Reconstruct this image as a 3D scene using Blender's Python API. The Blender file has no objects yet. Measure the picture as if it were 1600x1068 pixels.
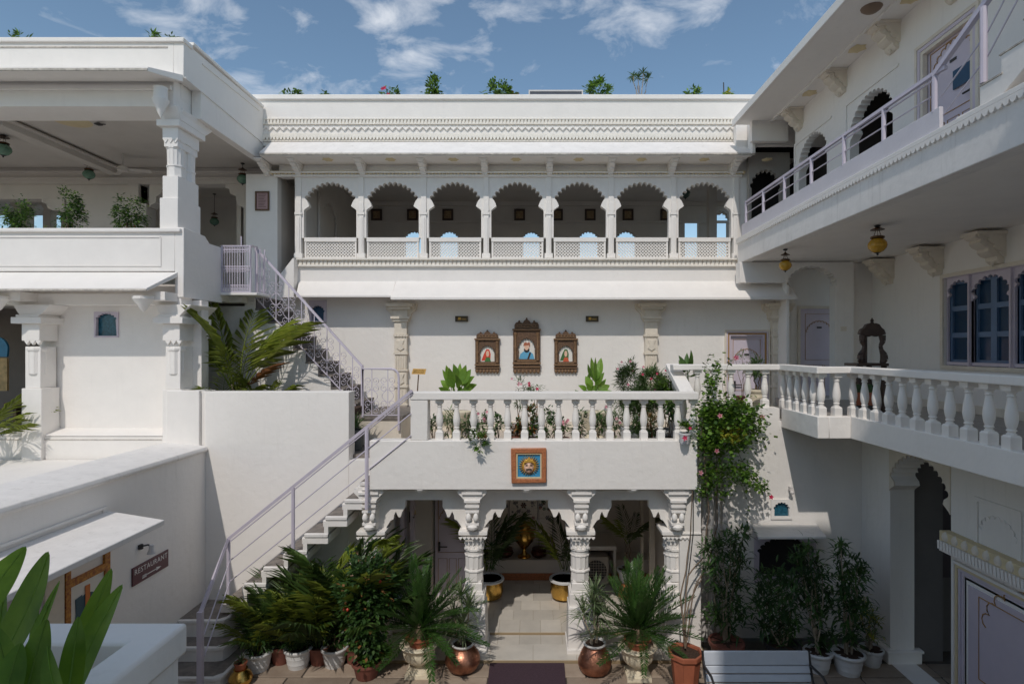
import bpy, bmesh, math, random
from mathutils import Vector, Matrix
from mathutils.geometry import tessellate_polygon
S = bpy.context.scene
COL = S.collection
R = math.radians
random.seed(7)

# ------------------------------------------------------------------ camera, world, sun, exposure
F, CX, CY = 890.0, 835.0, 545.0
cam_d = bpy.data.cameras.new("camera"); cam = bpy.data.objects.new("camera", cam_d); COL.objects.link(cam)
cam.location = (0, 0, 0); cam.rotation_euler = (R(90), 0, 0)
cam_d.sensor_width = 36.0; cam_d.lens = 36.0 * F / 1600.0
cam_d.shift_x = -(CX - 800) / 1600.0; cam_d.shift_y = (CY - 534) / 1600.0
cam_d.clip_start = 0.1; cam_d.clip_end = 2000
S.camera = cam
W = bpy.data.worlds.new("World"); S.world = W; W.use_nodes = True
wn = W.node_tree; wn.nodes.clear()
sun_dir = Vector((0.20, 0.86, -1.0)).normalized()
elev = math.asin(-sun_dir.z); az = math.atan2(-sun_dir.x, -sun_dir.y)
def wnode(t, **k):
    n = wn.nodes.new(t)
    for a, b in k.items(): setattr(n, a, b)
    return n
def wl(a, b): wn.links.new(a, b)
sky = wnode('ShaderNodeTexSky', sky_type='NISHITA', sun_disc=False, sun_elevation=elev, sun_rotation=az, altitude=500, air_density=1.0, dust_density=0.6, ozone_density=2.0)
tc = wnode('ShaderNodeTexCoord')
sep = wnode('ShaderNodeSeparateXYZ'); wl(tc.outputs['Generated'], sep.inputs[0])
# clouds live on a flat layer overhead: direction.xy / (z + 0.25)
dz = wnode('ShaderNodeMath', operation='ADD'); wl(sep.outputs['Z'], dz.inputs[0]); dz.inputs[1].default_value = 0.22
dm = wnode('ShaderNodeMath', operation='MAXIMUM'); wl(dz.outputs[0], dm.inputs[0]); dm.inputs[1].default_value = 0.06
dx = wnode('ShaderNodeMath', operation='DIVIDE'); wl(sep.outputs['X'], dx.inputs[0]); wl(dm.outputs[0], dx.inputs[1])
dy = wnode('ShaderNodeMath', operation='DIVIDE'); wl(sep.outputs['Y'], dy.inputs[0]); wl(dm.outputs[0], dy.inputs[1])
cmb = wnode('ShaderNodeCombineXYZ'); wl(dx.outputs[0], cmb.inputs[0]); wl(dy.outputs[0], cmb.inputs[1])
mp = wnode('ShaderNodeMapping'); wl(cmb.outputs[0], mp.inputs[0]); mp.inputs['Location'].default_value = (3.55, 1.2, 0.4); mp.inputs['Scale'].default_value = (1.0, 1.25, 1)
n1 = wnode('ShaderNodeTexNoise'); wl(mp.outputs[0], n1.inputs['Vector']); n1.inputs['Scale'].default_value = 6.5; n1.inputs['Detail'].default_value = 9; n1.inputs['Roughness'].default_value = 0.58; n1.inputs['Distortion'].default_value = 0.5
cr = wnode('ShaderNodeValToRGB'); 
# cloud banks: noise is lifted at each; those out of view added to brighten shade
acc = None
for (bu, bv, br, bs) in ((-.70, 1.13, .34, .16), (-.28, 1.24, .15, .20), (-.22, 1.14, .12, .12), (.10, 1.16, .30, .10), (-.60, 1.36, .18, .08), (.36, 1.1, .3, .06), (-1.6, 1.0, 1.0, .17), (1.5, .8, 1.1, .17), (0, .1, 1.0, .17), (.3, -1.4, 1.3, .17), (-1.3, -.6, 1.0, .16), (1.4, -.6, 1.0, .16), (0, 3.0, 1.2, .10)):
    ds = wnode('ShaderNodeVectorMath', operation='DISTANCE'); wl(cmb.outputs[0], ds.inputs[0]); ds.inputs[1].default_value = (bu, bv, 0)
    mr_ = wnode('ShaderNodeMapRange'); mr_.interpolation_type = 'SMOOTHSTEP'; wl(ds.outputs['Value'], mr_.inputs[0]); mr_.inputs[1].default_value = 0; mr_.inputs[2].default_value = br; mr_.inputs[3].default_value = bs; mr_.inputs[4].default_value = 0
    ad = wnode('ShaderNodeMath', operation='ADD'); wl(mr_.outputs[0], ad.inputs[0])
    if acc: wl(acc.outputs[0], ad.inputs[1])
    else: wl(n1.outputs[0], ad.inputs[1])
    acc = ad
wl(acc.outputs[0], cr.inputs[0])
cr.color_ramp.elements[0].position = 0.575; cr.color_ramp.elements[0].color = (0, 0, 0, 1)
cr.color_ramp.elements[1].position = 0.84; cr.color_ramp.elements[1].color = (1, 1, 1, 1)
cm = wnode('ShaderNodeMath', operation='MULTIPLY'); wl(cr.outputs[0], cm.inputs[0]); cm.inputs[1].default_value = 0.62
hs = wnode('ShaderNodeHueSaturation'); hs.inputs['Saturation'].default_value = 1.04; hs.inputs['Value'].default_value = 0.82; wl(sky.outputs[0], hs.inputs['Color'])
tn = wnode('ShaderNodeMixRGB', blend_type='MULTIPLY'); tn.inputs[0].default_value = 1; wl(hs.outputs[0], tn.inputs[1]); tn.inputs[2].default_value = (1.06, 1.03, .90, 1)
mx = wnode('ShaderNodeMixRGB'); wl(cm.outputs[0], mx.inputs[0]); wl(tn.outputs[0], mx.inputs[1]); mx.inputs[2].default_value = (5.6, 5.7, 5.9, 1)
bg = wnode('ShaderNodeBackground'); wl(mx.outputs[0], bg.inputs[0]); bg.inputs[1].default_value = 0.15
wo = wnode('ShaderNodeOutputWorld'); wl(bg.outputs[0], wo.inputs[0])
sd = bpy.data.lights.new("sun", 'SUN'); sd.energy = 1.72; sd.angle = R(0.7); sd.color = (1.0, 0.935, 0.86)
sun = bpy.data.objects.new("sun", sd); COL.objects.link(sun); sun.rotation_euler = sun_dir.to_track_quat('-Z', 'Y').to_euler(); sun.location = (-3, -12, 15)
S.view_settings.view_transform = 'Standard'; S.view_settings.look = 'None'; S.view_settings.gamma = 1; S.view_settings.use_curve_mapping = False
S.view_settings.exposure = 0.22
S.render.engine = 'CYCLES'
S.cycles.max_bounces = 12; S.cycles.diffuse_bounces = 9

# ------------------------------------------------------------------ helpers
G = -4.56           # courtyard floor, camera height is the origin
def X(px, Y): return (px - CX) / F * Y
def Z(py, Y): return (CY - py) / F * Y
def P(px, py, Y): return Vector((X(px, Y), Y, Z(py, Y)))

class MB:
    def __init__(s): s.v = []; s.f = []; s.m = []
    def add(s, vs, fs, m=0):
        o = len(s.v); s.v += [tuple(q) for q in vs]
        for q in fs: s.f.append([i + o for i in q]); s.m.append(m)
    def box(s, x0, x1, y0, y1, z0, z1, m=0):
        s.add([(x0,y0,z0),(x1,y0,z0),(x1,y1,z0),(x0,y1,z0),(x0,y0,z1),(x1,y0,z1),(x1,y1,z1),(x0,y1,z1)],
              [(0,3,2,1),(4,5,6,7),(0,1,5,4),(1,2,6,5),(2,3,7,6),(3,0,4,7)], m); return s
    def hexa(s, p, m=0):
        s.add(p, [(0,3,2,1),(4,5,6,7),(0,1,5,4),(1,2,6,5),(2,3,7,6),(3,0,4,7)], m); return s
    def prism(s, outer, axis, a, b, holes=(), m=0):
        loops = [list(outer)] + [list(h) for h in holes]
        tri = tessellate_polygon([[Vector((u, v, 0)) for u, v in l] for l in loops])
        fl = [p for l in loops for p in l]; n = len(fl)
        def mp3(u, v, w): return (u, w, v) if axis == 'y' else ((w, u, v) if axis == 'x' else (u, v, w))
        vs = [mp3(u, v, a) for u, v in fl] + [mp3(u, v, b) for u, v in fl]
        fs = [tuple(t) for t in tri] + [tuple(i + n for i in reversed(t)) for t in tri]
        o = 0
        for l in loops:
            k = len(l)
            for i in range(k):
                j = (i + 1) % k; fs.append((o + i, o + j, o + j + n, o + i + n))
            o += k
        s.add(vs, fs, m); return s
    def lathe(s, c, prof, n=16, m=0, sx=1, sy=1, rot=0, flute=0):
        vs = []
        for r, z in prof:
            for i in range(n):
                a = rot + 2 * math.pi * i / n; rr = r * (1 - flute * (i % 2))
                vs.append((c[0] + rr * math.cos(a) * sx, c[1] + rr * math.sin(a) * sy, c[2] + z))
        fs = []
        for k in range(len(prof) - 1):
            for i in range(n):
                j = (i + 1) % n; fs.append((k*n+i, k*n+j, (k+1)*n+j, (k+1)*n+i))
        fs.append(tuple(range(n-1, -1, -1))); fs.append(tuple((len(prof)-1)*n + i for i in range(n)))
        s.add(vs, fs, m); return s
    def tube(s, pts, r, n=6, m=0, r1=None, closed=False):
        pts = [Vector(p) for p in pts]; k = len(pts); vs = []; fs = []
        up = Vector((0.01, 0.02, 1))
        for i, p in enumerate(pts):
            if closed: t = pts[(i+1) % k] - pts[i-1]
            else: t = pts[min(i+1, k-1)] - pts[max(i-1, 0)]
            if t.length < 1e-9: t = Vector((0,0,1))
            t.normalize(); u = up if abs(t.dot(up.normalized())) < .95 else Vector((1, .03, 0))
            a = t.cross(u).normalized(); b = t.cross(a).normalized()
            rr = r if r1 is None else r + (r1 - r) * i / max(k-1, 1)
            for q in range(n):
                w = 2 * math.pi * q / n + math.pi / 4
                vs.append(p + a * math.cos(w) * rr + b * math.sin(w) * rr)
        for i in range(k if closed else k - 1):
            i2 = (i + 1) % k
            for q in range(n):
                j = (q + 1) % n; fs.append((i*n+q, i*n+j, i2*n+j, i2*n+q))
        if not closed: fs.append(tuple(range(n-1, -1, -1))); fs.append(tuple((k-1)*n + q for q in range(n)))
        s.add(vs, fs, m); return s
    def mesh(s, name, mats, sharp=35):
        me = bpy.data.meshes.new(name); me.from_pydata(s.v, [], s.f)
        for q in (mats if isinstance(mats, (list, tuple)) else [mats]): me.materials.append(q)
        if any(s.m): me.polygons.foreach_set('material_index', s.m)
        return me
def fix(me, sharp=35):
    bm = bmesh.new(); bm.from_mesh(me); bmesh.ops.recalc_face_normals(bm, faces=bm.faces); bm.to_mesh(me); bm.free()
    me.shade_smooth(); me.set_sharp_from_angle(angle=R(sharp)); me.update()
def off(o):
    v = Vector((0,0,0))
    while o: v += o.location; o = o.parent
    return v
def part(name, mb, mats, parent=None, world=True, bev=0, kind=None, label=None, closed=True, loc=None, rot=None):
    me = mb.mesh(name, mats) if isinstance(mb, MB) else mb
    if isinstance(mb, MB) and closed: fix(me)
    o = bpy.data.objects.new(name, me); COL.objects.link(o)
    if parent:
        if world and loc is None: o.location = -off(parent)
        o.parent = parent
    if loc is not None: o.location = loc
    if rot is not None: o.rotation_euler = rot
    if bev:
        b = o.modifiers.new("bevel", 'BEVEL'); b.width = bev; b.segments = 2; b.limit_method = 'ANGLE'; b.angle_limit = R(40)
    if kind: o['kind'] = kind
    if label: o['label'] = label
    return o
def thing(name, label, cat, loc=(0,0,0), group=None, rz=0):
    o = bpy.data.objects.new(name, None); COL.objects.link(o); o.empty_display_size = .1
    o.location = loc; o.rotation_euler = (0, 0, rz); o['label'] = label; o['category'] = cat
    if group: o['group'] = group
    return o
def tag(o, label, cat, group=None):
    o['label'] = label; o['category'] = cat
    if group: o['group'] = group
    return o
def struct(name, mb, mats, parent=None, bev=0):
    o = part(name, mb, mats, parent, bev=bev)
    if not parent: o['kind'] = 'structure'
    return o
def kids(o, cache={}): return [c for c in bpy.data.objects if c.parent == o]
def dup(root, loc, rz=None, label=None, group=None, scale=None):
    r = root.copy(); COL.objects.link(r); r.location = loc
    if rz is not None: r.rotation_euler = (0, 0, rz)
    if scale: r.scale = (scale, scale, scale) if not isinstance(scale, tuple) else scale
    if label: r['label'] = label
    if group: r['group'] = group
    for ch in root.children:
        c = ch.copy(); COL.objects.link(c); c.parent = r
        for g in ch.children:
            d = g.copy(); COL.objects.link(d); d.parent = c
    return r

# ------------------------------------------------------------------ materials
def M(name, col, rough=.7, var=.08, scale=2.5, bump=.15, bscale=30, metal=0, col2=None, stain=0, stain_col=(.35,.33,.3), emit=0, transl=0, alpha=1, wave=0, objrand=0, trans=0, coat=0, bdist=.004):
    m = bpy.data.materials.new(name); m.use_nodes = True; nt = m.node_tree; N = nt.nodes; L = nt.links
    b = N['Principled BSDF']; b.inputs['Roughness'].default_value = rough; b.inputs['Metallic'].default_value = metal
    if coat: b.inputs['Coat Weight'].default_value = coat
    if trans: b.inputs['Transmission Weight'].default_value = trans
    geo = N.new('ShaderNodeNewGeometry')
    n1 = N.new('ShaderNodeTexNoise'); n1.inputs['Scale'].default_value = scale; n1.inputs['Detail'].default_value = 6; n1.inputs['Roughness'].default_value = .6
    L.new(geo.outputs['Position'], n1.inputs['Vector'])
    rmp = N.new('ShaderNodeMapRange'); rmp.inputs[1].default_value = .3; rmp.inputs[2].default_value = .7; L.new(n1.outputs[0], rmp.inputs[0])
    mix = N.new('ShaderNodeMixRGB'); L.new(rmp.outputs[0], mix.inputs[0])
    c2 = col2 or tuple(min(1, c * (1 + var)) for c in col); c1 = col if col2 else tuple(c * (1 - var) for c in col)
    mix.inputs[1].default_value = (*c1, 1); mix.inputs[2].default_value = (*c2, 1)
    out = mix.outputs[0]
    if stain:
        mpp = N.new('ShaderNodeMapping'); mpp.inputs['Scale'].default_value = (9, 9, .9); L.new(geo.outputs['Position'], mpp.inputs[0])
        n2 = N.new('ShaderNodeTexNoise'); n2.inputs['Scale'].default_value = 1.0; n2.inputs['Detail'].default_value = 8; n2.inputs['Roughness'].default_value = .7; L.new(mpp.outputs[0], n2.inputs['Vector'])
        r2 = N.new('ShaderNodeMapRange'); r2.inputs[1].default_value = .56; r2.inputs[2].default_value = .85; r2.inputs[4].default_value = stain; L.new(n2.outputs[0], r2.inputs[0])
        mx2 = N.new('ShaderNodeMixRGB'); L.new(r2.outputs[0], mx2.inputs[0]); L.new(out, mx2.inputs[1]); mx2.inputs[2].default_value = (*stain_col, 1); out = mx2.outputs[0]
    if objrand:
        oi = N.new('ShaderNodeObjectInfo'); h = N.new('ShaderNodeHueSaturation')
        mr = N.new('ShaderNodeMapRange'); mr.inputs[3].default_value = 1 - objrand; mr.inputs[4].default_value = 1 + objrand
        L.new(oi.outputs['Random'], mr.inputs[0]); L.new(mr.outputs[0], h.inputs['Value']); L.new(out, h.inputs['Color']); out = h.outputs[0]
    L.new(out, b.inputs['Base Color'])
    if bump:
        n3 = N.new('ShaderNodeTexNoise'); n3.inputs['Scale'].default_value = bscale; n3.inputs['Detail'].default_value = 5; L.new(geo.outputs['Position'], n3.inputs['Vector'])
        bp = N.new('ShaderNodeBump'); bp.inputs['Strength'].default_value = min(1, bump * 2.2); bp.inputs['Distance'].default_value = bdist
        L.new(n3.outputs[0], bp.inputs['Height']); L.new(bp.outputs[0], b.inputs['Normal'])
    if emit: b.inputs['Emission Color'].default_value = (*col, 1); b.inputs['Emission Strength'].default_value = emit
    if transl:
        o = N['Material Output']; tr = N.new('ShaderNodeBsdfTranslucent'); ms = N.new('ShaderNodeMixShader'); ms.inputs[0].default_value = transl
        hh = N.new('ShaderNodeHueSaturation'); hh.inputs['Value'].default_value = 1.5; hh.inputs['Hue'].default_value = .485; L.new(out, hh.inputs['Color']); L.new(hh.outputs[0], tr.inputs[0])
        L.new(b.outputs[0], ms.inputs[1]); L.new(tr.outputs[0], ms.inputs[2]); L.new(ms.outputs[0], o.inputs[0])
    return m
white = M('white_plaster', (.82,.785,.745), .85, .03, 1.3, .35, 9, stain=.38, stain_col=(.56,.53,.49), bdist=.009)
white2 = M('white_limewash', (.82,.785,.745), .8, .03, 3, .25, 22, stain=.20, stain_col=(.56,.53,.49))
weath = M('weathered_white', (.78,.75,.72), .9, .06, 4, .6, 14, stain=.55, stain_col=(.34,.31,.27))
cream = M('cream_stone', (.72,.65,.55), .8, .06, 8, .5, 45)
creamf = M('cream_frieze', (.80,.755,.68), .8, .05, 8, .4, 45)
creamd = M('yellow_cream', (.66,.55,.34), .8, .06, 8, .4, 45)
grey_edge = M('stained_edge', (.50,.46,.41), .95, .3, 14, .8, 30)
lav = M('lavender_metal', (.58,.53,.61), .4, .05, 5, .05, 60)
lavd = M('lavender_door', (.60,.53,.60), .5, .04, 3, .1, 50, objrand=.03)
goldline = M('gold_line', (.40,.22,.07), .5, .1, 5, .1)
stone = M('dark_tread_stone', (.20,.175,.155), .8, .3, 9, .5, 40)
riser = M('dark_riser_stone', (.11,.10,.098), .8, .25, 9, .5, 40)
marble = M('marble_tile', (.60,.56,.50), .35, .10, 3, .05, 40, objrand=.12)
paver = M('courtyard_stone', (.27,.205,.155), .75, .3, 4, .5, 30, col2=(.36,.29,.225), objrand=.2)
joint = M('dark_joint', (.10,.085,.07), .9, .2, 10, .3)
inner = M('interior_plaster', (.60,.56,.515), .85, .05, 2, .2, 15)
dark = M('recess_shade', (.035,.032,.032), .9, .1, 3, .1)  # near-black backing: the shade of unlit openings is put into the colour
wood = M('dark_wood', (.05,.028,.02), .5, .3, 12, .6, 60)
carved = M('carved_wood', (.12,.065,.034), .6, .4, 40, .9, 120)
carved2 = M('carved_wood_light', (.21,.12,.06), .6, .3, 40, .9, 120)
frame_red = M('terracotta_frame', (.42,.15,.06), .5, .3, 50, .8, 90)
blue = M('painted_blue', (.035,.10,.19), .45, .15, 3, .1)
bluem = M('mid_blue_paint', (.12,.19,.31), .45, .1, 3, .1)
teal = M('teal_pane', (.02,.10,.15), .25, .5, 30, .3, 40)
glassd = M('dark_window_glass', (.018,.05,.10), .08, .1, 3, 0)
skyb = M('bright_blue', (.05,.28,.52), .4, .1, 6, .1)
gold = M('gold_paint', (.72,.42,.08), .35, .25, 30, .5, 80, metal=.35)
brass = M('brass', (.62,.38,.10), .25, .2, 8, .35, 18, metal=1)
copper = M('copper', (.40,.19,.125), .42, .35, 9, .5, 22, metal=1)
terra = M('terracotta', (.37,.115,.06), .65, .15, 6, .25, 40)
terrad = M('terracotta_old', (.20,.07,.05), .7, .2, 6, .25, 40)
potw = M('white_plastic_pot', (.62,.62,.62), .5, .08, 7, .1, 30, stain=.3)
urnc = M('cream_urn', (.74,.66,.50), .7, .10, 10, .3, 40, stain=.3, stain_col=(.4,.33,.22))
soil = M('soil', (.055,.03,.018), .95, .4, 40, 1, 60, bdist=.02)
mat_m = M('doormat', (.055,.03,.042), 1, .2, 60, .9, 300)
amber = M('amber_glass', (.62,.34,.03), .15, .15, 8, 0, trans=.25)
green_gl = M('green_glass', (.16,.30,.21), .2, .15, 8, 0, trans=.25)
iron = M('dark_iron', (.03,.028,.028), .5, .2, 8, .2)
maroon = M('maroon_sign', (.085,.018,.03), .4, .15, 6, .1)
letter = M('sign_white', (.75,.72,.70), .5, .03)
bench_m = M('bench_paint', (.50,.53,.58), .4, .05, 6, .08)
bark = M('stem_bark', (.17,.12,.08), .8, .3, 20, .5)
barkg = M('pale_stem', (.34,.28,.21), .8, .3, 20, .5)
red = M('red_paint', (.42,.05,.03), .5, .2, 20, .2)
skin = M('painted_skin', (.78,.50,.36), .5, .15, 40, .2)
paper = M('painted_paper', (.75,.72,.66), .5, .05)
ygreen = M('yellow_sign', (.70,.42,.12), .5, .2, 30, .2)
pipe_m = M('drain_pipe', (.62,.59,.57), .5, .06, 5, .1)
def leafm(n, c, c2, tr=.25, rough=.45, orr=.25, sc=9): return M(n, c, rough, 0, sc, .08, 60, col2=c2, transl=tr, objrand=orr)
lf_dark = leafm('leaf_dark', (.020,.055,.016), (.050,.105,.026))
lf_mid = leafm('leaf_mid', (.035,.085,.018), (.085,.17,.035))
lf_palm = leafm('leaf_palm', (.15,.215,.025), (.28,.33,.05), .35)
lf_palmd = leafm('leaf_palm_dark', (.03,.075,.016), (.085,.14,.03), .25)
lf_bright = leafm('leaf_bright', (.11,.24,.03), (.20,.34,.05), .35)
lf_yellow = leafm('leaf_yellow', (.35,.36,.04), (.48,.45,.07), .35)
lf_brown = leafm('leaf_brown', (.22,.10,.04), (.34,.17,.06), .25)
lf_cycad = leafm('leaf_cycad', (.022,.065,.014), (.065,.135,.028), .2, .3)
lf_var = leafm('leaf_variegated', (.10,.16,.07), (.26,.32,.16), .2)
lf_canna = leafm('leaf_canna', (.06,.145,.015), (.14,.26,.028), .45, .28, .25, 7)
lf_olive = leafm('leaf_oleander', (.08,.14,.045), (.16,.23,.09), .25)
pink = leafm('petal_pink', (.62,.18,.26), (.75,.42,.45), .3)
crim = leafm('petal_crimson', (.50,.02,.07), (.62,.06,.12), .3)
# ------------------------------------------------------------------ shape helpers for the architecture
def cusp(cx, z0, hw, n=12, a0=24, depth=1.0, tooth=True, top=None, k=5):
    """outline of a cusped arch from left spring to right spring; z0 = spring height"""
    pts = []
    if tooth: pts += [(-1, 0), (-.97, .05), (-.80, .17), (-.83, .27)]
    Rr = .98 if tooth else 1.0
    sq = 1.0 if top is None else top / (hw * Rr)
    A0, A1 = math.radians(180 - a0), math.radians(a0)
    for i in range(n):
        t0 = A0 + (A1 - A0) * i / n; t1 = A0 + (A1 - A0) * (i + 1) / n
        p0 = Vector((math.cos(t0), math.sin(t0))) * Rr; p1 = Vector((math.cos(t1), math.sin(t1))) * Rr
        c = (p0 + p1) / 2; d = (p0 - p1) / 2; nrm = Vector((c.x, c.y)).normalized() * d.length * depth
        for q in range(k + (1 if i == n - 1 else 0)):
            w = math.pi * q / k
            pts.append(tuple(c + d * math.cos(w) + nrm * math.sin(w)))
    if tooth: pts += [(.83, .27), (.80, .17), (.97, .05), (1, 0)]
    return [(cx + x * hw, z0 + y * hw * sq) for x, y in pts]
def hole(cx, zb, z0, hw, **k): return [(cx - hw, zb)] + cusp(cx, z0, hw, **k) + [(cx + hw, zb)]
def notch_panel(x0, x1, zb, zt, cx, z0, hw, **k):
    return [(x0, zt), (x0, zb), (cx - hw, zb)] + cusp(cx, z0, hw, **k) + [(cx + hw, zb), (x1, zb), (x1, zt)]
def frieze(x0, x1, y, z0, z1, d=.03, step=.055, style=0, axis='x'):
    """row of small carved leaves along x (axis x, facing -y) or along y (axis y, facing -x)"""
    mb = MB(); n = max(1, int((x1 - x0) / step)); s = (x1 - x0) / n; h = z1 - z0
    for i in range(n):
        a = x0 + i * s; b = a + s
        if style == 0: poly = [(a, z1), (a, z1 - h*.35), (a + s*.25, z0 + h*.12), (a + s*.5, z0), (a + s*.75, z0 + h*.12), (b, z1 - h*.35), (b, z1)]
        elif style == 1: poly = [(a, z0 + h*.1), (a + s*.5, z0 + h*.75), (b, z0 + h*.1), (b, z0 + h*.35), (a + s*.5, z1), (a, z0 + h*.35)]
        else: poly = [(a + s*.1, z0), (a + s*.8, z0), (a + s*.9, z1), (a + s*.3, z1)]
        mb.prism(poly, 'y' if axis == 'x' else 'x', y - d, y)
    return mb
def corbel(w, dpt, h, n=7):
    """carved bracket, local: back plane y=0, projects to -y, top z=0, hangs to -h; stepped and scrolled"""
    mb = MB()
    prof = [(0,0),(-dpt,0),(-dpt,-.16*h),(-dpt*.92,-.22*h),(-dpt*.80,-.24*h),(-dpt*.84,-.34*h),(-dpt*.72,-.46*h),(-dpt*.55,-.52*h),(-dpt*.56,-.62*h),(-dpt*.42,-.74*h),(-dpt*.26,-.78*h),(-dpt*.24,-.90*h),(-dpt*.10,-h),(0,-h)]
    mb.prism([(y, z) for y, z in prof], 'x', -w*.32, w*.32)
    mb.box(-w*.5, w*.5, -dpt*1.04, 0, -.09*h, .0)
    mb.box(-w*.42, w*.42, -dpt*.93, 0, -.17*h, -.09*h)
    for sx in (-1, 1):
        mb.prism([(y*.72, z*.8) for y, z in prof], 'x', sx*w*.32, sx*w*.43)
        mb.lathe((sx*w*.28, -dpt*.62, -.30*h), [(.001,-.16*h),(.05*w+.01,-.10*h),(.10*w,-.02*h),(.05*w,.04*h)], 6)
    mb.lathe((0, -dpt*.20, -.95*h), [(.001,-.14*h),(.07*w,-.06*h),(.10*w,.02*h),(.05*w,.08*h)], 8)
    mb.lathe((0, -dpt*.78, -.24*h), [(.001,-.15*h),(.06*w,-.08*h),(.11*w,0),(.06*w,.05*h)], 8)
    return mb
def column_mb(c, w, h, capw, sections=True):
    """carved pillar, base at c"""
    mb = MB(); x, y, z = c; q = w / 2
    mb.box(x-q*1.25, x+q*1.25, y-q*1.25, y+q*1.25, z, z+.16*h)
    mb.box(x-q*1.12, x+q*1.12, y-q*1.12, y+q*1.12, z+.16*h, z+.19*h)
    mb.lathe((x, y, z+.19*h), [(q*1.36,0),(q*1.36,.10*h),(q*1.20,.115*h),(q*1.20,.13*h)], 4, rot=math.pi/4)
    mb.lathe((x, y, z+.32*h), [(q*1.06,0),(q*1.06,.12*h),(q*1.16,.125*h),(q*1.16,.145*h),(q*.98,.15*h),(q*.98,.17*h)], 8, rot=math.pi/8)
    mb.lathe((x, y, z+.49*h), [(q*1.0,0),(q*1.02,.16*h),(q*1.12,.165*h),(q*1.12,.18*h)], 24, flute=.09)
    mb.lathe((x, y, z+.67*h), [(q*.98,0),(q*.98,.05*h),(q*1.12,.06*h),(q*1.12,.09*h)], 16)
    mb.lathe((x, y, z+.76*h), [(q*1.30,0),(q*1.30,.13*h)], 4, rot=math.pi/4)
    for k in range(4):
        a = k * math.pi / 2
        for t in (-.5, 0, .5):
            dx, dy = math.cos(a)*q*.93, math.sin(a)*q*.93; px, py = -math.sin(a)*t*q, math.cos(a)*t*q
            mb.lathe((x+dx+px, y+dy+py, z+.745*h), [(.002,-.02*h),(q*.17,.0),(q*.18,.03*h),(q*.1,.05*h)], 6)
            mb.lathe((x+dx+px, y+dy+py, z+.82*h), [(.002,-.03*h),(q*.15,.0),(q*.15,.02*h),(q*.02,.045*h)], 6)
    mb.lathe((x, y, z+.89*h), [(q*1.2,0),(q*1.25,.03*h),(q*1.75,.05*h),(q*1.75,.085*h),(q*1.6,.09*h),(q*1.6,.11*h)], 4, rot=math.pi/4)
    return mb
def stone_column_parts(parent, x, yf, z0, z1, w, m, d=.12):
    """half engaged carved cream column on a wall at yf (wall face), separate shaft and capital"""
    h = z1 - z0; q = w/2; mb = MB()
    mb.box(x-q*1.15, x+q*1.15, yf-d*1.1, yf, z0, z0+.14*h)
    for a, b, s in ((.14,.20,1.0),(.20,.215,1.1),(.215,.34,.92),(.34,.36,1.12),(.36,.47,.95),(.47,.485,1.12),(.485,.60,.9),(.60,.62,1.1),(.62,.74,.98),(.74,.76,1.15),(.76,.86,.98)):
        mb.box(x-q*s, x+q*s, yf-d*s, yf, z0+a*h, z0+b*h)
    for a, b, n in ((.225,.33,4),(.49,.59,5)):
        for i in range(n):
            u = x - q*.7 + 1.4*q*i/(n-1); mb.box(u-.012, u+.012, yf-d*.92-.012, yf-d*.8, z0+a*h, z0+b*h)
    for zc in (.415,.68):
        mb.prism([(x-q*.6, z0+(zc-.03)*h),(x, z0+(zc-.05)*h),(x+q*.6, z0+(zc-.03)*h),(x+q*.35, z0+zc*h),(x+q*.6, z0+(zc+.035)*h),(x-q*.6, z0+(zc+.035)*h),(x-q*.35, z0+zc*h)], 'y', yf-d-.018, yf-d*.8)
    for i in range(4):
        mb.prism([(x-q+q*.5*i, z0+.76*h),(x-q+q*.5*(i+.5), z0+.735*h),(x-q+q*.5*(i+1), z0+.76*h)], 'y', yf-d*1.2, yf-d)
    part('column_shaft', mb, m, parent, bev=.004)
    mb = MB()
    for a, b, s in ((.86,.88,1.25),(.88,.90,1.5),(.90,.955,1.15),(.955,.975,1.7),(.975,1.0,2.1)):
        mb.box(x-q*s, x+q*s, yf-d*s, yf, z0+a*h, z0+b*h)
    for sx in (-1, 1):
        mb.prism([(x+sx*q*1.1, z0+.88*h),(x+sx*q*1.5, z0+.90*h),(x+sx*q*1.7, z0+.93*h),(x+sx*q*2.3, z0+.95*h),(x+sx*q*2.5, z0+h),(x+sx*q*1.1, z0+h)], 'y', yf-d*.8, yf)
    part('column_capital', mb, m, parent, bev=.004)
def scroll_pts(c, r, turns, a0, d, n=14):
    return [(c[0] + d * r * (1 - .75*i/n) * math.cos(a0 + d*0 + turns*2*math.pi*i/n), c[1] + r * (1 - .75*i/n) * math.sin(a0 + turns*2*math.pi*i/n)) for i in range(n+1)]

# ================================================================== THE GROUND
mb = MB(); mb.box(-400, 400, -400, 400, G-.6, G-.06); struct('ground', mb, joint)
gp = MB(); gp.box(-5.2, 8.5, 4.5, 8.9, G-.05, G-.012); pav = struct('courtyard_pavement', gp, joint)
rows = [4.55, 5.2, 5.85, 6.45, 7.0, 7.5, 7.92, 8.28]
for r in range(len(rows)-1):
    x = -5.15 + random.random()*.3; prev = -5.19
    while x < 8.4:
        x2 = min(8.45, x + random.uniform(.65, 1.15))
        h = random.uniform(-.004, .005)
        mbp = MB(); mbp.box(prev+.012, x2-.012, rows[r]+.012, rows[r+1]-.012, G-.03, G+h)
        if rows[r+1] > 6.9: part('paving_stone', mbp, paver, pav, bev=.006)
        else: part('paving_stone', mbp, paver, pav)
        prev = x = x2
mb = MB(); mb.box(-5.2, -2.55, 8.38, 8.98, G, G+.03); struct('raised_kerb', mb, joint)

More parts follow.
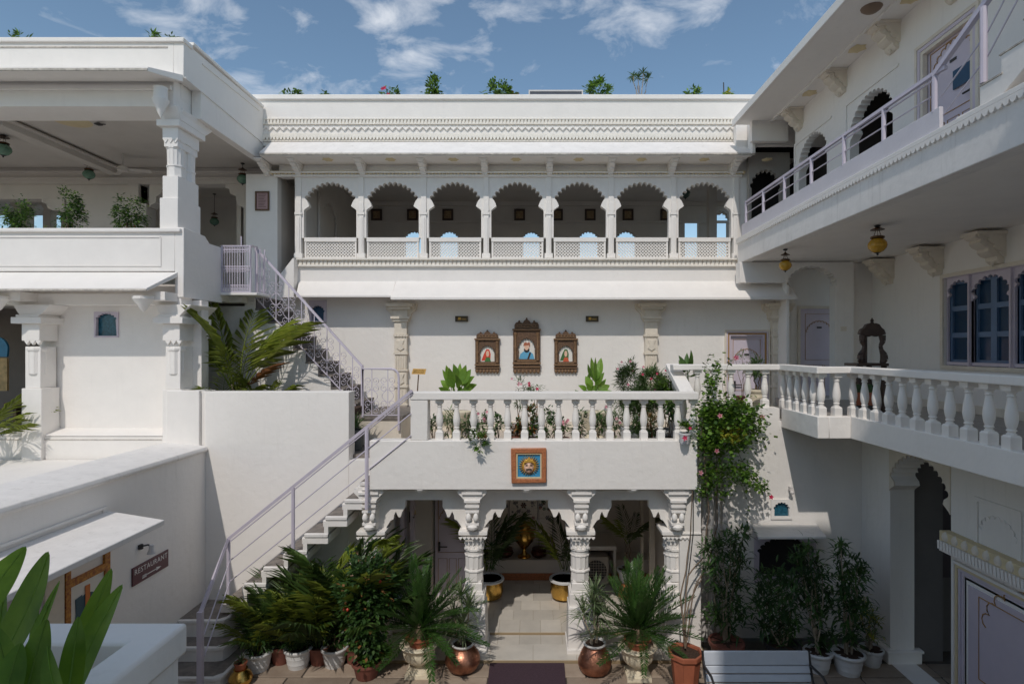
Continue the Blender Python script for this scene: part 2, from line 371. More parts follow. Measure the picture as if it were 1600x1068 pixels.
# marble floor of the portico: two levels
fl = MB(); fl.box(-2.6, 2.55, 9.03, 11.2, G-.02, -4.49); fl.box(-2.6, 2.55, 8.28, 9.029, G-.02, G+.028); pf = struct('portico_floor', fl, M('floor_grout', (.33,.25,.15), .8))
yb = [9.035, 9.44, 9.80, 10.16, 10.52, 10.88, 11.24]
for r in range(len(yb)-1):
    x = -2.58 - (.12 if r % 2 else 0)
    while x < 2.5:
        a, b = max(x, -2.58), min(x+.335, 2.53); mbt = MB(); mbt.box(a+.002, b-.002, yb[r]+.002, yb[r+1]-.002, -4.50, -4.48 + random.uniform(-.0006, .0006))
        part('marble_tile', mbt, marble, pf); x += .335
for (y0, y1, st) in ((8.30, 8.74, .64), (8.74, 9.02, .335)):
    x = -2.58
    while x < 2.5:
        a, b = x, min(x+st, 2.53); mbt = MB(); mbt.box(a+.002, b-.002, y0+.002, y1-.002, G+.02, G+.038 + random.uniform(-.0006, .0006))
        part('marble_tile', mbt, marble, pf); x += st

# ================================================================== MAIN BUILDING
YB = 11.8; YC = 11.2
main = thing('main_building', 'white palace house facade with a gallery of seven cusped arches above the terrace', 'building', (0, YB, G))
mw = thing_main = main
# terrace level wall
zc = Z(455, YB)
mb = MB(); mb.prism([(-7.3, -1.75), (5.4, -1.75), (5.4, 1.27), (-7.3, 1.27)], 'y', YB, YB+.25,
    holes=[[(X(486,YB), Z(502,YB)), (X(509,YB), Z(502,YB)), (X(509,YB), Z(471,YB)), (X(486,YB), Z(471,YB))],
           [(X(1140,YB), -1.72), (X(1195,YB), -1.72), (X(1195,YB), Z(523,YB)), (X(1140,YB), Z(523,YB))]])
part('terrace_wall', mb, white, main)
mb = MB(); mb.box(-7.3, 5.6, YB-.02, YB, -1.69, -1.50); part('wall_skirting', mb, cream, main)
# little cusped window behind the upper stair
wf = MB(); wf.prism([(X(484,YB),Z(504,YB)),(X(511,YB),Z(504,YB)),(X(511,YB),Z(469,YB)),(X(484,YB),Z(469,YB))], 'y', YB-.03, YB+.06, holes=[hole(X(497,YB), Z(501,YB), Z(488,YB), .125, n=7, a0=0, tooth=False)])
w0 = part('window', wf, lav, main); mb = MB(); mb.box(X(484,YB), X(511,YB), YB+.10, YB+.12, Z(503,YB), Z(470,YB)); part('pane', mb, blue, w0)
# lavender door on the terrace
def cusp_line(cx, z0, hw, y, r=.008, axis='y', **k):
    pts = cusp(cx, z0, hw, **k); mb = MB()
    mb.tube([((u, y, v) if axis == 'y' else (y, u, v)) for u, v in pts], r, 4); return mb
def panel_door(parent, u0, u1, z0, z1, w, axis='y', name='door', sgn=-1, handle=True):
    """door leaf in plane w; u along x (axis y) or along y (axis x); sgn -1 faces the viewer side"""
    def bx(mb, a, b, c, d, e, f): (mb.box(a, b, c, d, e, f) if axis == 'y' else mb.box(c, d, a, b, e, f))
    s = sgn
    mb = MB(); bx(mb, u0, u1, min(w, w-s*.04), max(w, w-s*.04), z0, z1)
    d = part(name, mb, lavd, parent)
    wd = u1-u0; ht = z1-z0
    def rect(a, b, c, e, r=.007):
        t = MB(); yy = w + s*.004
        q = [(a, c), (b, c), (b, e), (a, e)]
        t.tube([((u, yy, v) if axis == 'y' else (yy, u, v)) for u, v in q], r, 4, closed=True); return t
    part('door_moulding', rect(u0+wd*.09, u1-wd*.09, z0+ht*.42, z1-ht*.04), goldline, d)
    for a, b in ((.09,.34),(.40,.60),(.66,.91)): part('door_moulding', rect(u0+wd*a, u0+wd*b, z0+ht*.06, z0+ht*.36, .005), goldline, d)
    part('arch_moulding', cusp_line((u0+u1)/2, z0+ht*.72, wd*.36, w+s*.004, .007, axis, n=11, a0=10, tooth=False), goldline, d)
    t = MB(); yy = w + s*.01
    mb = MB(); bx(mb, (u0+u1)/2-.05, (u0+u1)/2+.05, min(yy, w), max(yy, w), z0+ht*.79, z0+ht*.81); part('number_plate', mb, iron, d)
    if handle:
        hb = MB(); uu = u0+wd*.1
        hb.tube([((q, w+s*.05, z0+ht*.48) if axis == 'y' else (w+s*.05, q, z0+ht*.48)) for q in (uu, uu+.16)], .012, 6)
        bx(hb, uu, uu+.03, min(w, w+s*.06), max(w, w+s*.06), z0+ht*.44, z0+ht*.52); part('handle', hb, iron, d)
    return d
def door_frame(parent, u0, u1, z0, z1, w, th, proj, mats, axis='y', sgn=-1):
    for k, m in enumerate(mats):
        a = th * k / len(mats); b = th * (k+1) / len(mats) - .003; pj = proj * (1 - .25*k)
        outer = [(u0+a, z0), (u0+b, z0), (u0+b, z1-b), (u1-b, z1-b), (u1-b, z0), (u1-a, z0), (u1-a, z1-a), (u0+a, z1-a)]
        mb = MB(); mb.prism(outer, axis, *( (w+sgn*pj, w+.05*-sgn) )); part('door_frame', mb, m, parent, bev=.004)
door_frame(main, X(1132,YB), X(1202,YB), -1.68, Z(515,YB), YB, .13, .05, [cream, lavd, goldline, lavd])
panel_door(main, X(1142,YB), X(1194,YB), -1.68, Z(524,YB), YB+.05)
for px in (628, 1016, 1213):
    stone_column_parts(main, X(px, YB), YB, -1.68, Z(475, YB), .26, cream, .13)

# lower chajja (sloped eave) with the step in its edge at px 610
def eave(x0, x1, y_back, z_back, y_front, z_front, th, miL=0, miR=0):
    mb = MB(); b = .012
    mb.hexa([(x0+miL, y_front, z_front-th), (x1-miR, y_front, z_front-th), (x1, y_back, z_back-th), (x0, y_back, z_back-th),
             (x0+miL, y_front, z_front), (x1-miR, y_front, z_front), (x1, y_back, z_back), (x0, y_back, z_back)]); return mb
e = eave(X(610,YC), X(1246,YC), YB-.12, Z(438, YB-.12), YC, Z(464, YC), .055, 0, 0); part('lower_eave', e, white2, main, bev=.01)
e = eave(X(452,YC+.02), X(610,YC)-.003, YB-.12, Z(438, YB-.12), YC+.10, Z(461, YC+.10), .045, .10, 0); part('lower_eave', e, white2, main, bev=.01)
# parapet under the gallery
mb = MB(); mb.box(X(463,11.68), X(1158,11.68), 11.66, YB-.002, Z(440,11.66)-.05, Z(404.5,11.66)); part('gallery_parapet', mb, white2, main, bev=.01)
mb = MB(); mb.prism([(X(441,11.6), Z(466,11.6)), (X(441,11.6), Z(432,11.6)), (X(462,11.6), Z(405,11.6)), (X(464,11.6), Z(405,11.6)), (X(464,11.6), Z(466,11.6))], 'y', 11.45, 11.66); part('parapet_end', mb, white2, main, bev=.008)
mb = frieze(X(465,11.6), X(1157,11.6), 11.66, Z(413.5,11.62), Z(405.5,11.62), .028, .085, 2); f = part('carved_frieze', mb, creamf, main)
mb = MB(); mb.box(X(463,11.6), X(1158,11.6), 11.585, 11.78, Z(406,11.6), Z(403.2,11.6)); part('sill_moulding', mb, creamf, main, bev=.006)
mb = MB(); mb.box(X(463,11.6), X(1158,11.6), 11.60, 11.657, Z(416.5,11.62), Z(413.5,11.62)); part('sill_moulding', mb, creamf, main, bev=.006)
# arch panels, pilasters, jali
x_first = 515.8; sp = 97.55
za, zr, zj0 = Z(276, YB), Z(371.5, YB), Z(403.5, YB)
hw = 41.0/F*YB
ap = MB(); half = sp/2/F*YB
ap.prism(notch_panel(-half+.05, half-.05, zr, za, 0, Z(329, YB), hw, n=12, a0=24, depth=1.3), 'y', 0, .12)
arch_me = ap.mesh('arch_panel', white2); fix(arch_me)
jl = MB(); jw, jh = 40.5/F*YB, zr-zj0-.02
jl.box(-jw-.005, jw+.005, .0, .09, jh-.055, jh+.03); jl.box(-jw, jw, .01, .08, 0, .028)
jl.box(-jw, -jw+.035, .01, .08, .028, jh-.055); jl.box(jw-.035, jw, .01, .08, .028, jh-.055)
jf = jl.mesh('jali_frame', white2); fix(jf)
jt = MB(); x0, x1, z0, z1 = -jw+.03, jw-.03, .02, jh-.05; st = .066
import itertools
for sgn in (1, -1):
    k = -30
    while k < 60:
        # line  x = x0 + k*st + sgn*(z - z0)
        c = x0 + k*st; pts = []
        za_, zb_ = z0, z1
        xa, xb = c + sgn*(za_-z0), c + sgn*(zb_-z0)
        # clip in x
        def clip(xa, za_, xb, zb_):
            if xa > xb: xa, za_, xb, zb_ = xb, zb_, xa, za_
            if xb <= x0 or xa >= x1: return None
            if xa < x0: t = (x0-xa)/(xb-xa); za_ += (zb_-za_)*t; xa = x0
            if xb > x1: t = (x1-xa)/(xb-xa); zb_ = za_ + (zb_-za_)*t; xb = x1
            return xa, za_, xb, zb_
        r = clip(xa, za_, xb, zb_)
        if r and r[2]-r[0] > .01:
            w = .0088; a, b, c2, d = r
            n = Vector((-(d-b), c2-a)).normalized()*w
            yo = .030 if sgn > 0 else .034
            jt.prism([(a+n.x, b+n.y), (a-n.x, b-n.y), (c2-n.x, d-n.y), (c2+n.x, d+n.y)], 'y', yo, yo+.025)
        k += 1
jm = jt.mesh('jali_lattice', white2); fix(jm)
pil = MB(); pz0, pz1 = zj0, za; h = pz1-pz0
pil.box(-.055, .055, -.03, .14, 0, h)
pil.box(-.085, .085, -.05, .14, 0, .10); pil.box(-.028, .028, -.045, -.03, .10, h*.50)
pil.box(-.075, .075, -.045, .14, h*.53, h*.56)
pil.prism([(-.05, h*.56), (-.062, h*.60), (-.05, h*.68), (.05, h*.68), (.062, h*.60), (.05, h*.56)], 'y', -.042, -.03)
pil_me = pil.mesh('gallery_pilaster', white2); fix(pil_me)
for i in range(7):
    cx = X(x_first + sp*i, YB)
    part('arch_panel', arch_me, white2, main, loc=Vector((cx, YB, 0)) - off(main))
    j = part('jali_frame', jf, white2, main, loc=Vector((cx, YB+.01, zj0)) - off(main))
    part('jali_lattice', jm, white2, j, loc=Vector((0,0,0)))
for i in range(8):
    cx = X(x_first + sp*(i-.5), YB); part('gallery_pilaster', pil_me, white2, main, loc=Vector((cx, YB, zj0)) - off(main), bev=.004)
for q in ((X(463,YB)-.03, X(x_first-sp*.5,YB)-.055), (X(x_first+sp*6.5,YB)+.055, X(1168,YB))):
    mb = MB(); mb.box(*q, YB, YB+.14, zj0, za); part('gallery_end_pier', mb, white2, main)
# wall above the arches, cornice, soffit, brackets
mb = MB(); mb.box(X(436,YB), X(1172,YB), YB, YB+.2, za+.001, Z(238,YB)+.2); part('gallery_upper_wall', mb, white2, main)
mb = MB(); mb.box(X(428,YB-.05), X(1160,YB-.05), YB-.06, YB, Z(276,YB-.05), Z(272.5,YB-.05)); mb.box(X(424,YB-.05), X(1160,YB-.05), YB-.11, YB, Z(270,YB-.1), Z(267.5,YB-.1)); part('cornice', mb, white2, main, bev=.006)
mb = frieze(X(424,YB), X(1163,YB), YB-.03, Z(273,YB-.05), Z(267.5,YB-.05), .05, .075, 0); part('carved_frieze', mb, creamd, main)
zsl = Z(240, YC)
mb = MB(); mb.box(X(405,YC), X(1172,YC), YC+.02, YB-.001, zsl-.035, zsl-.003); part('eave_soffit', mb, white2, main)
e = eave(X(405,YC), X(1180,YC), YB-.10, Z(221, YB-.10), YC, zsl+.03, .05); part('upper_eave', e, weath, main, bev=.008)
mb = MB(); mb.box(X(405,YC), X(1180,YC), YC-.004, YC+.03, zsl-.022, zsl+.012); part('eave_edge', mb, grey_edge, main, bev=.006)
cb = corbel(.165, .46, Z(250,11.5)-Z(266,11.5)+.02); cm_ = cb.mesh('eave_bracket', white2); fix(cm_)
for px in (412, 462, 563.5, 660, 757, 859, 955, 1051, 1148):
    part('eave_bracket', cm_, white2, main, loc=Vector((X(px, 11.6), YB, zsl-.036)) - off(main))
rs = MB(); rs.lathe((0,0,0), [(.001,-.03),(.04,-.028),(.10,-.012),(.12,0)], 12, flute=.25); rs_me = rs.mesh('soffit_rosette', creamd); fix(rs_me)
for i in range(8): part('soffit_rosette', rs_me, creamd, main, loc=Vector((X(x_first+sp*(i-.0)-2, 11.5)+0, 11.44, zsl-.036)) - off(main))
# the high parapet with its carved bands
YP = 11.70
mb = MB(); mb.box(X(392,YP), X(1185,YP), YP, YP+.22, Z(228,YP), Z(153,YP)); part('roof_parapet', mb, white2, main)
mb = MB(); mb.box(X(389,YP), X(1188,YP), YP-.05, YP+.27, Z(156.5,YP), Z(149,YP)); part('parapet_coping', mb, white, main, bev=.012)
for a, b in ((185.5, 187.5), (193.5, 195), (209.5, 212), (219.5, 221.5)):
    mb = MB(); mb.box(X(411,YP), X(1156,YP), YP-.035, YP, Z(b,YP), Z(a,YP)); part('parapet_moulding', mb, creamf if a in (185.5,193.5,209.5,219.5) else white2, main, bev=.004)
part('carved_frieze', frieze(X(411,YP), X(1156,YP), YP, Z(193.6,YP), Z(187.4,YP), .028, .07, 2), creamf, main)
part('zigzag_frieze', frieze(X(411,YP), X(1156,YP), YP, Z(205.5,YP), Z(197.5,YP), .035, .138, 1), white2, main)
part('carved_frieze', frieze(X(411,YP), X(1156,YP), YP, Z(219.6,YP), Z(212,YP), .05, .07, 0), creamf, main)
mb = MB(); mb.box(X(392,YP)-.2, 5.5, YP+.22, 17, Z(238,YB)+.32, Z(238,YB)+.42); part('roof', mb, white2, main)
mb = MB(); mb.box(X(392,YP)-.1, 5.5, YB+.25, 16.9, 3.97, 4.03); part('gallery_ceiling', mb, inner, main)
mb = MB(); mb.box(-6.9, 5.3, YB+.26, 16.9, 1.28, 1.36); part('gallery_floor', mb, M('gallery_floor', (.35,.31,.27), .4, .1, 4, .05), main)
YG = 15.4
holes = []
for px in (646, 701, 920, 979): holes.append(hole(X(px,YG), 1.6, Z(377,YG), .25, n=9, a0=5, tooth=False))
holes.append(hole(X(830,YG), 1.6, Z(376,YG), .22, n=9, a0=5, tooth=False))
holes.append([(X(1070,YG), 1.6), (X(1092,YG), 1.6), (X(1092,YG), Z(345,YG)), (X(1070,YG), Z(345,YG))])
holes.append(hole(X(1124,YG), 1.6, Z(345,YG), .24, n=7, a0=5, tooth=False))
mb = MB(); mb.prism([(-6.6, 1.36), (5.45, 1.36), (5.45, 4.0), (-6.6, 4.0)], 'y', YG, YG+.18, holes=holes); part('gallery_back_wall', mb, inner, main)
mb = MB(); mb.box(X(463,YB)-.05, X(463,YB)+.13, YB+.15, YG, 1.36, 4.0); part('gallery_side_wall', mb, inner, main)
mb = MB(); mb.box(-6.4, 5.3, YG-.05, YG, Z(349,YG), Z(345,YG)); mb.box(-6.4, 5.3, YG-.07, YG, 3.86, 3.97); part('picture_rail', mb, inner, main, bev=.005)
mb = MB()
for px in (1070, 1092): pass
mb.box(X(1104,13.6), X(1116,13.6), 13.4, 13.6, 1.36, 4.0); part('interior_pier', mb, inner, main)
for i in range(3):
    mb = MB(); mb.box(X(470,14)+i*.0, X(478,14), 13.3+i*.5, 13.42+i*.5, 1.36, 2.0); 
# side wall carved niche visible through first arch
sx = X(463,YB)+.14
mb = MB(); mb.prism([(12.6,1.4),(13.9,1.4),(13.9,3.5),(12.6,3.5)], 'x', sx, sx+.05, holes=[hole(13.25, 1.5, 2.9, .42, n=9, a0=8, tooth=False)]); part('niche_frame', mb, inner, main, bev=.005)

# wall with notice left of the gallery, and the dark doorway beside it
mb = MB(); mb.box(X(384,YB), X(433,YB), YB+.01, YB+.2, 1.02, 3.62); part('landing_wall', mb, white2, main)
mb = MB(); mb.box(X(433,YB)-.10, X(433,YB)-.002, YB+.2, 13.4, 1.02, 3.6); mb.box(X(448,12.4), X(448,12.4)+.06, YB+.22, 12.9, 1.02, 3.5); part('door_jamb', mb, inner, main)
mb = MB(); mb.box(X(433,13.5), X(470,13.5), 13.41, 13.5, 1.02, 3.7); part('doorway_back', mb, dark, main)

# ================================================================== LEFT WING
XL, YL = -5.56, 9.03
lw = thing('left_wing', 'white two storey wing on the left with a deep roof fascia and open restaurant terrace', 'building', (-8, 10, G))
zt, zb = 4.88, 3.83
mb = MB(); mb.prism([(YL, Z(122,YL)), (YL, zt), (YP+.0, zt+.05), (YP+.0, zb)] + [(9.5, zb), (9.5, Z(122,YL))], 'x', XL-.16, XL); part('side_fascia', mb, white, lw, bev=.008)
mb = MB(); mb.prism([(YL+.5, zt-.10), (YP-.2, zt-.05), (YP-.2, zt-.08), (YL+.5, zt-.13)], 'x', XL, XL+.018); mb.prism([(YL+.02, 4.32), (YP-.05, 4.22), (YP-.05, 4.195), (YL+.02, 4.295)], 'x', XL, XL+.02); part('fascia_moulding', mb, white2, lw, bev=.004)
mb = MB(); mb.box(-16.4, XL-.161, YL, YL+.18, Z(122,YL), zt-.03); part('front_fascia', mb, white2, lw, bev=.008)
mb = MB(); mb.box(-16.4, XL+.02, YL-.04, YL+.22, zt-.03, zt+.04); mb.box(XL-.2, XL+.03, YL+.22, YP-.04, zt+.045, zt+.10);  part('fascia_coping', mb, white, lw, bev=.01)
mb = MB(); mb.box(-16.4, X(262,YL), YL-.012, YL, Z(75,YL), Z(73,YL)); part('fascia_moulding', mb, grey_edge, lw)
mb = MB(); mb.hexa([(-16.4,8.5,4.14),(X(231,8.5),8.5,4.14),(XL-.01,YL,Z(122,YL)-.06),(-16.4,YL,Z(122,YL)-.06),(-16.4,8.5,4.21),(X(231,8.5),8.5,4.21),(XL-.01,YL,Z(117,YL)),(-16.4,YL,Z(117,YL))]); part('front_eave', mb, white2, lw, bev=.006)
mb = MB(); mb.box(-16.4, X(231,8.5), 8.485, 8.51, 4.145, 4.185); part('eave_edge', mb, grey_edge, lw, bev=.008)
mb = MB(); mb.box(-16.4, XL-.17, YL+.02, YL+.6, zb+.02, Z(122,YL)-.001); mb.box(-16.4, XL-.19, YL-.03, YL+.02, 4.10, 4.17); part('front_beam', mb, white2, lw, bev=.008)
mb = MB(); mb.box(-16.4, XL-.165, YL+.6, 17, 3.98, 4.05); part('terrace_ceiling', mb, inner, lw)
mb = MB(); mb.box(-16.4, XL-.165, YL+.2, 17, 4.05, 4.8); part('roof_slab', mb, white2, lw)
mb = MB(); mb.box(-16.4, XL, 12.5, 12.8, 3.62, 3.975); mb.box(-16.4, XL, 12.46, 12.5, 3.72, 3.76); mb.box(-16.4, XL, 12.45, 12.5, 3.86, 3.9)
mb.box(-9.28, -9.06, 9.7, 12.45, 3.80, 3.975); mb.box(-9.36, -8.98, 9.7, 12.45, 3.90, 3.94); part('ceiling_beam', mb, inner, lw, bev=.006)
def bracket_steps(x, y0, y1, zt, sx, w=.5, h=.42):
    mb = MB(); mb.prism([(x, zt), (x+sx*w, zt), (x+sx*w, zt-.07), (x+sx*w*.8, zt-.10), (x+sx*w*.75, zt-.2), (x+sx*w*.45, zt-.26), (x+sx*w*.4, zt-h*.8), (x+sx*w*.12, zt-h*.9), (x, zt-h)], 'y', y0, y1); return mb
# middle partition piers of the dining terrace
mb = MB(); mb.box(X(106,12.6), X(222,12.6), 12.55, 12.78, 1.1, 3.62); part('partition_pier', mb, inner, lw, bev=.01)
mb = MB(); mb.box(X(222,12.6), X(226,12.6)+.1, 12.5, 12.83, 1.1, 3.2); part('partition_column', mb, inner, lw, bev=.01)
part('stepped_bracket', bracket_steps(X(229,12.6)+.1, 12.54, 12.79, 3.62, 1, .35, .5), inner, lw); part('stepped_bracket', bracket_steps(X(222,12.6), 12.48, 12.80, 3.62, -1, .25, .4), inner, lw)
part('stepped_bracket', bracket_steps(X(384,12.6), 12.54, 12.79, 3.62, -1, .42, .55), inner, lw)
mb = MB(); mb.box(X(384,12.6), X(384,12.6)+.25, 12.5, 12.8, 1.1, 3.62); part('partition_column', mb, inner, lw, bev=.01)
part('stepped_bracket', bracket_steps(X(104,12.6), 12.54, 12.79, 3.3, -1, .5, .3), inner, lw)
mb = MB(); mb.box(-16.4, X(108,12.6), 12.54, 12.8, 3.3, 3.62); part('ceiling_beam', mb, inner, lw, bev=.006)
YW = 15.0; hs_ = []
for px, hwp, zt_ in ((-6, .40, 333), (55, .20, 330), (87, .14, 335), (232, .11, 328)): hs_.append(hole(X(px,YW), 1.3, Z(zt_,YW), hwp, n=7, a0=5, tooth=False))
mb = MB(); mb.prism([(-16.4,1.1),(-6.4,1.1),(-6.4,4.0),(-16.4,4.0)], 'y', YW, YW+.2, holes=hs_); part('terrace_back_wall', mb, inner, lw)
mb = MB(); mb.box(-16.4, -16.3, YL+.2, 17, 1.1, 4); mb.box(-6.9, -6.8, 13.2, YW, 1.1, 3.98); part('terrace_side_wall', mb, inner, lw)
mb = MB(); mb.box(-16.4, XL-.02, YL+.17, 16.9, .85, 1.05); mb.box(XL-.02, X(433,YB), 10.4, 13.5, .85, 1.03); part('terrace_slab', mb, white2, lw)
# parapet
mb = MB(); mb.box(-16.4, XL-.141, YL, YL+.17, Z(424,YL), Z(362,YL)); part('front_parapet', mb, white2, lw, bev=.008)
mb = MB(); mb.box(-16.4, X(284,YL), YL-.05, YL+.20, Z(363,YL), Z(357,YL)); part('parapet_coping', mb, white2, lw, bev=.012)
mb = MB(); mb.box(-16.4, X(251,YL), YL-.015, YL, Z(371,YL), Z(369.5,YL)); mb.box(X(250,YL), X(252,YL), YL-.012, YL, Z(414,YL), Z(371,YL)); mb.box(-16.4, X(252,YL), YL-.012, YL, Z(416,YL), Z(414,YL)); part('parapet_panel_moulding', mb, white2, lw)
mb = MB(); mb.prism([(YL, Z(424,YL)), (YL, 1.93), (9.62, 1.9), (9.75, 1.80), (10.15, 1.80), (10.15, 1.00), (10.15, .82), (YL, .82)], 'x', XL-.14, XL); part('side_parapet', mb, white, lw, bev=.008)
mb = MB(); mb.hexa([(-16.4,8.5,.86),(X(229,8.5),8.5,.86),(X(278,YL),YL,1.14),(-16.4,YL,1.14),(-16.4,8.5,.91),(X(229,8.5),8.5,.91),(X(278,YL),YL,Z(425,YL)),(-16.4,YL,Z(425,YL))]); part('lower_eave', mb, white2, lw, bev=.006)
mb = MB(); mb.box(-16.4, X(229,8.5), 8.488, 8.51, .865, .897); part('eave_edge', mb, grey_edge, lw, bev=.008)
# corner column of the second floor
c2 = X(276,9.25)
mb = MB(); zc0 = 1.9
mb.box(c2-.19, c2+.10, 9.12, 9.74, zc0, zc0+.52); mb.box(c2-.165, c2+.085, 9.15, 9.71, zc0+.52, zc0+.88)
for yy_c in (9.29, 9.57):
    mb.lathe((c2-.035, yy_c, zc0+.88), [(.135,0),(.13,.02),(.128,.16),(.14,.165),(.14,.19)], 8, rot=math.pi/8); mb.lathe((c2-.035, yy_c, zc0+1.07), [(.125,0),(.13,.26),(.142,.265),(.142,.285)], 28, flute=.09)
    mb.lathe((c2-.035, yy_c, zc0+1.355), [(.12,0),(.12,.08),(.135,.10),(.125,.12)], 16)
mb.box(c2-.10, c2+.03, 9.2, 9.66, zc0+.88, 3.28); mb.box(c2-.16, c2+.09, 9.14, 9.72, 3.36, 3.56); mb.box(c2-.145, c2+.075, 9.155, 9.70, 3.25, 3.36)
for i in range(3): mb.prism([(c2-.155+.08*i, 3.36), (c2-.115+.08*i, 3.30), (c2-.075+.08*i, 3.36)], 'y', 9.14, 9.2)
part('corner_column', mb, white2, lw, bev=.008)
mb = MB(); mb.box(c2-.22, c2+.15, 9.08, 9.80, 3.56, 3.66)
mb.prism([(c2-.16,3.66),(c2+.11,3.66),(c2+.18,3.82),(c2+.18,3.85),(c2-.24,3.85),(c2-.24,3.82)], 'y', 9.12, 9.75)
mb.prism([(9.12,3.66),(9.80,3.66),(10.02,3.82),(10.02,3.86),(9.02,3.86),(9.02,3.82)], 'x', c2-.10, c2+.155)
part('column_capital', mb, white2, lw, bev=.006)
mb = MB(); mb.lathe((c2-.03, 8.90, 3.86), [(.002,-.26),(.04,-.18),(.07,-.10),(.115,0),(.12,.03),(.10,.04),(.10,.22)], 16); part('hanging_pendant', mb, white2, lw)
# first floor of the wing
YQ = 9.34
mb = MB(); mb.prism([(X(62,YQ), Z(672,YQ)), (XL+.1, Z(672,YQ)), (XL+.1, .80), (X(62,YQ), .80)], 'y', YQ, YQ+.2, holes=[[(X(150,YQ), Z(525,YQ)), (X(184,YQ), Z(525,YQ)), (X(184,YQ), Z(489,YQ)), (X(150,YQ), Z(489,YQ))]]); part('first_floor_wall', mb, white2, lw)
wf = MB(); wf.prism([(X(148,YQ),Z(527,YQ)),(X(186,YQ),Z(527,YQ)),(X(186,YQ),Z(487,YQ)),(X(148,YQ),Z(487,YQ))], 'y', YQ-.02, YQ+.03, holes=[hole(X(167,YQ), Z(524.5,YQ), Z(506,YQ), .175, n=7, a0=25, tooth=False, top=.16)])
w1 = part('window', wf, lavd, lw); mb = MB(); mb.box(X(150,YQ), X(184,YQ), YQ+.05, YQ+.07, Z(526,YQ), Z(488,YQ)); part('pane', mb, teal, w1)
mb = MB(); mb.box(-16.4, XL-.05, YL+.02, YQ-.001, Z(478,YQ), .88); part('first_floor_beam', mb, white2, lw, bev=.006)
mb = MB(); mb.hexa([(-16.4,YL,Z(681,YL)),(XL-.31,YL,Z(681,YL)),(XL-.31,YQ,Z(681,YL)),(-16.4,YQ,Z(681,YL)),(-16.4,YL,Z(680,YL)),(XL-.31,YL,Z(680,YL)),(XL-.31,YQ,Z(668,YQ)),(-16.4,YQ,Z(668,YQ))]); part('window_sill', mb, white2, lw, bev=.004)
mb = MB(); mb.box(-16.4, XL-.31, YL+.015, YQ-.02, -2.6, Z(681.5,YL)); part('sill_wall', mb, white2, lw)
mb = MB(); mb.box(X(64,YL), X(252,YL), YL+.005, YL+.014, Z(687,YL), Z(686,YL)); mb.box(-16.4, X(36,YL), YL+.005, YL+.014, Z(687,YL), Z(686,YL)); part('sill_panel_moulding', mb, grey_edge, lw)
def wing_col(x0, x1, yf, yb, zbase):
    mb = MB(); w = x1-x0; cx = (x0+x1)/2
    mb.box(x0, x1, yf, yb, -1.75, zbase); mb.box(x0+.03, x1-.04, yf+.03, yb-.02, zbase, .04)
    mb.lathe((cx-.0, yf+.12, -.60+.2), [(w*.40,0),(w*.40,.36),(w*.46,.38),(w*.46,.42)], 20, flute=.06); mb.box(x0-.0, x1-.03, yf, yb, .13, .40)
    for i in range(3): mb.prism([(x0+.04+.09*i, .13), (x0+.085+.09*i, .06), (x0+.13+.09*i, .13)], 'y', yf-.005, yf+.05)
    c = part('wing_column', mb, white2, lw, bev=.008)
    mb = MB(); mb.box(x0-.10, x1+.06, yf-.08, yb+.08, .40, .50); mb.box(x0-.05, x1+.0, yf-.05, yb, .50, .54)
    mb.prism([(x0-.02,.54),(x1,.54),(x1+.12,.66),(x1+.16,.70),(x0-.12,.70),(x0-.10,.66)], 'y', yf-.02, yb+.1)
    part('column_capital', mb, white2, lw, bev=.006)
    mb = MB(); mb.lathe((x0-.09, yf-.30, .76), [(.002,-.2),(.05,-.15),(.09,-.08),(.15,0),(.15,.04)], 10); mb.box(x0-.14, x0+.2, yf-.25, yf+.1, .75, .88); part('hanging_pendant', mb, white2, lw)
wing_col(X(38,YL), X(63,YL)+.06, 8.98, 9.33, -.62); wing_col(X(257,YL), X(283,YL)+.04, 8.98, 9.62, -.64)
# open bay at the far left of the first floor
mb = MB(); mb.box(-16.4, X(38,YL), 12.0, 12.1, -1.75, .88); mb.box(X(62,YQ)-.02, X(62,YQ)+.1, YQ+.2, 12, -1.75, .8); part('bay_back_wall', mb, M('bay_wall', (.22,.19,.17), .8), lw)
mb = MB(); mb.box(-16.4, X(62,YQ), 9.36, 12.0, -1.78, -1.70); part('bay_floor', mb, stone, lw)
mb = MB(); mb.prism([(X(-20,11),Z(557,11)), (X(12,11),Z(557,11))] + [(X(-6,11)+.24*math.cos(R(a)), Z(545,11)+.24*math.sin(R(a))) for a in range(0, 181, 15)], 'y', 10.98, 11.02); part('blue_arch', mb, skyb, lw)
mb = MB(); mb.box(-10.3, X(14,11), 10.96, 11.0, Z(610,11), Z(559,11)); part('yellow_panel', mb, M('yellow_wall_painting', (.60,.42,.20), .6, .3, 9), lw)
# bench in bay
mb = MB(); mb.box(X(14,10), X(40,10), 9.9, 10.3, Z(632,10), Z(628,10)); mb.box(X(20,10), X(25,10), 10.0, 10.1, Z(660,10), Z(632,10)); mb.box(X(20,10)-.8, X(20,10)-.72, 10.0, 10.1, -1.7, Z(632,10)); t_ = part('low_bench', mb, wood); tag(t_, 'low dark bench inside the dark ground bay at far left', 'bench')
# plinth beside the palm bed
mb = MB(); mb.box(X(255,8.98)+.06, X(312,8.98), 8.965, 9.32, -2.2, Z(610,8.98)); mb.box(X(312,8.98), X(320,9), 9.02, 9.32, G, Z(611,8.98)); part('corner_plinth', mb, white2, lw, bev=.01)

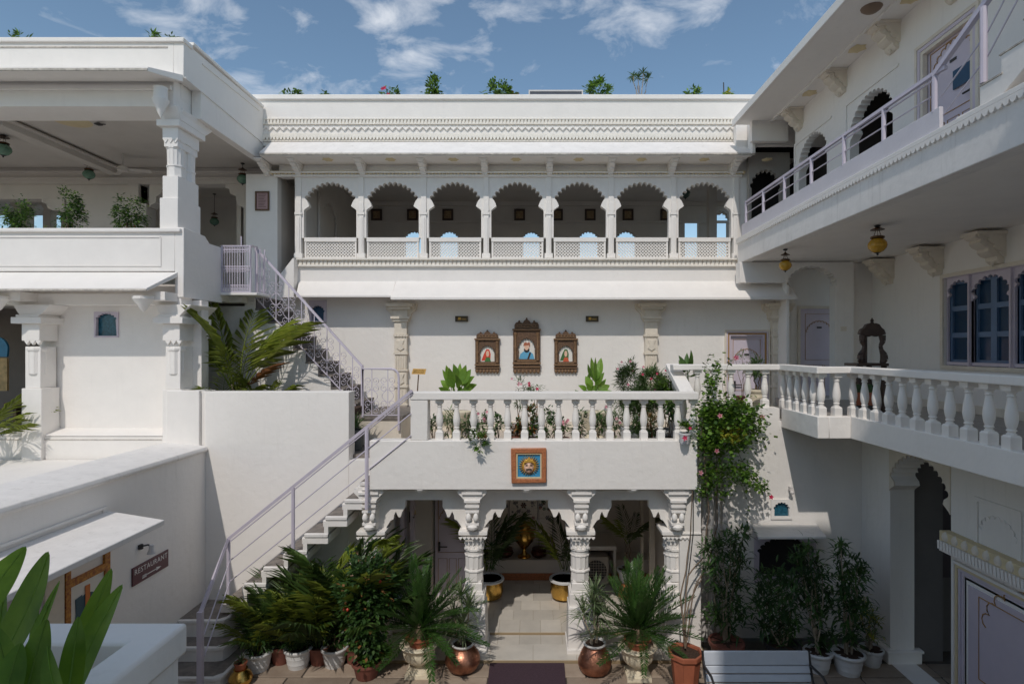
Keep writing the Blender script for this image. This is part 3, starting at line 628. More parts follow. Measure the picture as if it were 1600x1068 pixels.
# walls of the courtyard, left
cw = thing('restaurant_wall', 'long shaded white wall with sloping coping carrying the restaurant sign', 'wall', (-5.2, 5, G))
XR = -5.2
mb = MB(); mb.box(XR-.3, XR, .2, 9.0, G, -1.60); part('wall_body', mb, white, cw)
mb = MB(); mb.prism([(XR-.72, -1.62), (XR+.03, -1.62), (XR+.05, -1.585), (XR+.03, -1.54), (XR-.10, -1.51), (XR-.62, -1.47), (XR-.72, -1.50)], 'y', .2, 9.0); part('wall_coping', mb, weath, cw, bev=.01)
mb = MB(); mb.box(XR, XR+.03, 4.0, 6.9, -1.93, -1.90); mb.box(XR, XR+.018, 6.85, 6.9, -2.0, -1.93); part('wall_moulding', mb, white2, cw, bev=.004)
mb = MB(); mb.box(-9.5, XR-.73, .2, 9.0, -2.3, -1.75); part('low_roof', mb, white2, cw)
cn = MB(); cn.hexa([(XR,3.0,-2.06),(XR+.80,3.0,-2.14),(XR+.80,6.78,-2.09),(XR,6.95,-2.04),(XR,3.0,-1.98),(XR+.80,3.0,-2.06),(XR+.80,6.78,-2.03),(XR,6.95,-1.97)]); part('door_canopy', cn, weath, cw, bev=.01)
# painted door surround
def floral(name): return M(name, (.62,.30,.05), .6, 0, 26, .2, 60, col2=(.20,.035,.02))
flo = floral('painted_floral_border')
mb = MB(); mb.box(XR, XR+.035, 6.86, 6.94, G, -2.05); mb.box(XR, XR+.036, 6.28, 6.35, G, -2.05); mb.box(XR, XR+.034, 6.35, 6.86, -2.66, -2.58); mb.box(XR, XR+.034, 5.2, 6.28, -2.42, -2.33); part('painted_border', mb, flo, cw)
mb = MB(); mb.box(XR, XR+.012, 6.35, 6.86, -4.2, -2.66); part('painted_panel', mb, paper, cw)
# elephant painting: flat painting on the panel
el = MB(); cy_, cz_ = 6.6, -2.95
el.prism([(cy_+.15*math.cos(R(a))*(1+.15*math.sin(R(3*a))), cz_+.13*math.sin(R(a))) for a in range(0,360,20)], 'x', XR+.012, XR+.016)
el.prism([(cy_-.17,cz_+.12),(cy_-.07,cz_+.14),(cy_-.10,cz_-.10),(cy_-.15,cz_-.30),(cy_-.20,cz_-.28),(cy_-.16,cz_-.05)], 'x', XR+.0165, XR+.019)
el.prism([(cy_+.05,cz_+.10),(cy_+.17,cz_+.10),(cy_+.18,cz_-.28),(cy_+.10,cz_-.28)], 'x', XR+.0165, XR+.019); part('elephant_painting', el, M('elephant_grey', (.05,.10,.13), .6), cw)
el = MB(); el.box(XR+.019, XR+.022, cy_-.03, cy_+.04, cz_-.02, cz_+.22); part('painted_rug', el, M('painted_orange', (.6,.18,.04), .6), cw)
mb = MB(); mb.box(XR+.0, XR+.03, 6.02, 6.27, G, -2.44); mb.box(XR, XR+.045, 6.0, 6.05, G, -2.44);  part('door_post', mb, cream, cw, bev=.005)
mb = MB(); mb.box(XR, XR+.02, 5.1, 6.0, G, -2.44); dd = part('door', mb, lavd, cw); mb = MB(); mb.box(XR+.02, XR+.035, 5.86, 5.90, G, -2.5); part('door_moulding', mb, goldline, dd)

# the big sunlit wall behind the lower stair
mb = MB(); mb.box(X(320,9.0), X(545,9.0), 9.0, 9.30, G, Z(612,9.0)); sw = part('stair_wall', mb, white, None, bev=.01); tag(sw, 'tall plain sunlit white wall behind the lower stair', 'wall')
mb = MB(); mb.box(X(545,9.0)+.003, -2.46, 9.0, 9.2, G, -1.76); w_ = part('landing_wall', mb, white2, None); tag(w_, 'short white wall under the stair landing next to the arcade', 'wall')

# ================================================================== PORTICO
A = 8.37
po = thing('portico', 'white ground floor arcade with carved pillars carrying the plant terrace', 'building', (0, A, G))
xa, xb = X(577,A), X(1090,A)
mb = MB(); mb.box(xa, xb, A, A+.24, Z(765,A), Z(688,A)); part('terrace_fascia', mb, white, po, bev=.012)
mb = MB(); mb.box(xa+.01, xb-.01, A+.241, YB-.01, -1.9, -1.69); mb.box(xb-.0, 3.4, 9.25, YB-.01, -1.9, -1.69); part('terrace_slab', mb, M('terrace_floor', (.50,.44,.38), .7, .1, 4, .2), po)
mb = MB(); mb.box(xa+.01, xb-.01, A+.242, A+.6, -2.0, -1.905); mb.box(xa, xb, A+.242, 11.4, -1.97, -1.902); part('portico_ceiling', mb, inner, po)
mb = MB(); mb.box(xa+.03, xb+.0, A+.245, A+.5, -2.069, -1.975); part('portico_beam', mb, white, po)
colx = [X(585,8.75), X(741,8.75), X(906,8.75), X(1052,8.75)]
for i, cx in enumerate(colx):
    mb = MB(); w = .36
    mb.hexa([(cx-.20,8.47,G),(cx+.20,8.47,G),(cx+.20,9.0,G),(cx-.20,9.0,G),(cx-.185,8.55,-3.88),(cx+.185,8.55,-3.88),(cx+.185,8.95,-3.88),(cx-.185,8.95,-3.88)]); mb.box(cx-.215, cx+.215, 8.455, 9.015, G, G+.10); part('pillar_plinth', mb, white2, po, bev=.008)
    part('pillar_shaft', column_mb((cx, 8.76, -3.88), .272, 1.12, .5), white2, po, bev=.003)
    mb = MB(); mb.lathe((cx, 8.76, -2.84), [(.23,0),(.26,.03),(.305,.05),(.305,.10),(.25,.11)], 4, rot=math.pi/4)
    for k in range(7): mb.prism([(cx-.214+.061*k, -2.82), (cx-.183+.061*k, -2.86), (cx-.153+.061*k, -2.82)], 'y', 8.525, 8.56)
    part('pillar_capital', mb, white2, po, bev=.004)
    # forward bracket: scrolled volute rising to the fascia, with a round pendant
    mb = MB()
    prof = [(8.62,-2.72),(8.52,-2.70),(8.47,-2.60),(8.54,-2.52),(8.50,-2.42),(8.46,-2.30),(8.46,-2.20),(8.42,-2.12),(8.40,-2.072),(8.75,-2.072),(8.75,-2.72)]
    mb.prism(prof, 'x', cx-.09, cx+.09)
    mb.lathe((cx, 8.50, -2.66), [(.02,-.05),(.08,-.02),(.09,.02),(.06,.05)], 10)
    for q, (zz, ww) in enumerate(((-2.13,.30),(-2.25,.24),(-2.33,.215),(-2.41,.20),(-2.60,.20))): mb.box(cx-ww/2, cx+ww/2, 8.405+.012*q, 8.7, zz-.022, zz+.018)
    for s in (-1, 1): mb.lathe((cx+s*.055, 8.45, -2.50), [(.004,-.07),(.035,-.04),(.045,0),(.03,.05),(.004,.07)], 8)
    mb.prism([(cx-.13,-2.072),(cx-.21,-2.072),(cx-.22,-2.13),(cx-.15,-2.20),(cx-.10,-2.26),(cx+.10,-2.26),(cx+.15,-2.20),(cx+.22,-2.13),(cx+.21,-2.072)], 'y', 8.44, 8.60)
    part('pillar_bracket', mb, white2, po, bev=.006)
def bay_outline(cx, hw_, x0, x1):
    z = lambda py: Z(py, 8.73); s = hw_
    L = [(1.0, 900), (1.0, 826), (.95, 820), (.86, 812), (.79, 810), (.77, 803), (.73, 798), (.68, 805), (.655, 807), (.60, 806.5), (.57, 800), (.53, 795), (.48, 791), (.48, 780)]
    left = [(cx - a*s, z(b)) for a, b in L]; right = [(cx + a*s, z(b)) for a, b in reversed(L)]
    return [(x0, z(765)-0.0), (x0, z(900))] + left + right + [(x1, z(900)), (x1, z(765))]
for k, (px, hp) in enumerate(((663, 60), (823.5, 68), (984, 60))):
    cx = X(px, 8.73); hw_ = hp/F*8.73
    a = colx[k]+.003; b = colx[k+1]-.003
    mb = MB(); o_ = bay_outline(cx, hw_, a, b)
    # crop the legs at the capital height
    zc_ = -2.78; o_ = [(u, max(v, zc_)) for u, v in o_]
    mb.prism(o_, 'y', 8.70, 8.80); part('cusped_arch', mb, white2, po, bev=.005)
    mb = MB(); mb.lathe((cx, A+.10, Z(766,A)), [(.02,-.055),(.07,-.04),(.10,0),(.10,.01)], 10); part('fascia_boss', mb, white, po)
# interior of the arcade
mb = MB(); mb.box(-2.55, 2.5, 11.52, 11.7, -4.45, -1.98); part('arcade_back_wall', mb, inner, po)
mb = MB(); mb.box(-2.58, 2.5, 11.08, 11.52, -4.48, -4.10); part('back_ledge', mb, inner, po, bev=.01)
mb = MB(); mb.box(-2.58, 2.5, 11.05, 11.08, -4.48, -4.355); part('ledge_border', mb, frame_red, po)
for q in ((866, 882, -3.3), (750, 764, -2.0)):
    mb = MB(); mb.box(X(q[0],11.3), X(q[1],11.3), 11.2, 11.52, -4.1, q[2]); part('niche_pier', mb, inner, po, bev=.01)
mb = MB(); mb.box(-2.6, X(641,10.3), 10.2, 10.35, -4.4, -1.98); mb.box(X(641,10.3), X(676,10.3), 10.16, 10.6, -4.4, -1.98); mb.box(X(735,10.2), X(735,10.2)+.12, 10.2, 11.5, -4.4, -1.98); part('arcade_left_wall', mb, inner, po, bev=.008)
for q in ((-2.62, -2.47, 8.9, 10.3), (2.32, 2.5, 8.95, 11.5)):
    mb = MB(); mb.box(*q, -4.4, -1.98); part('arcade_side_wall', mb, white2, po)
dl = panel_door(po, X(680,10.35), X(735,10.35), -4.48, Z(768,10.35), 10.35, handle=True)
mb = MB(); mb.box(X(625,10.0), X(631,10.0), 10.0, 10.2, -4.48, Z(797,10)); mb.box(X(640,10.0), X(646,10.0), 10.05, 10.2, -4.48, -2.0); part('door_post', mb, lavd, po)
mb = MB(); mb.box(X(908,11), X(960,11), 10.7, 11.5, -3.78, -3.70); mb.box(X(908,11), X(912,11), 10.75, 11.5, -4.4, -3.78); mb.box(X(956,11), X(960,11), 10.75, 11.5, -4.4, -3.78); part('unit_shelf', mb, inner, po, bev=.008)
mb = MB(); mb.box(X(1000,10.6), X(1004,10.6), 10.5, 10.62, -4.4, -2.0); mb.box(X(1012,10.2), X(1020,10.2), 10.0, 10.1, -4.4, -2.0); part('wall_pilaster', mb, cream, po, bev=.008)
# corner pier between arcade and right wing
mb = MB(); mb.box(X(1061,8.6), X(1094,8.6), 8.55, 9.0, G, -2.02); mb.box(X(1061,8.6)-.01, X(1094,8.6), 8.53, 8.55, -2.78, -2.75); part('corner_pier', mb, white2, po, bev=.008)

# ================================================================== RIGHT WING
rw = thing('right_wing', 'shaded white wing on the right with two galleries, doors and carved brackets', 'building', (5, 7, G))
# sunlit/shaded lower wall facing the camera
XA, XE, XG = 3.90, 4.36, 5.17
YR = 9.0; YJ = 7.84; zbot = -1.234; zbase = -.93
wy = YR
mb = MB(); mb.prism([(X(1090,wy), G), (XG+.3, G), (XG+.3, zbot+.1), (X(1218,wy), zbot+.1), (X(1218,wy), zbase), (X(1086,wy), zbase), (X(1086,wy), -1.2), (X(1090,wy), -1.2)], 'y', wy, wy+.25,
    holes=[[(X(1182,wy), Z(905,wy)), (X(1268,wy), Z(905,wy)), (X(1268,wy), Z(842,wy)), (X(1182,wy), Z(842,wy))], [(X(1208,wy), Z(807,wy)), (X(1233,wy), Z(807,wy)), (X(1233,wy), Z(783,wy)), (X(1208,wy), Z(783,wy))]])
part('courtyard_wall', mb, white, rw)
wf = MB(); wf.prism([(X(1204,wy),Z(810,wy)),(X(1237,wy),Z(810,wy)),(X(1237,wy),Z(779,wy)),(X(1204,wy),Z(779,wy))], 'y', wy-.025, wy+.02, holes=[hole(X(1220.5,wy), Z(806,wy), Z(797,wy), .118, n=7, a0=12, tooth=False)])
w2 = part('window', wf, white2, rw); mb = MB(); mb.box(X(1205,wy), X(1236,wy), wy+.03, wy+.05, Z(809,wy), Z(781,wy)); part('pane', mb, teal, w2)
wf = MB(); wf.prism([(X(1178,wy),Z(909,wy)),(X(1274,wy),Z(909,wy)),(X(1274,wy),Z(838,wy)),(X(1178,wy),Z(838,wy))], 'y', wy-.03, wy+.08, holes=[hole(X(1226,wy), Z(903,wy), Z(868,wy), .42, n=11, a0=12, tooth=False, top=.28)])
w3 = part('window', wf, lavd, rw); mb = MB(); mb.box(X(1178,wy), X(1272,wy), wy+.22, wy+.24, Z(908,wy), Z(840,wy)); part('pane', mb, dark, w3)
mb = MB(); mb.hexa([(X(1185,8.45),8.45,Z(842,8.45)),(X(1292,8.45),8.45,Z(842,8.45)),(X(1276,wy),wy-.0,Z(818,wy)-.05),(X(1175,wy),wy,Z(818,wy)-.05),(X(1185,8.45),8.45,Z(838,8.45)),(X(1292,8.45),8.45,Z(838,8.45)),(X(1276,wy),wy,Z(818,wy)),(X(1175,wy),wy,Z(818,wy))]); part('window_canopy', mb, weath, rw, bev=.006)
# first floor slab and fascia (right balcony)
zs = -1.0
mb = MB(); mb.box(XA, XA+.16, YJ+.0, YR-.001, zbot, zbase); mb.box(XA+.161, XE-.001, YJ, YJ+.16, zbot, zbase); mb.box(XE, XE+.16, 1.5, YJ+.16, zbot, zbase); part('balcony_fascia', mb, white, rw, bev=.01)
mb = MB(); mb.box(XA+.161, 7, YJ+.161, 9.5, zs-.15, zs); mb.box(4.93, 7, 9.5, 12.8, zs-.15, zs); mb.box(XE+.161, 7, 1.5, YJ+.16, zs-.15, zs); part('balcony_floor', mb, M('balcony_stone', (.38,.35,.32), .5, .2, 5, .15), rw)
# right side walls of first floor gallery
XW = 6.8
pxr = lambda px, X_: F*X_/(px-CX)
ya_, yb_ = pxr(1475, XW), pxr(1640, XW)
mb = MB(); mb.prism([(1.5, zs), (11.5, zs), (11.5, 1.75), (1.5, 1.75)], 'x', XW, XW+.2, holes=[[(5.2, -.27), (ya_, -.27), (ya_, 1.175), (5.2, 1.175)]]); part('gallery_wall', mb, white, rw)
mb = MB(); mb.box(XW-.02, XW, 1.5, 11.46, zs, zs+.13); mb.box(X(1336,11.26)+.002, XW-.021, 11.46, 11.48, zs, zs+.13); part('skirting', mb, cream, rw, bev=.004)
YA = 11.26
mb = MB(); mb.prism([(X(1229,YA), zs), (X(1334,YA), zs), (X(1334,YA), 1.72), (X(1156,YA), 1.72), (X(1156,YA), Z(441,YA)), (X(1229,YA), Z(441,YA))], 'y', YA, YA+.22, holes=[hole(X(1269,YA), zs+.01, Z(446,YA), 36/890*11.26, n=13, a0=0, tooth=False, top=.35)]); part('arch_wall', mb, white2, rw)
mb = MB(); mb.box(X(1229,YA), X(1229,YA)+.08, YA+.221, 11.79, zs-.69, 1.26); part('arch_return', mb, white2, rw)
mb = MB(); mb.box(X(1334,YA)+.001, XW, 11.48, 11.6, zs, 1.72); part('lobby_wall', mb, white2, rw)
mb = MB(); mb.box(4.7, XW, 12.3, 12.45, zs-.2, 1.72); part('lobby_wall', mb, white2, rw)
y2 = 12.3
door_frame(rw, X(1248,y2)-.03, X(1310,y2)+.06, zs, Z(478,y2), y2, .12, .03, [cream, lavd])
panel_door(rw, X(1253,y2), X(1306,y2), zs, Z(485,y2), y2-.012, handle=False)
mb = MB(); mb.box(X(1313,YA), X(1322,YA), YA-.02, YA, Z(517,YA), Z(510,YA)); part('light_switch', mb, cream, rw)
# window on the gallery wall with blue shutters
wt, wb = 1.175, -.27
mb = MB(); mb.prism([(5.1,wb-.06),(ya_+.06,wb-.06),(ya_+.06,wt+.06),(5.1,wt+.06)], 'x', XW-.03, XW-.001, holes=[[(5.2,wb),(ya_-.0,wb),(ya_-.0,wt),(5.2,wt)]]); wn_ = part('window_frame', mb, cream, rw, bev=.004)
yq = ya_-.02; bays = [(pxr(1515,XW), yq), (pxr(1578,XW), pxr(1513,XW)), (pxr(1625,XW), pxr(1580.5,XW)), (5.22, pxr(1630,XW))]
for b0, b1 in bays:
    hw_ = (b1-b0)/2-.02; cc = (b0+b1)/2
    tp = min(hw_*.95, .34)
    mb = MB(); mb.prism([(b0,wb+.01),(b1,wb+.01),(b1,wt-.01),(b0,wt-.01)], 'x', XW+.03, XW+.07, holes=[hole(cc, wb+.06, wt-.10-tp, hw_, n=7 if hw_ < .3 else 9, a0=20, tooth=True, top=tp)])
    w_ = part('window', mb, lavd, rw)
    mb = MB(); mb.box(XW+.12, XW+.13, b0, b1, wb, wt); part('pane', mb, glassd, w_)
    mb = MB(); nb = 1 if hw_ < .3 else 2
    for i in range(nb+1):
        u = b0 + (b1-b0)*i/nb; mb.box(XW+.085, XW+.12, u-.055, u+.055, wb, wt)
    for k in range(4): mb.box(XW+.088, XW+.118, b0, b1, wb+.02+(wt-wb)*k*.30, wb+.10+(wt-wb)*k*.30)
    part('shutter', mb, bluem, w_)
mb = MB()
for (b0, b1), (c0, c1) in zip(bays[:-1], bays[1:]): mb.box(XW-.015, XW+.08, c1, b0, wb, wt)
mb.box(XW-.015, XW+.08, 5.2, ya_, wt-.012, wt+.0) ; part('mullion', mb, lavd, rw)
# corbels under the upper balcony
cbm = corbel(.34, .42, .46); cme = cbm.mesh('wall_corbel', cream); fix(cme)
for y in (10.9, 9.6, 8.35, 7.0, 5.6):
    part('wall_corbel', cme, cream, rw, loc=Vector((XW, y, 1.70)) - off(rw), rot=(0,0,R(-90)))
# upper balcony
XU = 4.10; zf0, zf1 = 1.72, 2.17; 
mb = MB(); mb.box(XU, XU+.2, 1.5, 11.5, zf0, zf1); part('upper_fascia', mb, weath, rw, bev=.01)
mb = MB(); mb.box(XU+.201, 7.3, 1.5, 12.6, zf0+.02, zf1-.02); part('upper_slab', mb, white2, rw)
mb = MB(); mb.box(XU-.03, XU+.02, 1.5, 11.5, zf1+.001, zf1+.05); part('edge_moulding', mb, white2, rw, bev=.005)
part('leaf_moulding', frieze(1.5, 11.5, XU, zf1-.07, zf1, .03, .075, 0, axis='y'), white2, rw)
XV = 4.9; zr2 = 4.4; z2f = zf1
arcs = []
def hole_y(y0, y1, zb_, ztop, n): 
    hw_ = (y1-y0)/2; return hole((y0+y1)/2, zb_, ztop-hw_*.95, hw_, n=n, a0=20, tooth=True, top=hw_*.95)
h1 = hole_y(pxr(1395,XV), pxr(1328,XV), z2f+.01, (545-140)/(1370-835)*XV, 13)
h2 = hole_y(pxr(1292,XV), pxr(1248,XV), z2f+.01, (545-207)/(1276-835)*XV, 13)
hd = [(pxr(1530,XV), z2f+.005), (pxr(1440,XV), z2f+.005), (pxr(1440,XV), 3.74), (pxr(1530,XV), 3.74)]
mb = MB(); mb.prism([(1.5, z2f), (10.7, z2f), (10.7, zr2), (1.5, zr2)], 'x', XV, XV+.14, holes=[h1, h2, hd]); part('upper_wall', mb, white, rw)
for (a, b) in ((pxr(1395,XV)-.03, pxr(1328,XV)+.08), (pxr(1292,XV)-.05, pxr(1248,XV)+.12)):
    mb = MB(); mb.box(XV-.02, XV, a-.1, b+.04, 3.80, 3.84); mb.box(XV-.02, XV, b, b+.04, z2f, 3.80); part('arch_surround', mb, white2, rw, bev=.004)
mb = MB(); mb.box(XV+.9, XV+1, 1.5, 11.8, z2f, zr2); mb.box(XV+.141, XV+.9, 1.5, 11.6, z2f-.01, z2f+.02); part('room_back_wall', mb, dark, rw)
door_frame(rw, pxr(1530,XV)-.02, pxr(1440,XV)+.10, z2f, 3.84, XV, .14, .03, [cream, lavd, cream], axis='x')
dr = panel_door(rw, pxr(1530,XV), pxr(1440,XV), z2f+.01, 3.73, XV+.06, axis='x')
mb = MB(); yy0, yy1 = pxr(1516,XV), pxr(1484,XV); mb.box(XV+.035, XV+.05, yy0, yy1, 3.05, 3.27); part('door_window', mb, glassd, dr)
# beam panel and dark arch at the far end of the upper corridor
ye = 11.0
mb = MB(); mb.prism([(X(1175,ye), Z(220,ye)), (XV, Z(220,ye)), (XV, zr2), (X(1175,ye), zr2)], 'y', ye, ye+.12); part('end_beam', mb, white2, rw)
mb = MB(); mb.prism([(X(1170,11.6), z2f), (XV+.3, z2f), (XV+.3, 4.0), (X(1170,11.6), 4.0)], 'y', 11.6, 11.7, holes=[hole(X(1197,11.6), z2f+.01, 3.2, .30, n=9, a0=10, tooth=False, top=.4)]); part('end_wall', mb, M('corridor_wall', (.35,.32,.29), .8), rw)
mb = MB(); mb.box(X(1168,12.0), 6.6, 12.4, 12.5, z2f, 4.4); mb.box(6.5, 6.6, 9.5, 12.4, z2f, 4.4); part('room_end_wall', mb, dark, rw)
mb = MB(); mb.box(X(1171,11.3), X(1176,11.3), 11.15, 11.4, Z(240,11.2), Z(180,11.2)); mb.box(X(1150,11.45), X(1172,11.45), 11.44, 11.6, Z(240,11.5), Z(188,11.5)); part('downpipe_pier', mb, white2, rw, bev=.006)
mb = MB(); mb.box(3.9, 6.5, 1.5, 11.2, zr2, zr2+.07); part('roof_eave', mb, white, rw, bev=.006)
mb = MB(); mb.box(4.32, 6.6, 11.205, 12.5, zr2, zr2+.06); mb.box(4.32, 6.6, 11.205, 11.3, 4.0, zr2-.001); part('roof_link', mb, white, rw)
mb = MB(); mb.box(3.885, 3.93, 1.5, 11.2, zr2-.04, zr2+.09); part('roof_edge', mb, white2, rw, bev=.006)
mb = MB(); mb.box(XV-.35, XV-.30, 1.5, 11.0, zr2-.03, zr2-.001); part('soffit_moulding', mb, white2, rw)
cb2 = corbel(.30, .32, .36); c2m = cb2.mesh('roof_corbel', cream); fix(c2m)
for y in (10.5, 9.05, 7.75, 6.60, 5.45):
    part('roof_corbel', c2m, cream, rw, loc=Vector((XV, y, zr2-.002)) - off(rw), rot=(0,0,R(-90)))
rs2 = MB(); rs2.lathe((0,0,0), [(.001,-.03),(.05,-.028),(.12,-.012),(.14,0)], 12, flute=.25); r2m = rs2.mesh('ceiling_rosette', creamd); fix(r2m)
for y in (9.8, 8.35, 7.15, 6.0): part('ceiling_rosette', r2m, creamd, rw, loc=Vector((XV-.17, y, zr2-.003)) - off(rw))
mb = MB(); mb.lathe((4.35, 7.35, zr2), [(.001,-.06),(.08,-.05),(.12,-.02),(.13,-.001)], 14); part('ceiling_lamp_base', mb, M('old_lamp_rust', (.22,.15,.10), .6), rw)
# ground floor side wall with the great cusped arch
y0a, y1a = pxr(1486, XG), pxr(1391, XG)
zA = (545-718)/(1439-835)*XG
ha = hole_y(y0a, y1a, G+.01, zA, 15)
mb = MB(); mb.prism([(1.5, G), (YR-.001, G), (YR-.001, zs-.151), (1.5, zs-.151)], 'x', XG, XG+.35, holes=[ha]); part('side_wall', mb, white, rw)
# cream arch surround, slightly proud of the wall
mb = MB(); ar = cusp((y0a+y1a)/2, zA-(y1a-y0a)/2*.95, (y1a-y0a)/2, n=15, a0=20, tooth=True, top=(y1a-y0a)/2*.95)
ztp = zs-.16; mb.prism([(y0a-.0, ztp), (y0a-.0, ar[0][1])] + ar + [(y1a, ztp)], 'x', XG-.018, XG-.001); part('arch_surround', mb, cream, rw)
mb = MB(); mb.box(XG-.05, XG+.44, y1a-.04, y1a+.35, G, G+.16); mb.box(XG-.07, XG+.46, y1a-.06, y1a+.36, G+.16, G+.20); part('pier_base', mb, white2, rw, bev=.01)
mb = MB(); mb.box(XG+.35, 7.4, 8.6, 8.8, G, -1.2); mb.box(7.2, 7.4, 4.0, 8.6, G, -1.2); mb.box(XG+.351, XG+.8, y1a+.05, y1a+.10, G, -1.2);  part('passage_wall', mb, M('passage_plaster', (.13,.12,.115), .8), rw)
dk = MB(); dk.box(X(1424,8.4), X(1450,8.4)+.3, 8.36, 8.40, -3.35, -1.5); part('passage_cupboard', dk, M('dark_cupboard', (.05,.04,.045), .5), rw)
mb = MB(); mb.box(X(1424,8.4)-.05, X(1424,8.4)+.36, 8.38, 8.42, G, -3.55); part('passage_door', mb, dark, rw)
# recessed plaster panel with a cusped outline
pa, pb_ = pxr(1598, XG), pxr(1524, XG)
mb = MB(); mb.prism([(pa,-2.35),(pb_,-2.35),(pb_,-1.72),(pa,-1.72)], 'x', XG-.02, XG-.001, holes=[[(pa+.05,-2.30),(pb_-.05,-2.30),(pb_-.05,-1.77),(pa+.05,-1.77)]]); part('plaster_panel', mb, white2, rw, bev=.004)
part('panel_arch_relief', cusp_line((pa+pb_)/2, -2.1, (pb_-pa)*.36, XG-.004, .007, 'x', n=9, a0=5, tooth=False, top=.2), white2, rw)
# ground floor door under a carved ledge
yd0, yd1 = 4.7, pxr(1493, XG)
door_frame(rw, yd0, yd1, G, -2.58, XG, .22, .05, [white2, creamd, lav, lavd, goldline, lavd], axis='x')
panel_door(rw, yd0+.22, yd1-.22, G, -2.80, XG-.012, axis='x')
mb = MB(); mb.box(XG-.13, XG-.001, yd0-.2, yd1+.10, -2.37, -2.25); part('door_ledge', mb, creamd, rw, bev=.008)
part('leaf_moulding', frieze(yd0-.2, yd1+.10, XG-.13, -2.47, -2.37, .03, .05, 2, axis='y'), white2, rw)
mb = MB(); mb.box(XG-.13, XG-.001, yd0-.2, yd1+.10, -2.5, -2.372); part('ledge_bed', mb, white2, rw)
ls = MB(); n = 16
for i in range(n):
    y = yd0-.1+(yd1-yd0+.1)*i/(n-1)
    ls.lathe((XG-.12, y, -2.32), [(.002,-.05),(.045,-.03),(.06,.01),(.045,.05),(.002,.08)], 8, sx=.6)
part('ledge_rosettes', ls, cream, rw)

# building the photographer stands on, behind and below the camera
rb = thing('rear_building', 'white house wing behind the camera closing the courtyard', 'building', (0, -4, G))
mb = MB(); mb.box(-10.5, .30, -7, -1.5, G, 4.1); part('low_block', mb, white2, rb)
mb = MB(); mb.box(.301, 3.7, -7, -1.5, G, 9.4); part('tall_block', mb, white2, rb)
mb = MB(); mb.box(-5.2, 4.4, -1.499, 2.4, -1.9, -1.65); part('viewing_terrace', mb, white2, rb)

# upper stair: landing, steps, side wall
YS = 10.6
us = thing('upper_staircase', 'white stair with dark stone risers climbing left up to the restaurant terrace', 'staircase', (-3.2, YS, -1.69))
zl = Z(651, YS)
mb = MB(); mb.box(X(556,10.0), X(627,10.0), 10.0, YB-.002, -1.69, Z(655,10)); part('landing', mb, cream, us, bev=.006)
mb = MB(); mb.box(X(554,10.0), X(629,10.0), 9.97, YB-.003, Z(655,10)+.001, Z(650,10)); part('landing_slab', mb, stone, us, bev=.006)
sx0 = [400.8-19.7, 400.8, 420.4, 440, 459.8, 479.4, 499, 518.8, 538.5, 558]; tops = [457, 462, 480.6, 502, 523, 544.5, 565, 584.6, 604.5, 627]
prof = []
zst = [Z(t, YS) for t in (462, 481.5, 502.3, 523.3, 544.2, 564.8, 585, 605, 628, 650)]
xst = [X(p, YS) for p in (400.8, 420.4, 440, 459.8, 479.4, 499, 518.8, 538.5, 558, 578)]
xleft = X(384, YS)
for k in range(9):
    x1_ = xst[k]; x0_ = xst[k-1] if k else xleft; top = zst[k]; bot = zst[k+1]
    mb = MB(); mb.box(x0_-.02, x1_+.02, YS-.01, 11.66, top-.035, top); st_ = part('step_tread', mb, stone, us, bev=.004)
    mb = MB(); mb.box(x1_-.025, x1_-.002, YS+.03, 11.66, bot, top-.036); part('step_riser', mb, riser, us)
    mb = MB(); mb.box(x1_-.15, x1_-.026, YS-.02, YS+.12, top-.10, top-.036); mb.box(x1_-.12, x1_-.03, YS-.01, YS+.1, top-.15, top-.10); part('step_corbel', mb, white2, us, bev=.006)
pts = [(xleft-.9, -1.69), (xst[8]-.03, -1.69)]
for k in range(8, -1, -1):
    x1_ = xst[k]-.027; top = zst[k]-.037; pts.append((x1_, zst[k+1]-.037 if k < 8 else -1.1)) if k < 8 else None
    pts.append((x1_, top))
pts += [(xleft-.02, zst[0]-.037), (xleft-.02, .80), (xleft-.9, .80)]
mb = MB(); mb.prism(pts, 'y', YS, 11.78); part('stair_wall', mb, white, us)
bed = MB(); bed.box(X(300,9.5), X(541,9.5), 9.31, YS-.001, -1.69, -1.05); b_ = part('planting_soil', bed, soil); b_['kind'] = 'structure'
mb = MB(); mb.box(-6.4, X(541,9.3), 9.305, 11.79, -2.2, -1.70); mb.box(X(541,9.3)+.001, -2.46, 9.21, 11.79, -2.2, -1.70); m_ = struct('terrace_ground', mb, stone)

# lower stair
ls_ = thing('lower_staircase', 'stone stair with white nosings rising from the courtyard to the terrace', 'staircase', (-3.6, 8.6, G))
tr = [(347,381,940.6), (381,411,911), (411,445,885.5), (445,475,860), (475,508,833.4), (508,538,806.6), (538,562,780), (562,590,753)]
YF0 = 8.42
for k, (a, b, py) in enumerate(tr):
    zt_ = Z(py, YF0); x0_, x1_ = X(a, YF0), X(b, YF0)+.04
    mb = MB(); mb.box(x0_, x1_, YF0+.05, 8.998, zt_-.03, zt_-.004); part('step_tread', mb, stone, ls_)
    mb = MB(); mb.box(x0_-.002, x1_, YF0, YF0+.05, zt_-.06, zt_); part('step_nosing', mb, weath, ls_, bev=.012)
    mb = MB(); mb.box(x1_-.06, x1_+.0, YF0+.012, 8.997, zt_-.05, zt_ + .18 if k < 7 else zt_+.1); part('step_riser', mb, white2, ls_)
    mb = MB(); mb.box(x0_-.04, x1_-.002, YF0+.015, 8.996, zt_-.16, zt_-.062); part('step_slab', mb, white2, ls_, bev=.01)
low = [(280, 352, 969, 8.28), (296, 351, 1011.6, 8.0), (297, 346, 1059, 7.62)]
zz = []
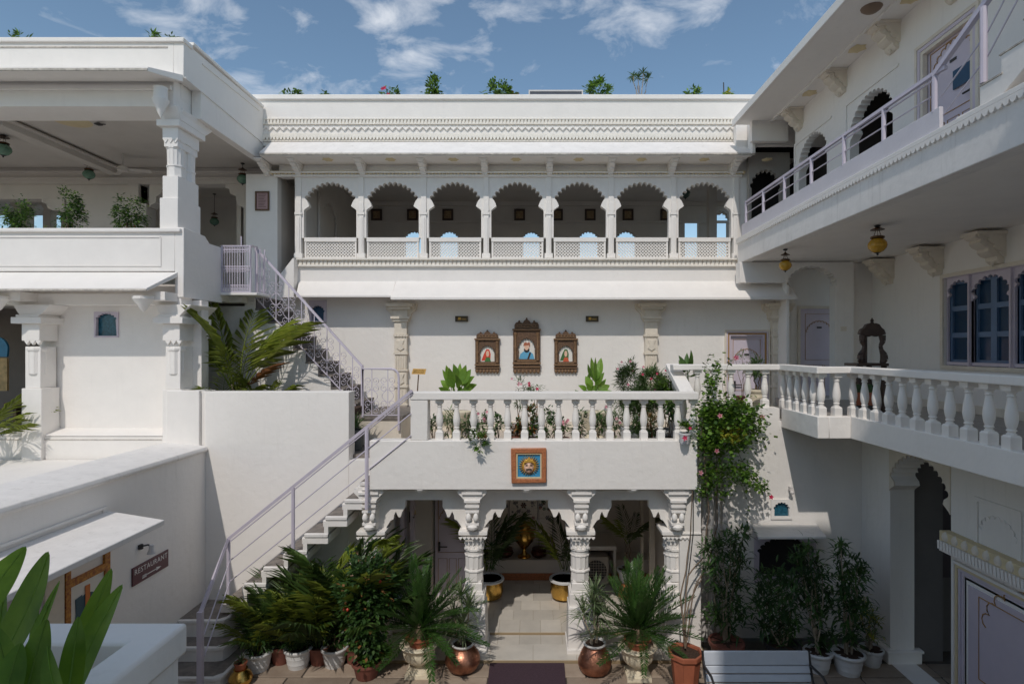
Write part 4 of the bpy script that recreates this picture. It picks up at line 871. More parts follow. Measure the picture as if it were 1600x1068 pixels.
for k, (a, b, py, yf) in enumerate(low):
    zt_ = Z(py, yf); x0_ = -5.19; x1_ = X(b, yf)
    ybk = 8.98
    o_ = [(x0_, yf), (x1_-.12, yf), (x1_-.03, yf+.03), (x1_, yf+.12), (x1_+.02, ybk), (x0_, ybk)]
    mb = MB(); mb.prism(o_, 'z', zt_-.05, zt_); part('step_nosing', mb, weath, ls_, bev=.01)
    o2 = [(x0_, yf+.05), (x1_-.14, yf+.05), (x1_-.05, yf+.14), (x1_-.04, ybk-.01), (x0_, ybk-.01)]
    mb = MB(); mb.prism(o2, 'z', zt_, zt_+.004); part('step_tread', mb, stone, ls_)
    mb = MB(); mb.prism([(u-(.02 if u > x0_ else 0), v+.02) if i < 5 else (u, v) for i, (u, v) in enumerate(o_)], 'z', G, zt_-.051); part('step_base', mb, weath, ls_)
# ------------------------------------------------------------------ balustrades
bl = MB(); 
bl.box(-.053, .053, -.053, .053, 0, .115); bl.hexa([(-.053,-.053,.115),(.053,-.053,.115),(.053,.053,.115),(-.053,.053,.115),(-.040,-.040,.135),(.040,-.040,.135),(.040,.040,.135),(-.040,.040,.135)]); bl.lathe((0,0,.132), [(.040,0),(.043,.008),(.040,.018),(.031,.022),(.031,.034),(.042,.040),(.043,.050),(.034,.060)], 16)
bl.lathe((0,0,.192), [(.034,0),(.045,.03),(.052,.07),(.054,.10),(.052,.14),(.046,.19),(.038,.24),(.033,.27),(.030,.30)], 16)
bl.lathe((0,0,.492), [(.030,0),(.040,.006),(.040,.016),(.030,.022),(.031,.034),(.044,.05),(.050,.062)], 16); bl.box(-.055, .055, -.055, .055, .554, .61)
bal_me = bl.mesh('baluster', white); fix(bal_me)
def balusters(parent, pts, z, sc=1.0):
    for (x, y) in pts:
        o = part('baluster', bal_me, white, parent, loc=Vector((x, y, z)) - off(parent)); o.scale = (1, 1, sc)
        o.rotation_euler = (0, 0, random.uniform(-.03, .03))
zk = Z(688, A)
bt = thing('terrace_balustrade', 'white balustrade of turned balusters along the plant terrace over the arcade', 'balustrade', (0, A+.12, zk))
hb = (Z(624, A+.06) - zk)
balusters(bt, [(X(687 + 26.55*i, A+.12), A+.12) for i in range(15)] + [(X(1083, A+.12), A+.12)], zk, hb/.61)
mb = MB(); mb.box(X(640,A), 2.42, A+.0, A+.24, zk+hb, Z(612.5,A)); part('handrail', mb, white, bt, bev=.012)
mb = MB(); mb.box(X(641,A), X(668,A), A+.01, A+.23, zk, zk+hb-.001); part('end_pier', mb, white, bt, bev=.01)
# sloping return up to the right wing
s0 = Vector((2.30, A+.2, Z(618,A))); 
mb = MB(); mb.hexa([(2.20,A+.245,zk+hb),(2.42,A+.245,zk+hb),(2.42,9.55,-.34),(2.20,9.55,-.34),(2.20,A+.245,Z(612.5,A)),(2.42,A+.245,Z(612.5,A)),(2.42,9.55,-.24),(2.20,9.55,-.24)]); part('sloping_handrail', mb, white, bt, bev=.01)
mb = MB(); mb.prism([(A+.245, -1.9), (9.25, -1.9), (9.25, -.95), (A+.245, zk)], 'x', 2.22, 2.40); part('sloping_kerb', mb, white, bt, bev=.008)
for i in range(3):
    y = A+.45 + .27*i; zz_ = zk + (zbase-zk)*(y-A-.245)/.65; o = part('baluster', bal_me, white, bt, loc=Vector((2.31, y, zz_)) - off(bt)); o.scale = (1, 1, (hb/.61)*.98)
bt2 = thing('corner_balustrade', 'short white balustrade between the flowering vine and the right balcony', 'balustrade', (3, 9.1, zbase))
hr = -.335 - zbase
balusters(bt2, [(X(1089.5 + 26.3*i, 9.12), 9.12) for i in range(5)], zbase, hr/.61)
mb = MB(); mb.box(2.20, XA+.001, 9.02, 9.24, zbase+hr, -.245); part('handrail', mb, white, bt2, bev=.012)
bt3 = thing('balcony_balustrade', 'long white balustrade round the shaded right wing balcony', 'balustrade', (XE, 6, zbase))
yy = [9.1 - .245*i for i in range(5)]
balusters(bt3, [(XA+.08, y) for y in yy] + [(XA+.09, YJ+.09), (XA+.30, YJ+.08), (XE+.07, YJ+.08)] + [(XE+.08, YJ+.08-.262*i) for i in range(1, 20)], zbase, hr/.61)
mb = MB(); mb.prism([(XA-.02, 9.25), (XA-.02, YJ-.02), (XE-.02, YJ-.02), (XE-.02, 1.5), (XE+.19, 1.5), (XE+.19, YJ+.18), (XA+.18, YJ+.18), (XA+.18, 9.25)], 'z', zbase+hr, -.245); part('handrail', mb, white, bt3, bev=.012)

# ------------------------------------------------------------------ metal railings
# lower stair handrail
lr = thing('stair_handrail', 'lavender metal handrail with two thin rails climbing the lower stair', 'handrail', (-4.5, 8.4, G))
yh = 8.36
pA, pB = P(644, 610, yh), P(357, 841, yh); pC = P(313, 957, 7.45)
mb = MB(); d = (pA-pB)
mb.tube([pA, pB, pC], .030, 4); mb.tube([pA + Vector((0,0,-.055)), pB + Vector((0,0,-.06)), pC + Vector((0,0,-.055))], .010, 6); part('handrail', mb, lav, lr)
for dz_ in (.34, .66):
    mb = MB(); q0 = P(648, 612+dz_*95, yh) if 0 else pA + Vector((.01,0,-dz_)); q1 = pB + Vector((.02,0,-dz_*.95)); q2 = pC + Vector((.02,.05,-dz_*.9))
    q0 = pA + Vector((-.02,0,-dz_)); mb.tube([q0 + Vector((0,.09,.0)), q0, q1, q2], .009, 6); part('thin_rail', mb, lav, lr)
for px, pt, pb_ in ((573, 668, 795), (458, 762, 858), (357, 842, 943)):
    mb = MB(); t = P(px, pt, yh); bpt = P(px, pb_, yh); mb.tube([t, bpt], .028, 8); part('post', mb, lav, lr)
mb = MB(); mb.tube([pC + Vector((0,0,.02)), Vector((pC.x, pC.y, G+.02))], .045, 4); part('post', mb, lav, lr)
# scroll railing of the upper stair
ur = thing('scroll_railing', 'lavender wrought iron railing with scrollwork beside the upper stair', 'railing', (-4, YS, -1.0))
ysr = YS - .04
h0, h1 = P(400, 388, ysr), P(566, 572, ysr); l0, l1 = P(400, 466, ysr), P(548, 627, ysr)
mb = MB(); mb.tube([h0, h1], .028, 4); part('handrail', mb, lav, ur)
mb = MB(); mb.tube([P(396, 461, ysr), P(562, 641, ysr)], .014, 4); part('bottom_rail', mb, lav, ur)
mb = MB(); mb.tube([P(566, 570, ysr), P(566, 652, ysr)], .030, 6); part('post', mb, lav, ur)
def scroll(c, r, sx, sz, m_y, turns=1.25, n=16):
    pts = []
    for i in range(n+1):
        t = i/n; rr = r*(1-.72*t); a = math.pi*.5 + turns*2*math.pi*t
        pts.append((c[0] + sx*rr*math.cos(a) , m_y, c[1] + sz*rr*math.sin(a)))
    return pts
def ornament(cx, zt_, zb_, w, y):
    """vertical bar with pairs of C scrolls and a lens shape"""
    mb = MB(); h = zt_-zb_; r = w*.27; t = .006
    for sx in (-1, 1):
        for zc in (.82, .62, .24, .06):
            mb.tube(scroll((cx + sx*r*1.0, zb_ + h*zc), r, -sx, 1 if zc in (.62,.06) else -1, y), t, 4)
        pts = []
        for i in range(13):
            a = math.pi*i/12; pts.append((cx + sx*w*.42*math.sin(a), y, zb_ + h*(.26 + .34*i/12)))
        mb.tube(pts, t, 4)
    return mb
n_o = 8
for i in range(n_o):
    px = 411.5 + 19.9*i
    tz = 388 + (px-400)*(572-388)/166.0; bz = 461 + (px-396)*(641-461)/166.0
    xx = X(px, ysr); mb = MB(); mb.tube([(xx, ysr, Z(tz, ysr)), (xx, ysr, Z(bz, ysr))], .010, 4); part('baluster_bar', mb, lav, ur)
    part('scrollwork', ornament(xx, Z(tz+11, ysr), Z(bz-7, ysr), .235, ysr), lav, ur)
gr = thing('landing_railing', 'short lavender railing panel with rounded corner at the foot of the upper stair', 'railing', (-3, 9.9, -1.2))
yl = 9.96
pts = [P(567, 652, yl), P(567, 576, yl), P(612, 576, yl), P(618, 578, yl), P(622, 583, yl), P(623, 590, yl), P(623, 672, yl)]
mb = MB(); mb.tube(pts, .022, 6); part('frame', mb, lav, gr)
mb = MB(); mb.tube([P(567, 648, yl), P(622, 648, yl)], .012, 4); part('bottom_rail', mb, lav, gr)
for px in (581, 606):
    xx = X(px, yl); mb = MB(); mb.tube([(xx, yl, Z(577, yl)), (xx, yl, Z(648, yl))], .009, 4); part('baluster_bar', mb, lav, gr)
    part('scrollwork', ornament(xx, Z(583, yl), Z(645, yl), .24, yl), lav, gr)
# grille railing at the stair head
gg = thing('grille_railing', 'lavender grille railing with ring pattern at the stair head', 'railing', (-5.2, 10.15, 1.0))
def grille(x0, x1, z0, z1, y, parent, n):
    mb = MB(); mb.tube([(x0, y, z0), (x0, y, z1), (x1, y, z1), (x1, y, z0)], .022, 4, closed=True); part('frame', mb, lav, parent)
    mb = MB(); s = (x1-x0)/n
    for i in range(1, n): mb.tube([(x0+s*i, y, z0), (x0+s*i, y, z1)], .007, 4)
    for zz_ in (.09, .15, .44, .50, .56, .86, .92): mb.tube([(x0, y+.003, z0+(z1-z0)*zz_), (x1, y+.003, z0+(z1-z0)*zz_)], .006, 4)
    for i in range(n):
        for zz_ in (.05, .12, .47, .53, .89, .96):
            c = (x0+s*(i+.5), z0+(z1-z0)*zz_)
            mb.tube([(c[0]+s*.42*math.cos(a*math.pi/4), y-.004, c[1]+s*.42*math.sin(a*math.pi/4)) for a in range(8)], .006, 4, closed=True)
    part('ring_grille', mb, lav, parent)
grille(X(347,10.12), X(391,10.12), Z(456,10.12), Z(384,10.12), 10.12, gg, 11)
mb = MB()
for i in range(4): mb.tube([(X(391,10.12)+.03*i, 10.14+.11*i, Z(384,10.12)), (X(391,10.12)+.03*i, 10.14+.11*i, Z(456,10.12))], .012, 4)
mb.tube([(X(391,10.12), 10.12, Z(384,10.12)), (X(400,10.5), 10.54, Z(386,10.5))], .022, 4); mb.tube([(X(400,10.5), 10.54, Z(386,10.5)), (X(400,10.5), 10.54, Z(460,10.5))], .02, 4); part('return_bars', mb, lav, gg)
mb = MB(); mb.box(X(345,10.1), X(402,10.1), 10.08, 10.62, Z(461,10.1), Z(457,10.1)); part('landing_edge', mb, white2, gg, bev=.006)
mb = MB(); mb.tube([P(377, 384, 10.3), P(377, 369, 10.3)], .012, 6); part('finial', mb, lav, gg)
# upper right railing
rr_ = thing('balcony_railing', 'lavender metal railing with plank kerb along the upper right corridor', 'railing', (XU, 8, 2.2))
xr_ = XU+.03
def ry(px): return pxr(px, xr_)
def rz(px, py): return (CY-py)/(px-CX)*xr_
hz = lambda y: 2.83
y_a, y_b = ry(1165), ry(1462)
mb = MB(); mb.tube([(xr_, y_a, 2.86), (xr_, y_b, 2.84), (xr_+.02, y_b-.12, 2.84)], .028, 4); mb.tube([(xr_, y_a, 2.80), (xr_, y_b, 2.78)], .012, 6); part('handrail', mb, lav, rr_)
mb = MB(); mb.tube([(xr_, y_a, 2.66-.02), (xr_, y_b, 2.62)], .009, 6); part('thin_rail', mb, lav, rr_)
for px in (1166, 1193, 1226, 1268, 1319, 1381, 1461):
    mb = MB(); yq_ = ry(px); mb.tube([(xr_, yq_, 2.84), (xr_, yq_, 2.44)], .026, 6); part('post', mb, lav, rr_)
mb = MB(); mb.box(XU+.01, XU+.05, ry(1471), 11.30, zf1+.051, 2.46); part('kerb_board', mb, M('pale_board', (.66,.63,.67), .6, .04, 3, .2), rr_, bev=.004)
sr = thing('roof_stair_handrail', 'dark lavender handrail with thin wires rising beside the rooftop steps', 'handrail', (XU, 5.2, 2.8))
mb = MB(); mb.tube([(xr_, ry(1459), 2.82), (xr_+.02, ry(1540), (545-0)/(1540-835)*xr_), (xr_+.02, 4.4, 3.95)], .035, 4); part('handrail', mb, lav, sr)
mb = MB(); mb.tube([(xr_, ry(1537), 3.14), (xr_, ry(1537), rz(1537, 130))], .03, 8); part('post', mb, lav, sr)
for dz_ in (.25, .47):
    mb = MB(); mb.tube([(xr_+.02, ry(1466), 2.82-dz_), (xr_+.02, ry(1540), 3.15-dz_), (xr_+.02, 4.4, 3.95-dz_)], .008, 5); part('wire', mb, lav, sr)
# rooftop steps at top right
rs_ = thing('roof_steps', 'narrow white masonry steps climbing to the roof at top right', 'staircase', (XU, 4.8, 2.2))
st_pts = [(5.60, 2.222), (5.56, 2.26), (5.27, 2.25), (5.27, 2.42), (5.03, 2.42), (5.03, 2.59), (4.78, 2.59), (4.78, 2.76), (4.53, 2.76), (4.53, 2.93), (4.28, 2.93), (4.28, 3.10), (4.0, 3.10), (4.0, 2.80), (5.04, 2.222)]
mb = MB(); mb.prism(st_pts, 'x', XU+.02, XU+.5); part('stringer', mb, white, rs_, bev=.006)
for y, z_ in ((5.27, 2.42), (5.03, 2.59), (4.78, 2.76), (4.53, 2.93)):
    mb = MB(); mb.box(XU+.012, XU+.51, y-.26, y+.015, z_+.001, z_+.014); part('tread_edge', mb, grey_edge, rs_)

# ------------------------------------------------------------------ drain pipes
for i, px in enumerate((1100, 1111, 1122, 1133)):
    mb = MB(); y = 8.90 - .05*(i % 2); x = X(px, y); mb.tube([(x, y, G), (x, y, Z(770 + 6*i, y)), (x, y+.0, Z(700 if i in (1,3) else 765, y))], .045 if i % 2 else .035, 10)
    p_ = part('drain_pipe', mb, pipe_m); tag(p_, ['thin pale drain pipe beside the arcade corner pier, leftmost of four', 'thick pale drain pipe second from the arcade corner pier', 'thin pale drain pipe third from the arcade corner pier', 'thick pale drain pipe rightmost of four behind the vine'][i], 'pipe', 'drain pipes behind the vine')
    for zz_ in (-4.2, -3.5, -2.8):
        mc = MB(); mc.lathe((x, y, zz_), [(.05,0),(.055,.01),(.055,.05),(.05,.06)], 10); part('collar', mc, pipe_m, p_)

t = MB(); t.tube([(X(1083,8.5), 8.49, Z(766,8.5)), (X(1083,8.5), 8.49, Z(830,8.5)), (X(1079,8.5), 8.50, Z(870,8.5)), (X(1075,8.45), 8.47, Z(905,8.5))], .008, 5); o_ = part('electric_cable', t, iron); tag(o_, 'thin dark cable running down the corner pier of the arcade', 'cable')
# ------------------------------------------------------------------ pictures and wall things
def frame_box(t, cx, cz, w, h, y, fw, d, m, inner_m, name='frame'):
    mb = MB(); mb.prism([(cx-w/2,cz-h/2),(cx+w/2,cz-h/2),(cx+w/2,cz+h/2),(cx-w/2,cz+h/2)], 'y', y-d, y, holes=[[(cx-w/2+fw,cz-h/2+fw),(cx+w/2-fw,cz-h/2+fw),(cx+w/2-fw,cz+h/2-fw),(cx-w/2+fw,cz+h/2-fw)]]); part(name, mb, m, t, bev=.004)
    mb = MB(); mb.box(cx-w/2+fw, cx+w/2-fw, y-d*.4, y-.002, cz-h/2+fw, cz+h/2-fw); return part('picture', mb, inner_m, t)
# sun plaque
sp_ = thing('sun_plaque', 'square wall plaque of a golden moustached sun face on blue in an orange frame', 'wall plaque', P(826, 727, A))
cx, cz = X(826.5, A), Z(726.5, A)
mb = MB(); w = .255
mb.prism([(cx-w,cz-w),(cx+w,cz-w+.01),(cx+w,cz+w+.005),(cx-w-.01,cz+w)], 'y', A-.06, A, holes=[[(cx-w+.07,cz-w+.07),(cx+w-.07,cz-w+.07),(cx+w-.07,cz+w-.07),(cx-w+.07,cz+w-.07)]]); part('frame', mb, frame_red, sp_, bev=.012)
mb = MB(); q = w-.07; mb.prism([(cx-q,cz-q),(cx+q,cz-q),(cx+q,cz+q),(cx-q,cz+q)], 'y', A-.045, A, holes=[[(cx-q+.02,cz-q+.02),(cx+q-.02,cz-q+.02),(cx+q-.02,cz+q-.02),(cx-q+.02,cz+q-.02)]]); part('inner_border', mb, creamd, sp_, bev=.003)
mb = MB(); mb.box(cx-q+.02, cx+q-.02, A-.02, A, cz-q+.02, cz+q-.02); part('blue_ground', mb, skyb, sp_)
mb = MB(); nr = 26
for i in range(nr):
    a = 2*math.pi*i/nr; a2 = a + math.pi/nr*.75; a3 = a - math.pi/nr*.75; r0, r1 = .095, .158
    c = lambda r, t: (cx + r*math.cos(t), cz + .005 + r*math.sin(t)*1.05)
    p0, p1, p2 = c(r0, a3), c(r0, a2), c(r1, a)
    mb.add([(p0[0],A-.02,p0[1]),(p1[0],A-.02,p1[1]),(p2[0],A-.025,p2[1]),((p0[0]+p1[0]+p2[0])/3,A-.06,(p0[1]+p1[1]+p2[1])/3)], [(0,1,3),(1,2,3),(2,0,3),(0,2,1)])
part('sun_rays', mb, gold, sp_)
mb = MB(); mb.lathe((cx, A-.02, cz-.0), [(.10,-.0)], 3) if 0 else None
def dome(cx, cz, rx, rz_, y, dp, n=16, k=5):
    mb = MB(); vs = []; fs = []
    for j in range(k+1):
        t = math.pi/2*j/k
        for i in range(n): a = 2*math.pi*i/n; vs.append((cx+rx*math.cos(t)*math.cos(a), y-dp*math.sin(t), cz+rz_*math.cos(t)*math.sin(a)))
    for j in range(k):
        for i in range(n): i2 = (i+1)%n; fs.append((j*n+i, j*n+i2, (j+1)*n+i2, (j+1)*n+i))
    mb.add(vs, fs); return mb
part('sun_disc', dome(cx, cz, .10, .105, A-.02, .035), gold, sp_)
fc = part('face', dome(cx, cz-.02, .072, .085, A-.045, .045), skin, sp_)
mb = MB(); mb.prism([(cx-.045,cz-.040),(cx-.02,cz-.030),(cx,cz-.036),(cx+.02,cz-.030),(cx+.045,cz-.040),(cx+.03,cz-.052),(cx,cz-.044),(cx-.03,cz-.052)], 'y', A-.096, A-.08); part('moustache', mb, iron, fc)
mb = MB()
for s in (-1, 1): mb.prism([(cx+s*.012,cz+.012),(cx+s*.05,cz+.016),(cx+s*.05,cz+.008),(cx+s*.012,cz+.004)], 'y', A-.087, A-.07); mb.prism([(cx+s*.01,cz+.03),(cx+s*.052,cz+.034),(cx+s*.05,cz+.027),(cx+s*.012,cz+.022)], 'y', A-.086, A-.07)
part('eyes', mb, wood, fc)
mb = MB(); mb.prism([(cx-.012,cz-.028),(cx+.012,cz-.028),(cx+.005,cz+.02),(cx-.005,cz+.02)], 'y', A-.098, A-.07); part('nose', mb, skin, fc, bev=.003)
mb = MB(); mb.prism([(cx-.078,cz+.045),(cx-.06,cz+.10),(cx-.03,cz+.095),(cx,cz+.13),(cx+.03,cz+.095),(cx+.06,cz+.10),(cx+.078,cz+.045),(cx+.04,cz+.055),(cx,cz+.06),(cx-.04,cz+.055)], 'y', A-.085, A-.02); part('crown', mb, gold, sp_, bev=.004)
# three carved frames
def jharokha(px0, px1, pyt, pyb, label, kind):
    y = YB; x0, x1, zt_, zb_ = X(px0,y), X(px1,y), Z(pyt,y), Z(pyb,y); w = x1-x0; h = zt_-zb_; cx = (x0+x1)/2
    t = thing('carved_wall_shrine', label, 'picture frame', (cx, y, zb_), 'carved wooden portrait frames on the terrace wall')
    hc = .20*h; zc_ = zt_-hc
    mb = MB(); iw, ih0, ih1 = w*.30, zb_+h*.27, zb_+h*.62
    ho = [(cx-iw, ih0)] + cusp(cx, ih0+(ih1-ih0)*.35, iw, n=9, a0=12, tooth=False, top=(ih1-ih0)*.62) + [(cx+iw, ih0)]
    mb.prism([(x0,zb_+h*.04),(x1,zb_+h*.04),(x1,zc_),(x0,zc_)], 'y', y-.06, y-.002, holes=[ho]); part('panel', mb, carved, t, bev=.004)
    mb = MB()
    mb.box(x0-.015, x1+.015, y-.10, y-.001, zc_-.03, zc_); mb.box(x0-.01, x1+.01, y-.09, y-.06, zb_+h*.18, zb_+h*.215); mb.box(x0-.01, x1+.01, y-.08, y-.06, zb_+h*.12, zb_+h*.14)
    for s in (-1, 1):
        xx = cx+s*w*.41; mb.lathe((xx, y-.07, zb_+h*.24), [(.022,0),(.03,.02),(.018,.04),(.022,h*.2),(.03,h*.25),(.018,h*.28),(.024,h*.45),(.034,h*.48),(.034,h*.5)], 8)
    mb.prism([(cx-w*.36,zb_+h*.225),(cx+w*.36,zb_+h*.225),(cx+w*.36,zb_+h*.25),(cx-w*.36,zb_+h*.25)], 'y', y-.075, y-.06)
    for i in range(7): mb.lathe((x0+w*(i+.5)/7, y-.045, zb_+h*.05), [(.004,-.045),(.026,-.02),(.03,.01),(.018,.035),(.022,.05)], 8)
    part('carving', mb, carved2, t)
    mb = MB(); cr_ = [(x0+w*.05,zc_),(x0+w*.05,zc_+hc*.35),(x0+w*.10,zc_+hc*.55),(x0+w*.18,zc_+hc*.60),(x0+w*.20,zc_+hc*.75),(x0+w*.25,zc_+hc*.75),(x0+w*.27,zc_+hc*.55),(x0+w*.36,zc_+hc*.52),(x0+w*.40,zc_+hc*.72),(x0+w*.46,zc_+hc*.80),(cx-.012,zc_+hc*.96),(cx,zt_)]
    cr_ += [(2*cx-a, b) for a, b in reversed(cr_[:-1])]
    mb.prism(cr_, 'y', y-.07, y-.01); part('crest', mb, carved, t, bev=.004)
    mb = MB(); mb.box(x0+w*.08, x1-w*.08, y-.085, y-.07, zc_+hc*.12, zc_+hc*.2); mb.box(x0+w*.12, x1-w*.12, y-.08, y-.07, zc_+hc*.32, zc_+hc*.38)
    for i in range(6): mb.lathe((x0+w*(.17+.132*i), y-.075, zc_+hc*.26), [(.002,-.02),(.016,0),(.002,.02)], 6)
    part('crest_carving', mb, carved2, t)
    mb = MB(); mb.box(cx-iw, cx+iw, y-.016, y-.012, ih0, ih1+.02); pic = part('portrait', mb, paper, t)
    def flat(name, poly, m, dy): q = MB(); q.prism([(cx+a*iw, ih0+b*(ih1-ih0)) for a, b in poly], 'y', y-.016-dy, y-.0155); part(name, q, m, pic)
    circ = lambda a0, b0, ra, rb: [(a0+ra*math.cos(R(k)), b0+rb*math.sin(R(k))) for k in range(0, 360, 30)]
    if kind == 'man':
        flat('coat', [(-.95,0),(-.8,.25),(-.4,.38),(.4,.38),(.8,.25),(.95,0)], M('painted_sky_blue', (.12,.38,.58), .6), .002)
        flat('beard', circ(0,.46,.36,.14), iron, .004); flat('face', circ(-.02,.60,.28,.16), skin, .006); flat('turban', [(-.40,.66),(-.36,.80),(-.1,.86),(.05,.80),(.36,.86),(.42,.70),(.36,.55),(.26,.70)], M('painted_turban', (.38,.12,.06), .6), .008)
        flat('sash', [(.55,.32),(.35,.34),(.05,0),(.3,0)], wood, .004)
    else:
        vc, bc = ((.60,.06,.03), (.06,.18,.05)) if kind == 'red' else ((.05,.14,.04), (.55,.10,.04))
        flat('veil', [(-.85,.05),(-.5,.5),(-.15,.82),(.25,.80),(.45,.5),(.40,.1)], M('painted_veil_'+kind, vc, .6), .002); flat('face', circ(.02,.52,.22,.20), skin, .005)
        flat('blouse', [(-.4,0),(-.2,.28),(.3,.28),(.5,0)], M('painted_blouse_'+kind, bc, .6), .004)
    return t
jharokha(743, 780.5, 515, 583, 'small carved wooden frame with a woman in a red veil', 'red')
jharokha(802, 844, 496, 584.5, 'tall carved wooden frame with a bearded man in blue', 'man')
jharokha(866, 901.5, 515, 583, 'small carved wooden frame with a woman in a green veil', 'green')
for i, (px, lb) in enumerate(((721.5, 'small dark brass box plate on the wall above the red veiled portrait side'), (925, 'small dark brass box plate on the wall right of the portraits'))):
    t = thing('wall_plate', lb, 'wall plate', P(px, 498, YB), 'brass plates high on the terrace wall')
    cx, cz = X(px, YB), Z(498, YB); frame_box(t, cx, cz, .26, .115, YB-.001, .025, .05, M('aged_brass_%d' % i, (.07,.05,.025), .5), M('plate_inside_%d' % i, (.16,.11,.05), .5, .4, 60))
    mb = MB(); mb.box(cx-.07, cx-.02, YB-.035, YB-.02, cz-.02, cz+.03); mb.box(cx+.0, cx+.09, YB-.03, YB-.02, cz-.015, cz-.005); part('relief', mb, gold, t)
# wooden tag sign on a stick
t = thing('stick_sign', 'little yellow wooden board with brown lettering on a stick', 'sign', P(653, 610, 11.2)); ysn = 11.35
mb = MB(); mb.tube([P(651.5, 622, ysn), P(654, 585, ysn)], .012, 6); part('stick', mb, carved, t)
mb = MB(); mb.prism([(X(643.5,ysn),Z(584,ysn)),(X(664.5,ysn),Z(584.5,ysn)),(X(666.5,ysn),Z(576,ysn)),(X(646,ysn),Z(575.5,ysn))], 'y', ysn-.035, ysn-.014); bd = part('board', mb, ygreen, t, bev=.004)
mb = MB(); random.seed(3)
for (za_, n_, hh) in ((578.6, 13, .020), (581.6, 14, .012)):
    for k in range(n_):
        xx = X(646.2,ysn) + (X(664,ysn)-X(646.2,ysn))*k/n_; v = random.random()
        mb.box(xx, xx+.004, ysn-.038, ysn-.035, Z(za_,ysn)-hh, Z(za_,ysn)+hh); 
        if v > .3: mb.box(xx+.004, xx+.011, ysn-.038, ysn-.035, Z(za_,ysn)+hh*(.6 if v > .6 else -1), Z(za_,ysn)+hh*(1 if v > .6 else -.6))
part('faded_lettering', mb, wood, bd)
# framed notice by the stair head
t = thing('notice_frame', 'framed pinkish notice in a brown frame on the stair head wall', 'notice', P(410, 328, YB))
pn = frame_box(t, X(410,YB), Z(314,YB), 22/F*YB, 30/F*YB, YB+.008, .03, .03, carved, M('notice_paper', (.42,.27,.27), .6))
mb = MB()
for k in range(9): mb.box(X(404,YB), X(416 - (k*5 % 4),YB), YB-.009, YB-.007, Z(304+k*2.4,YB), Z(304+k*2.4,YB)+.007)
part('faded_lines', mb, wood, pn)
# pictures inside the gallery
for i, px in enumerate((589, 645, 700, 812, 871, 922, 981, 1040)):
    lb = ['dark framed picture behind the second gallery arch, left one', 'dark framed picture behind the second gallery arch at its right pillar', 'dark framed picture behind the third gallery arch', 'dark framed picture behind the fourth gallery arch', 'dark framed picture at the left pillar of the fifth arch', 'dark framed picture inside the fifth gallery arch', 'dark framed picture inside the sixth gallery arch', 'dark framed picture at the right pillar of the sixth arch'][i]
    t = thing('wall_picture', lb, 'picture', P(px, 345, YG), 'small pictures inside the gallery')
    frame_box(t, X(px,YG), Z(336,YG), .29, .31, YG-.01, .05, .05, wood, M('miniature_%d' % i, (.20,.09,.045), .6, .5, 25, col2=(.35,.28,.15)))
# restaurant sign
t = thing('restaurant_sign', 'maroon sign board reading RESTAURANT with a white arrow', 'sign', (XR, 7.7, -2.95))
ys0, ys1 = pxr(205, -5.2), 0
ys0 = F*5.2/(CX-205); ys1 = F*5.2/(CX-261)
mb = MB(); mb.box(XR+.002, XR+.02, ys0, ys1, -3.065, -2.83); bd = part('board', mb, maroon, t, bev=.002)
def text(s, size, loc, rot, m, parent, ext=.001):
    cu = bpy.data.curves.new('txt', 'FONT'); cu.body = s; cu.size = size; cu.extrude = ext; cu.align_x = 'CENTER'; cu.align_y = 'CENTER'; cu.space_character = 1.12
    o = bpy.data.objects.new('txt', cu); COL.objects.link(o); me = bpy.data.meshes.new_from_object(o.evaluated_get(bpy.context.evaluated_depsgraph_get())); COL.objects.unlink(o)
    me.materials.clear(); me.materials.append(m); q = bpy.data.objects.new('lettering', me); COL.objects.link(q); q.parent = parent; q.location = Vector(loc) - off(parent); q.rotation_euler = rot; return q
text('RESTAURANT', .098, (XR+.022, (ys0+ys1)/2, -2.90), (R(90), 0, R(90)), letter, bd)
mb = MB(); ym = (ys0+ys1)/2; mb.box(XR+.02, XR+.0225, ym-.18, ym+.12, -3.012, -3.0); mb.prism([(ym+.10,-3.03),(ym+.20,-3.006),(ym+.10,-2.982)], 'x', XR+.02, XR+.0225); mb.box(XR+.02, XR+.0225, ym-.18, ym-.10, -3.03, -2.99); part('arrow', mb, letter, bd)
t = thing('wall_spotlight', 'small grey spotlight on a bracket above the restaurant sign', 'lamp', (XR, 7.5, -2.6)); yq = 7.50
mb = MB(); mb.lathe((XR+.01, yq, -2.60), [(.035,-.03),(.035,.03)], 10); mb.tube([(XR, yq, -2.60), (XR+.10, yq+.02, -2.58), (XR+.13, yq+.03, -2.60)], .012, 6); part('bracket', mb, iron, t)
mb = MB(); mb.lathe((XR+.14, yq+.03, -2.70), [(.055,0),(.05,.02),(.035,.05),(.03,.11),(.02,.12)], 14); part('lamp_head', mb, pipe_m, t)
# door number style masks in the arcade
for px, py, yy_, lb in ((608, 860, 9.4, 'red clay mask on the left side wall of the arcade'), (1034, 860, 9.4, 'orange clay mask on the right side wall of the arcade')):
    t = thing('clay_mask', lb, 'wall mask', P(px, py, yy_), 'clay masks in the arcade'); s = 1 if px < 800 else -1
    xx = -2.47 if s > 0 else 2.32
    mb = MB(); zz_ = Z(py, 9.35); 
    vs = []; 
    mb.lathe((xx + s*.0, 9.45, zz_-.11), [(.01,0),(.05,.02),(.075,.07),(.08,.13),(.06,.19),(.01,.22)], 12, sx=.5); part('face', mb, frame_red, t)
    mb = MB(); mb.box(xx+s*.03-.01, xx+s*.03+.012, 9.36, 9.40, zz_+.02, zz_+.035); mb.box(xx+s*.03-.01, xx+s*.03+.012, 9.36, 9.42, zz_-.05, zz_-.035); part('eyes', mb, iron, t)

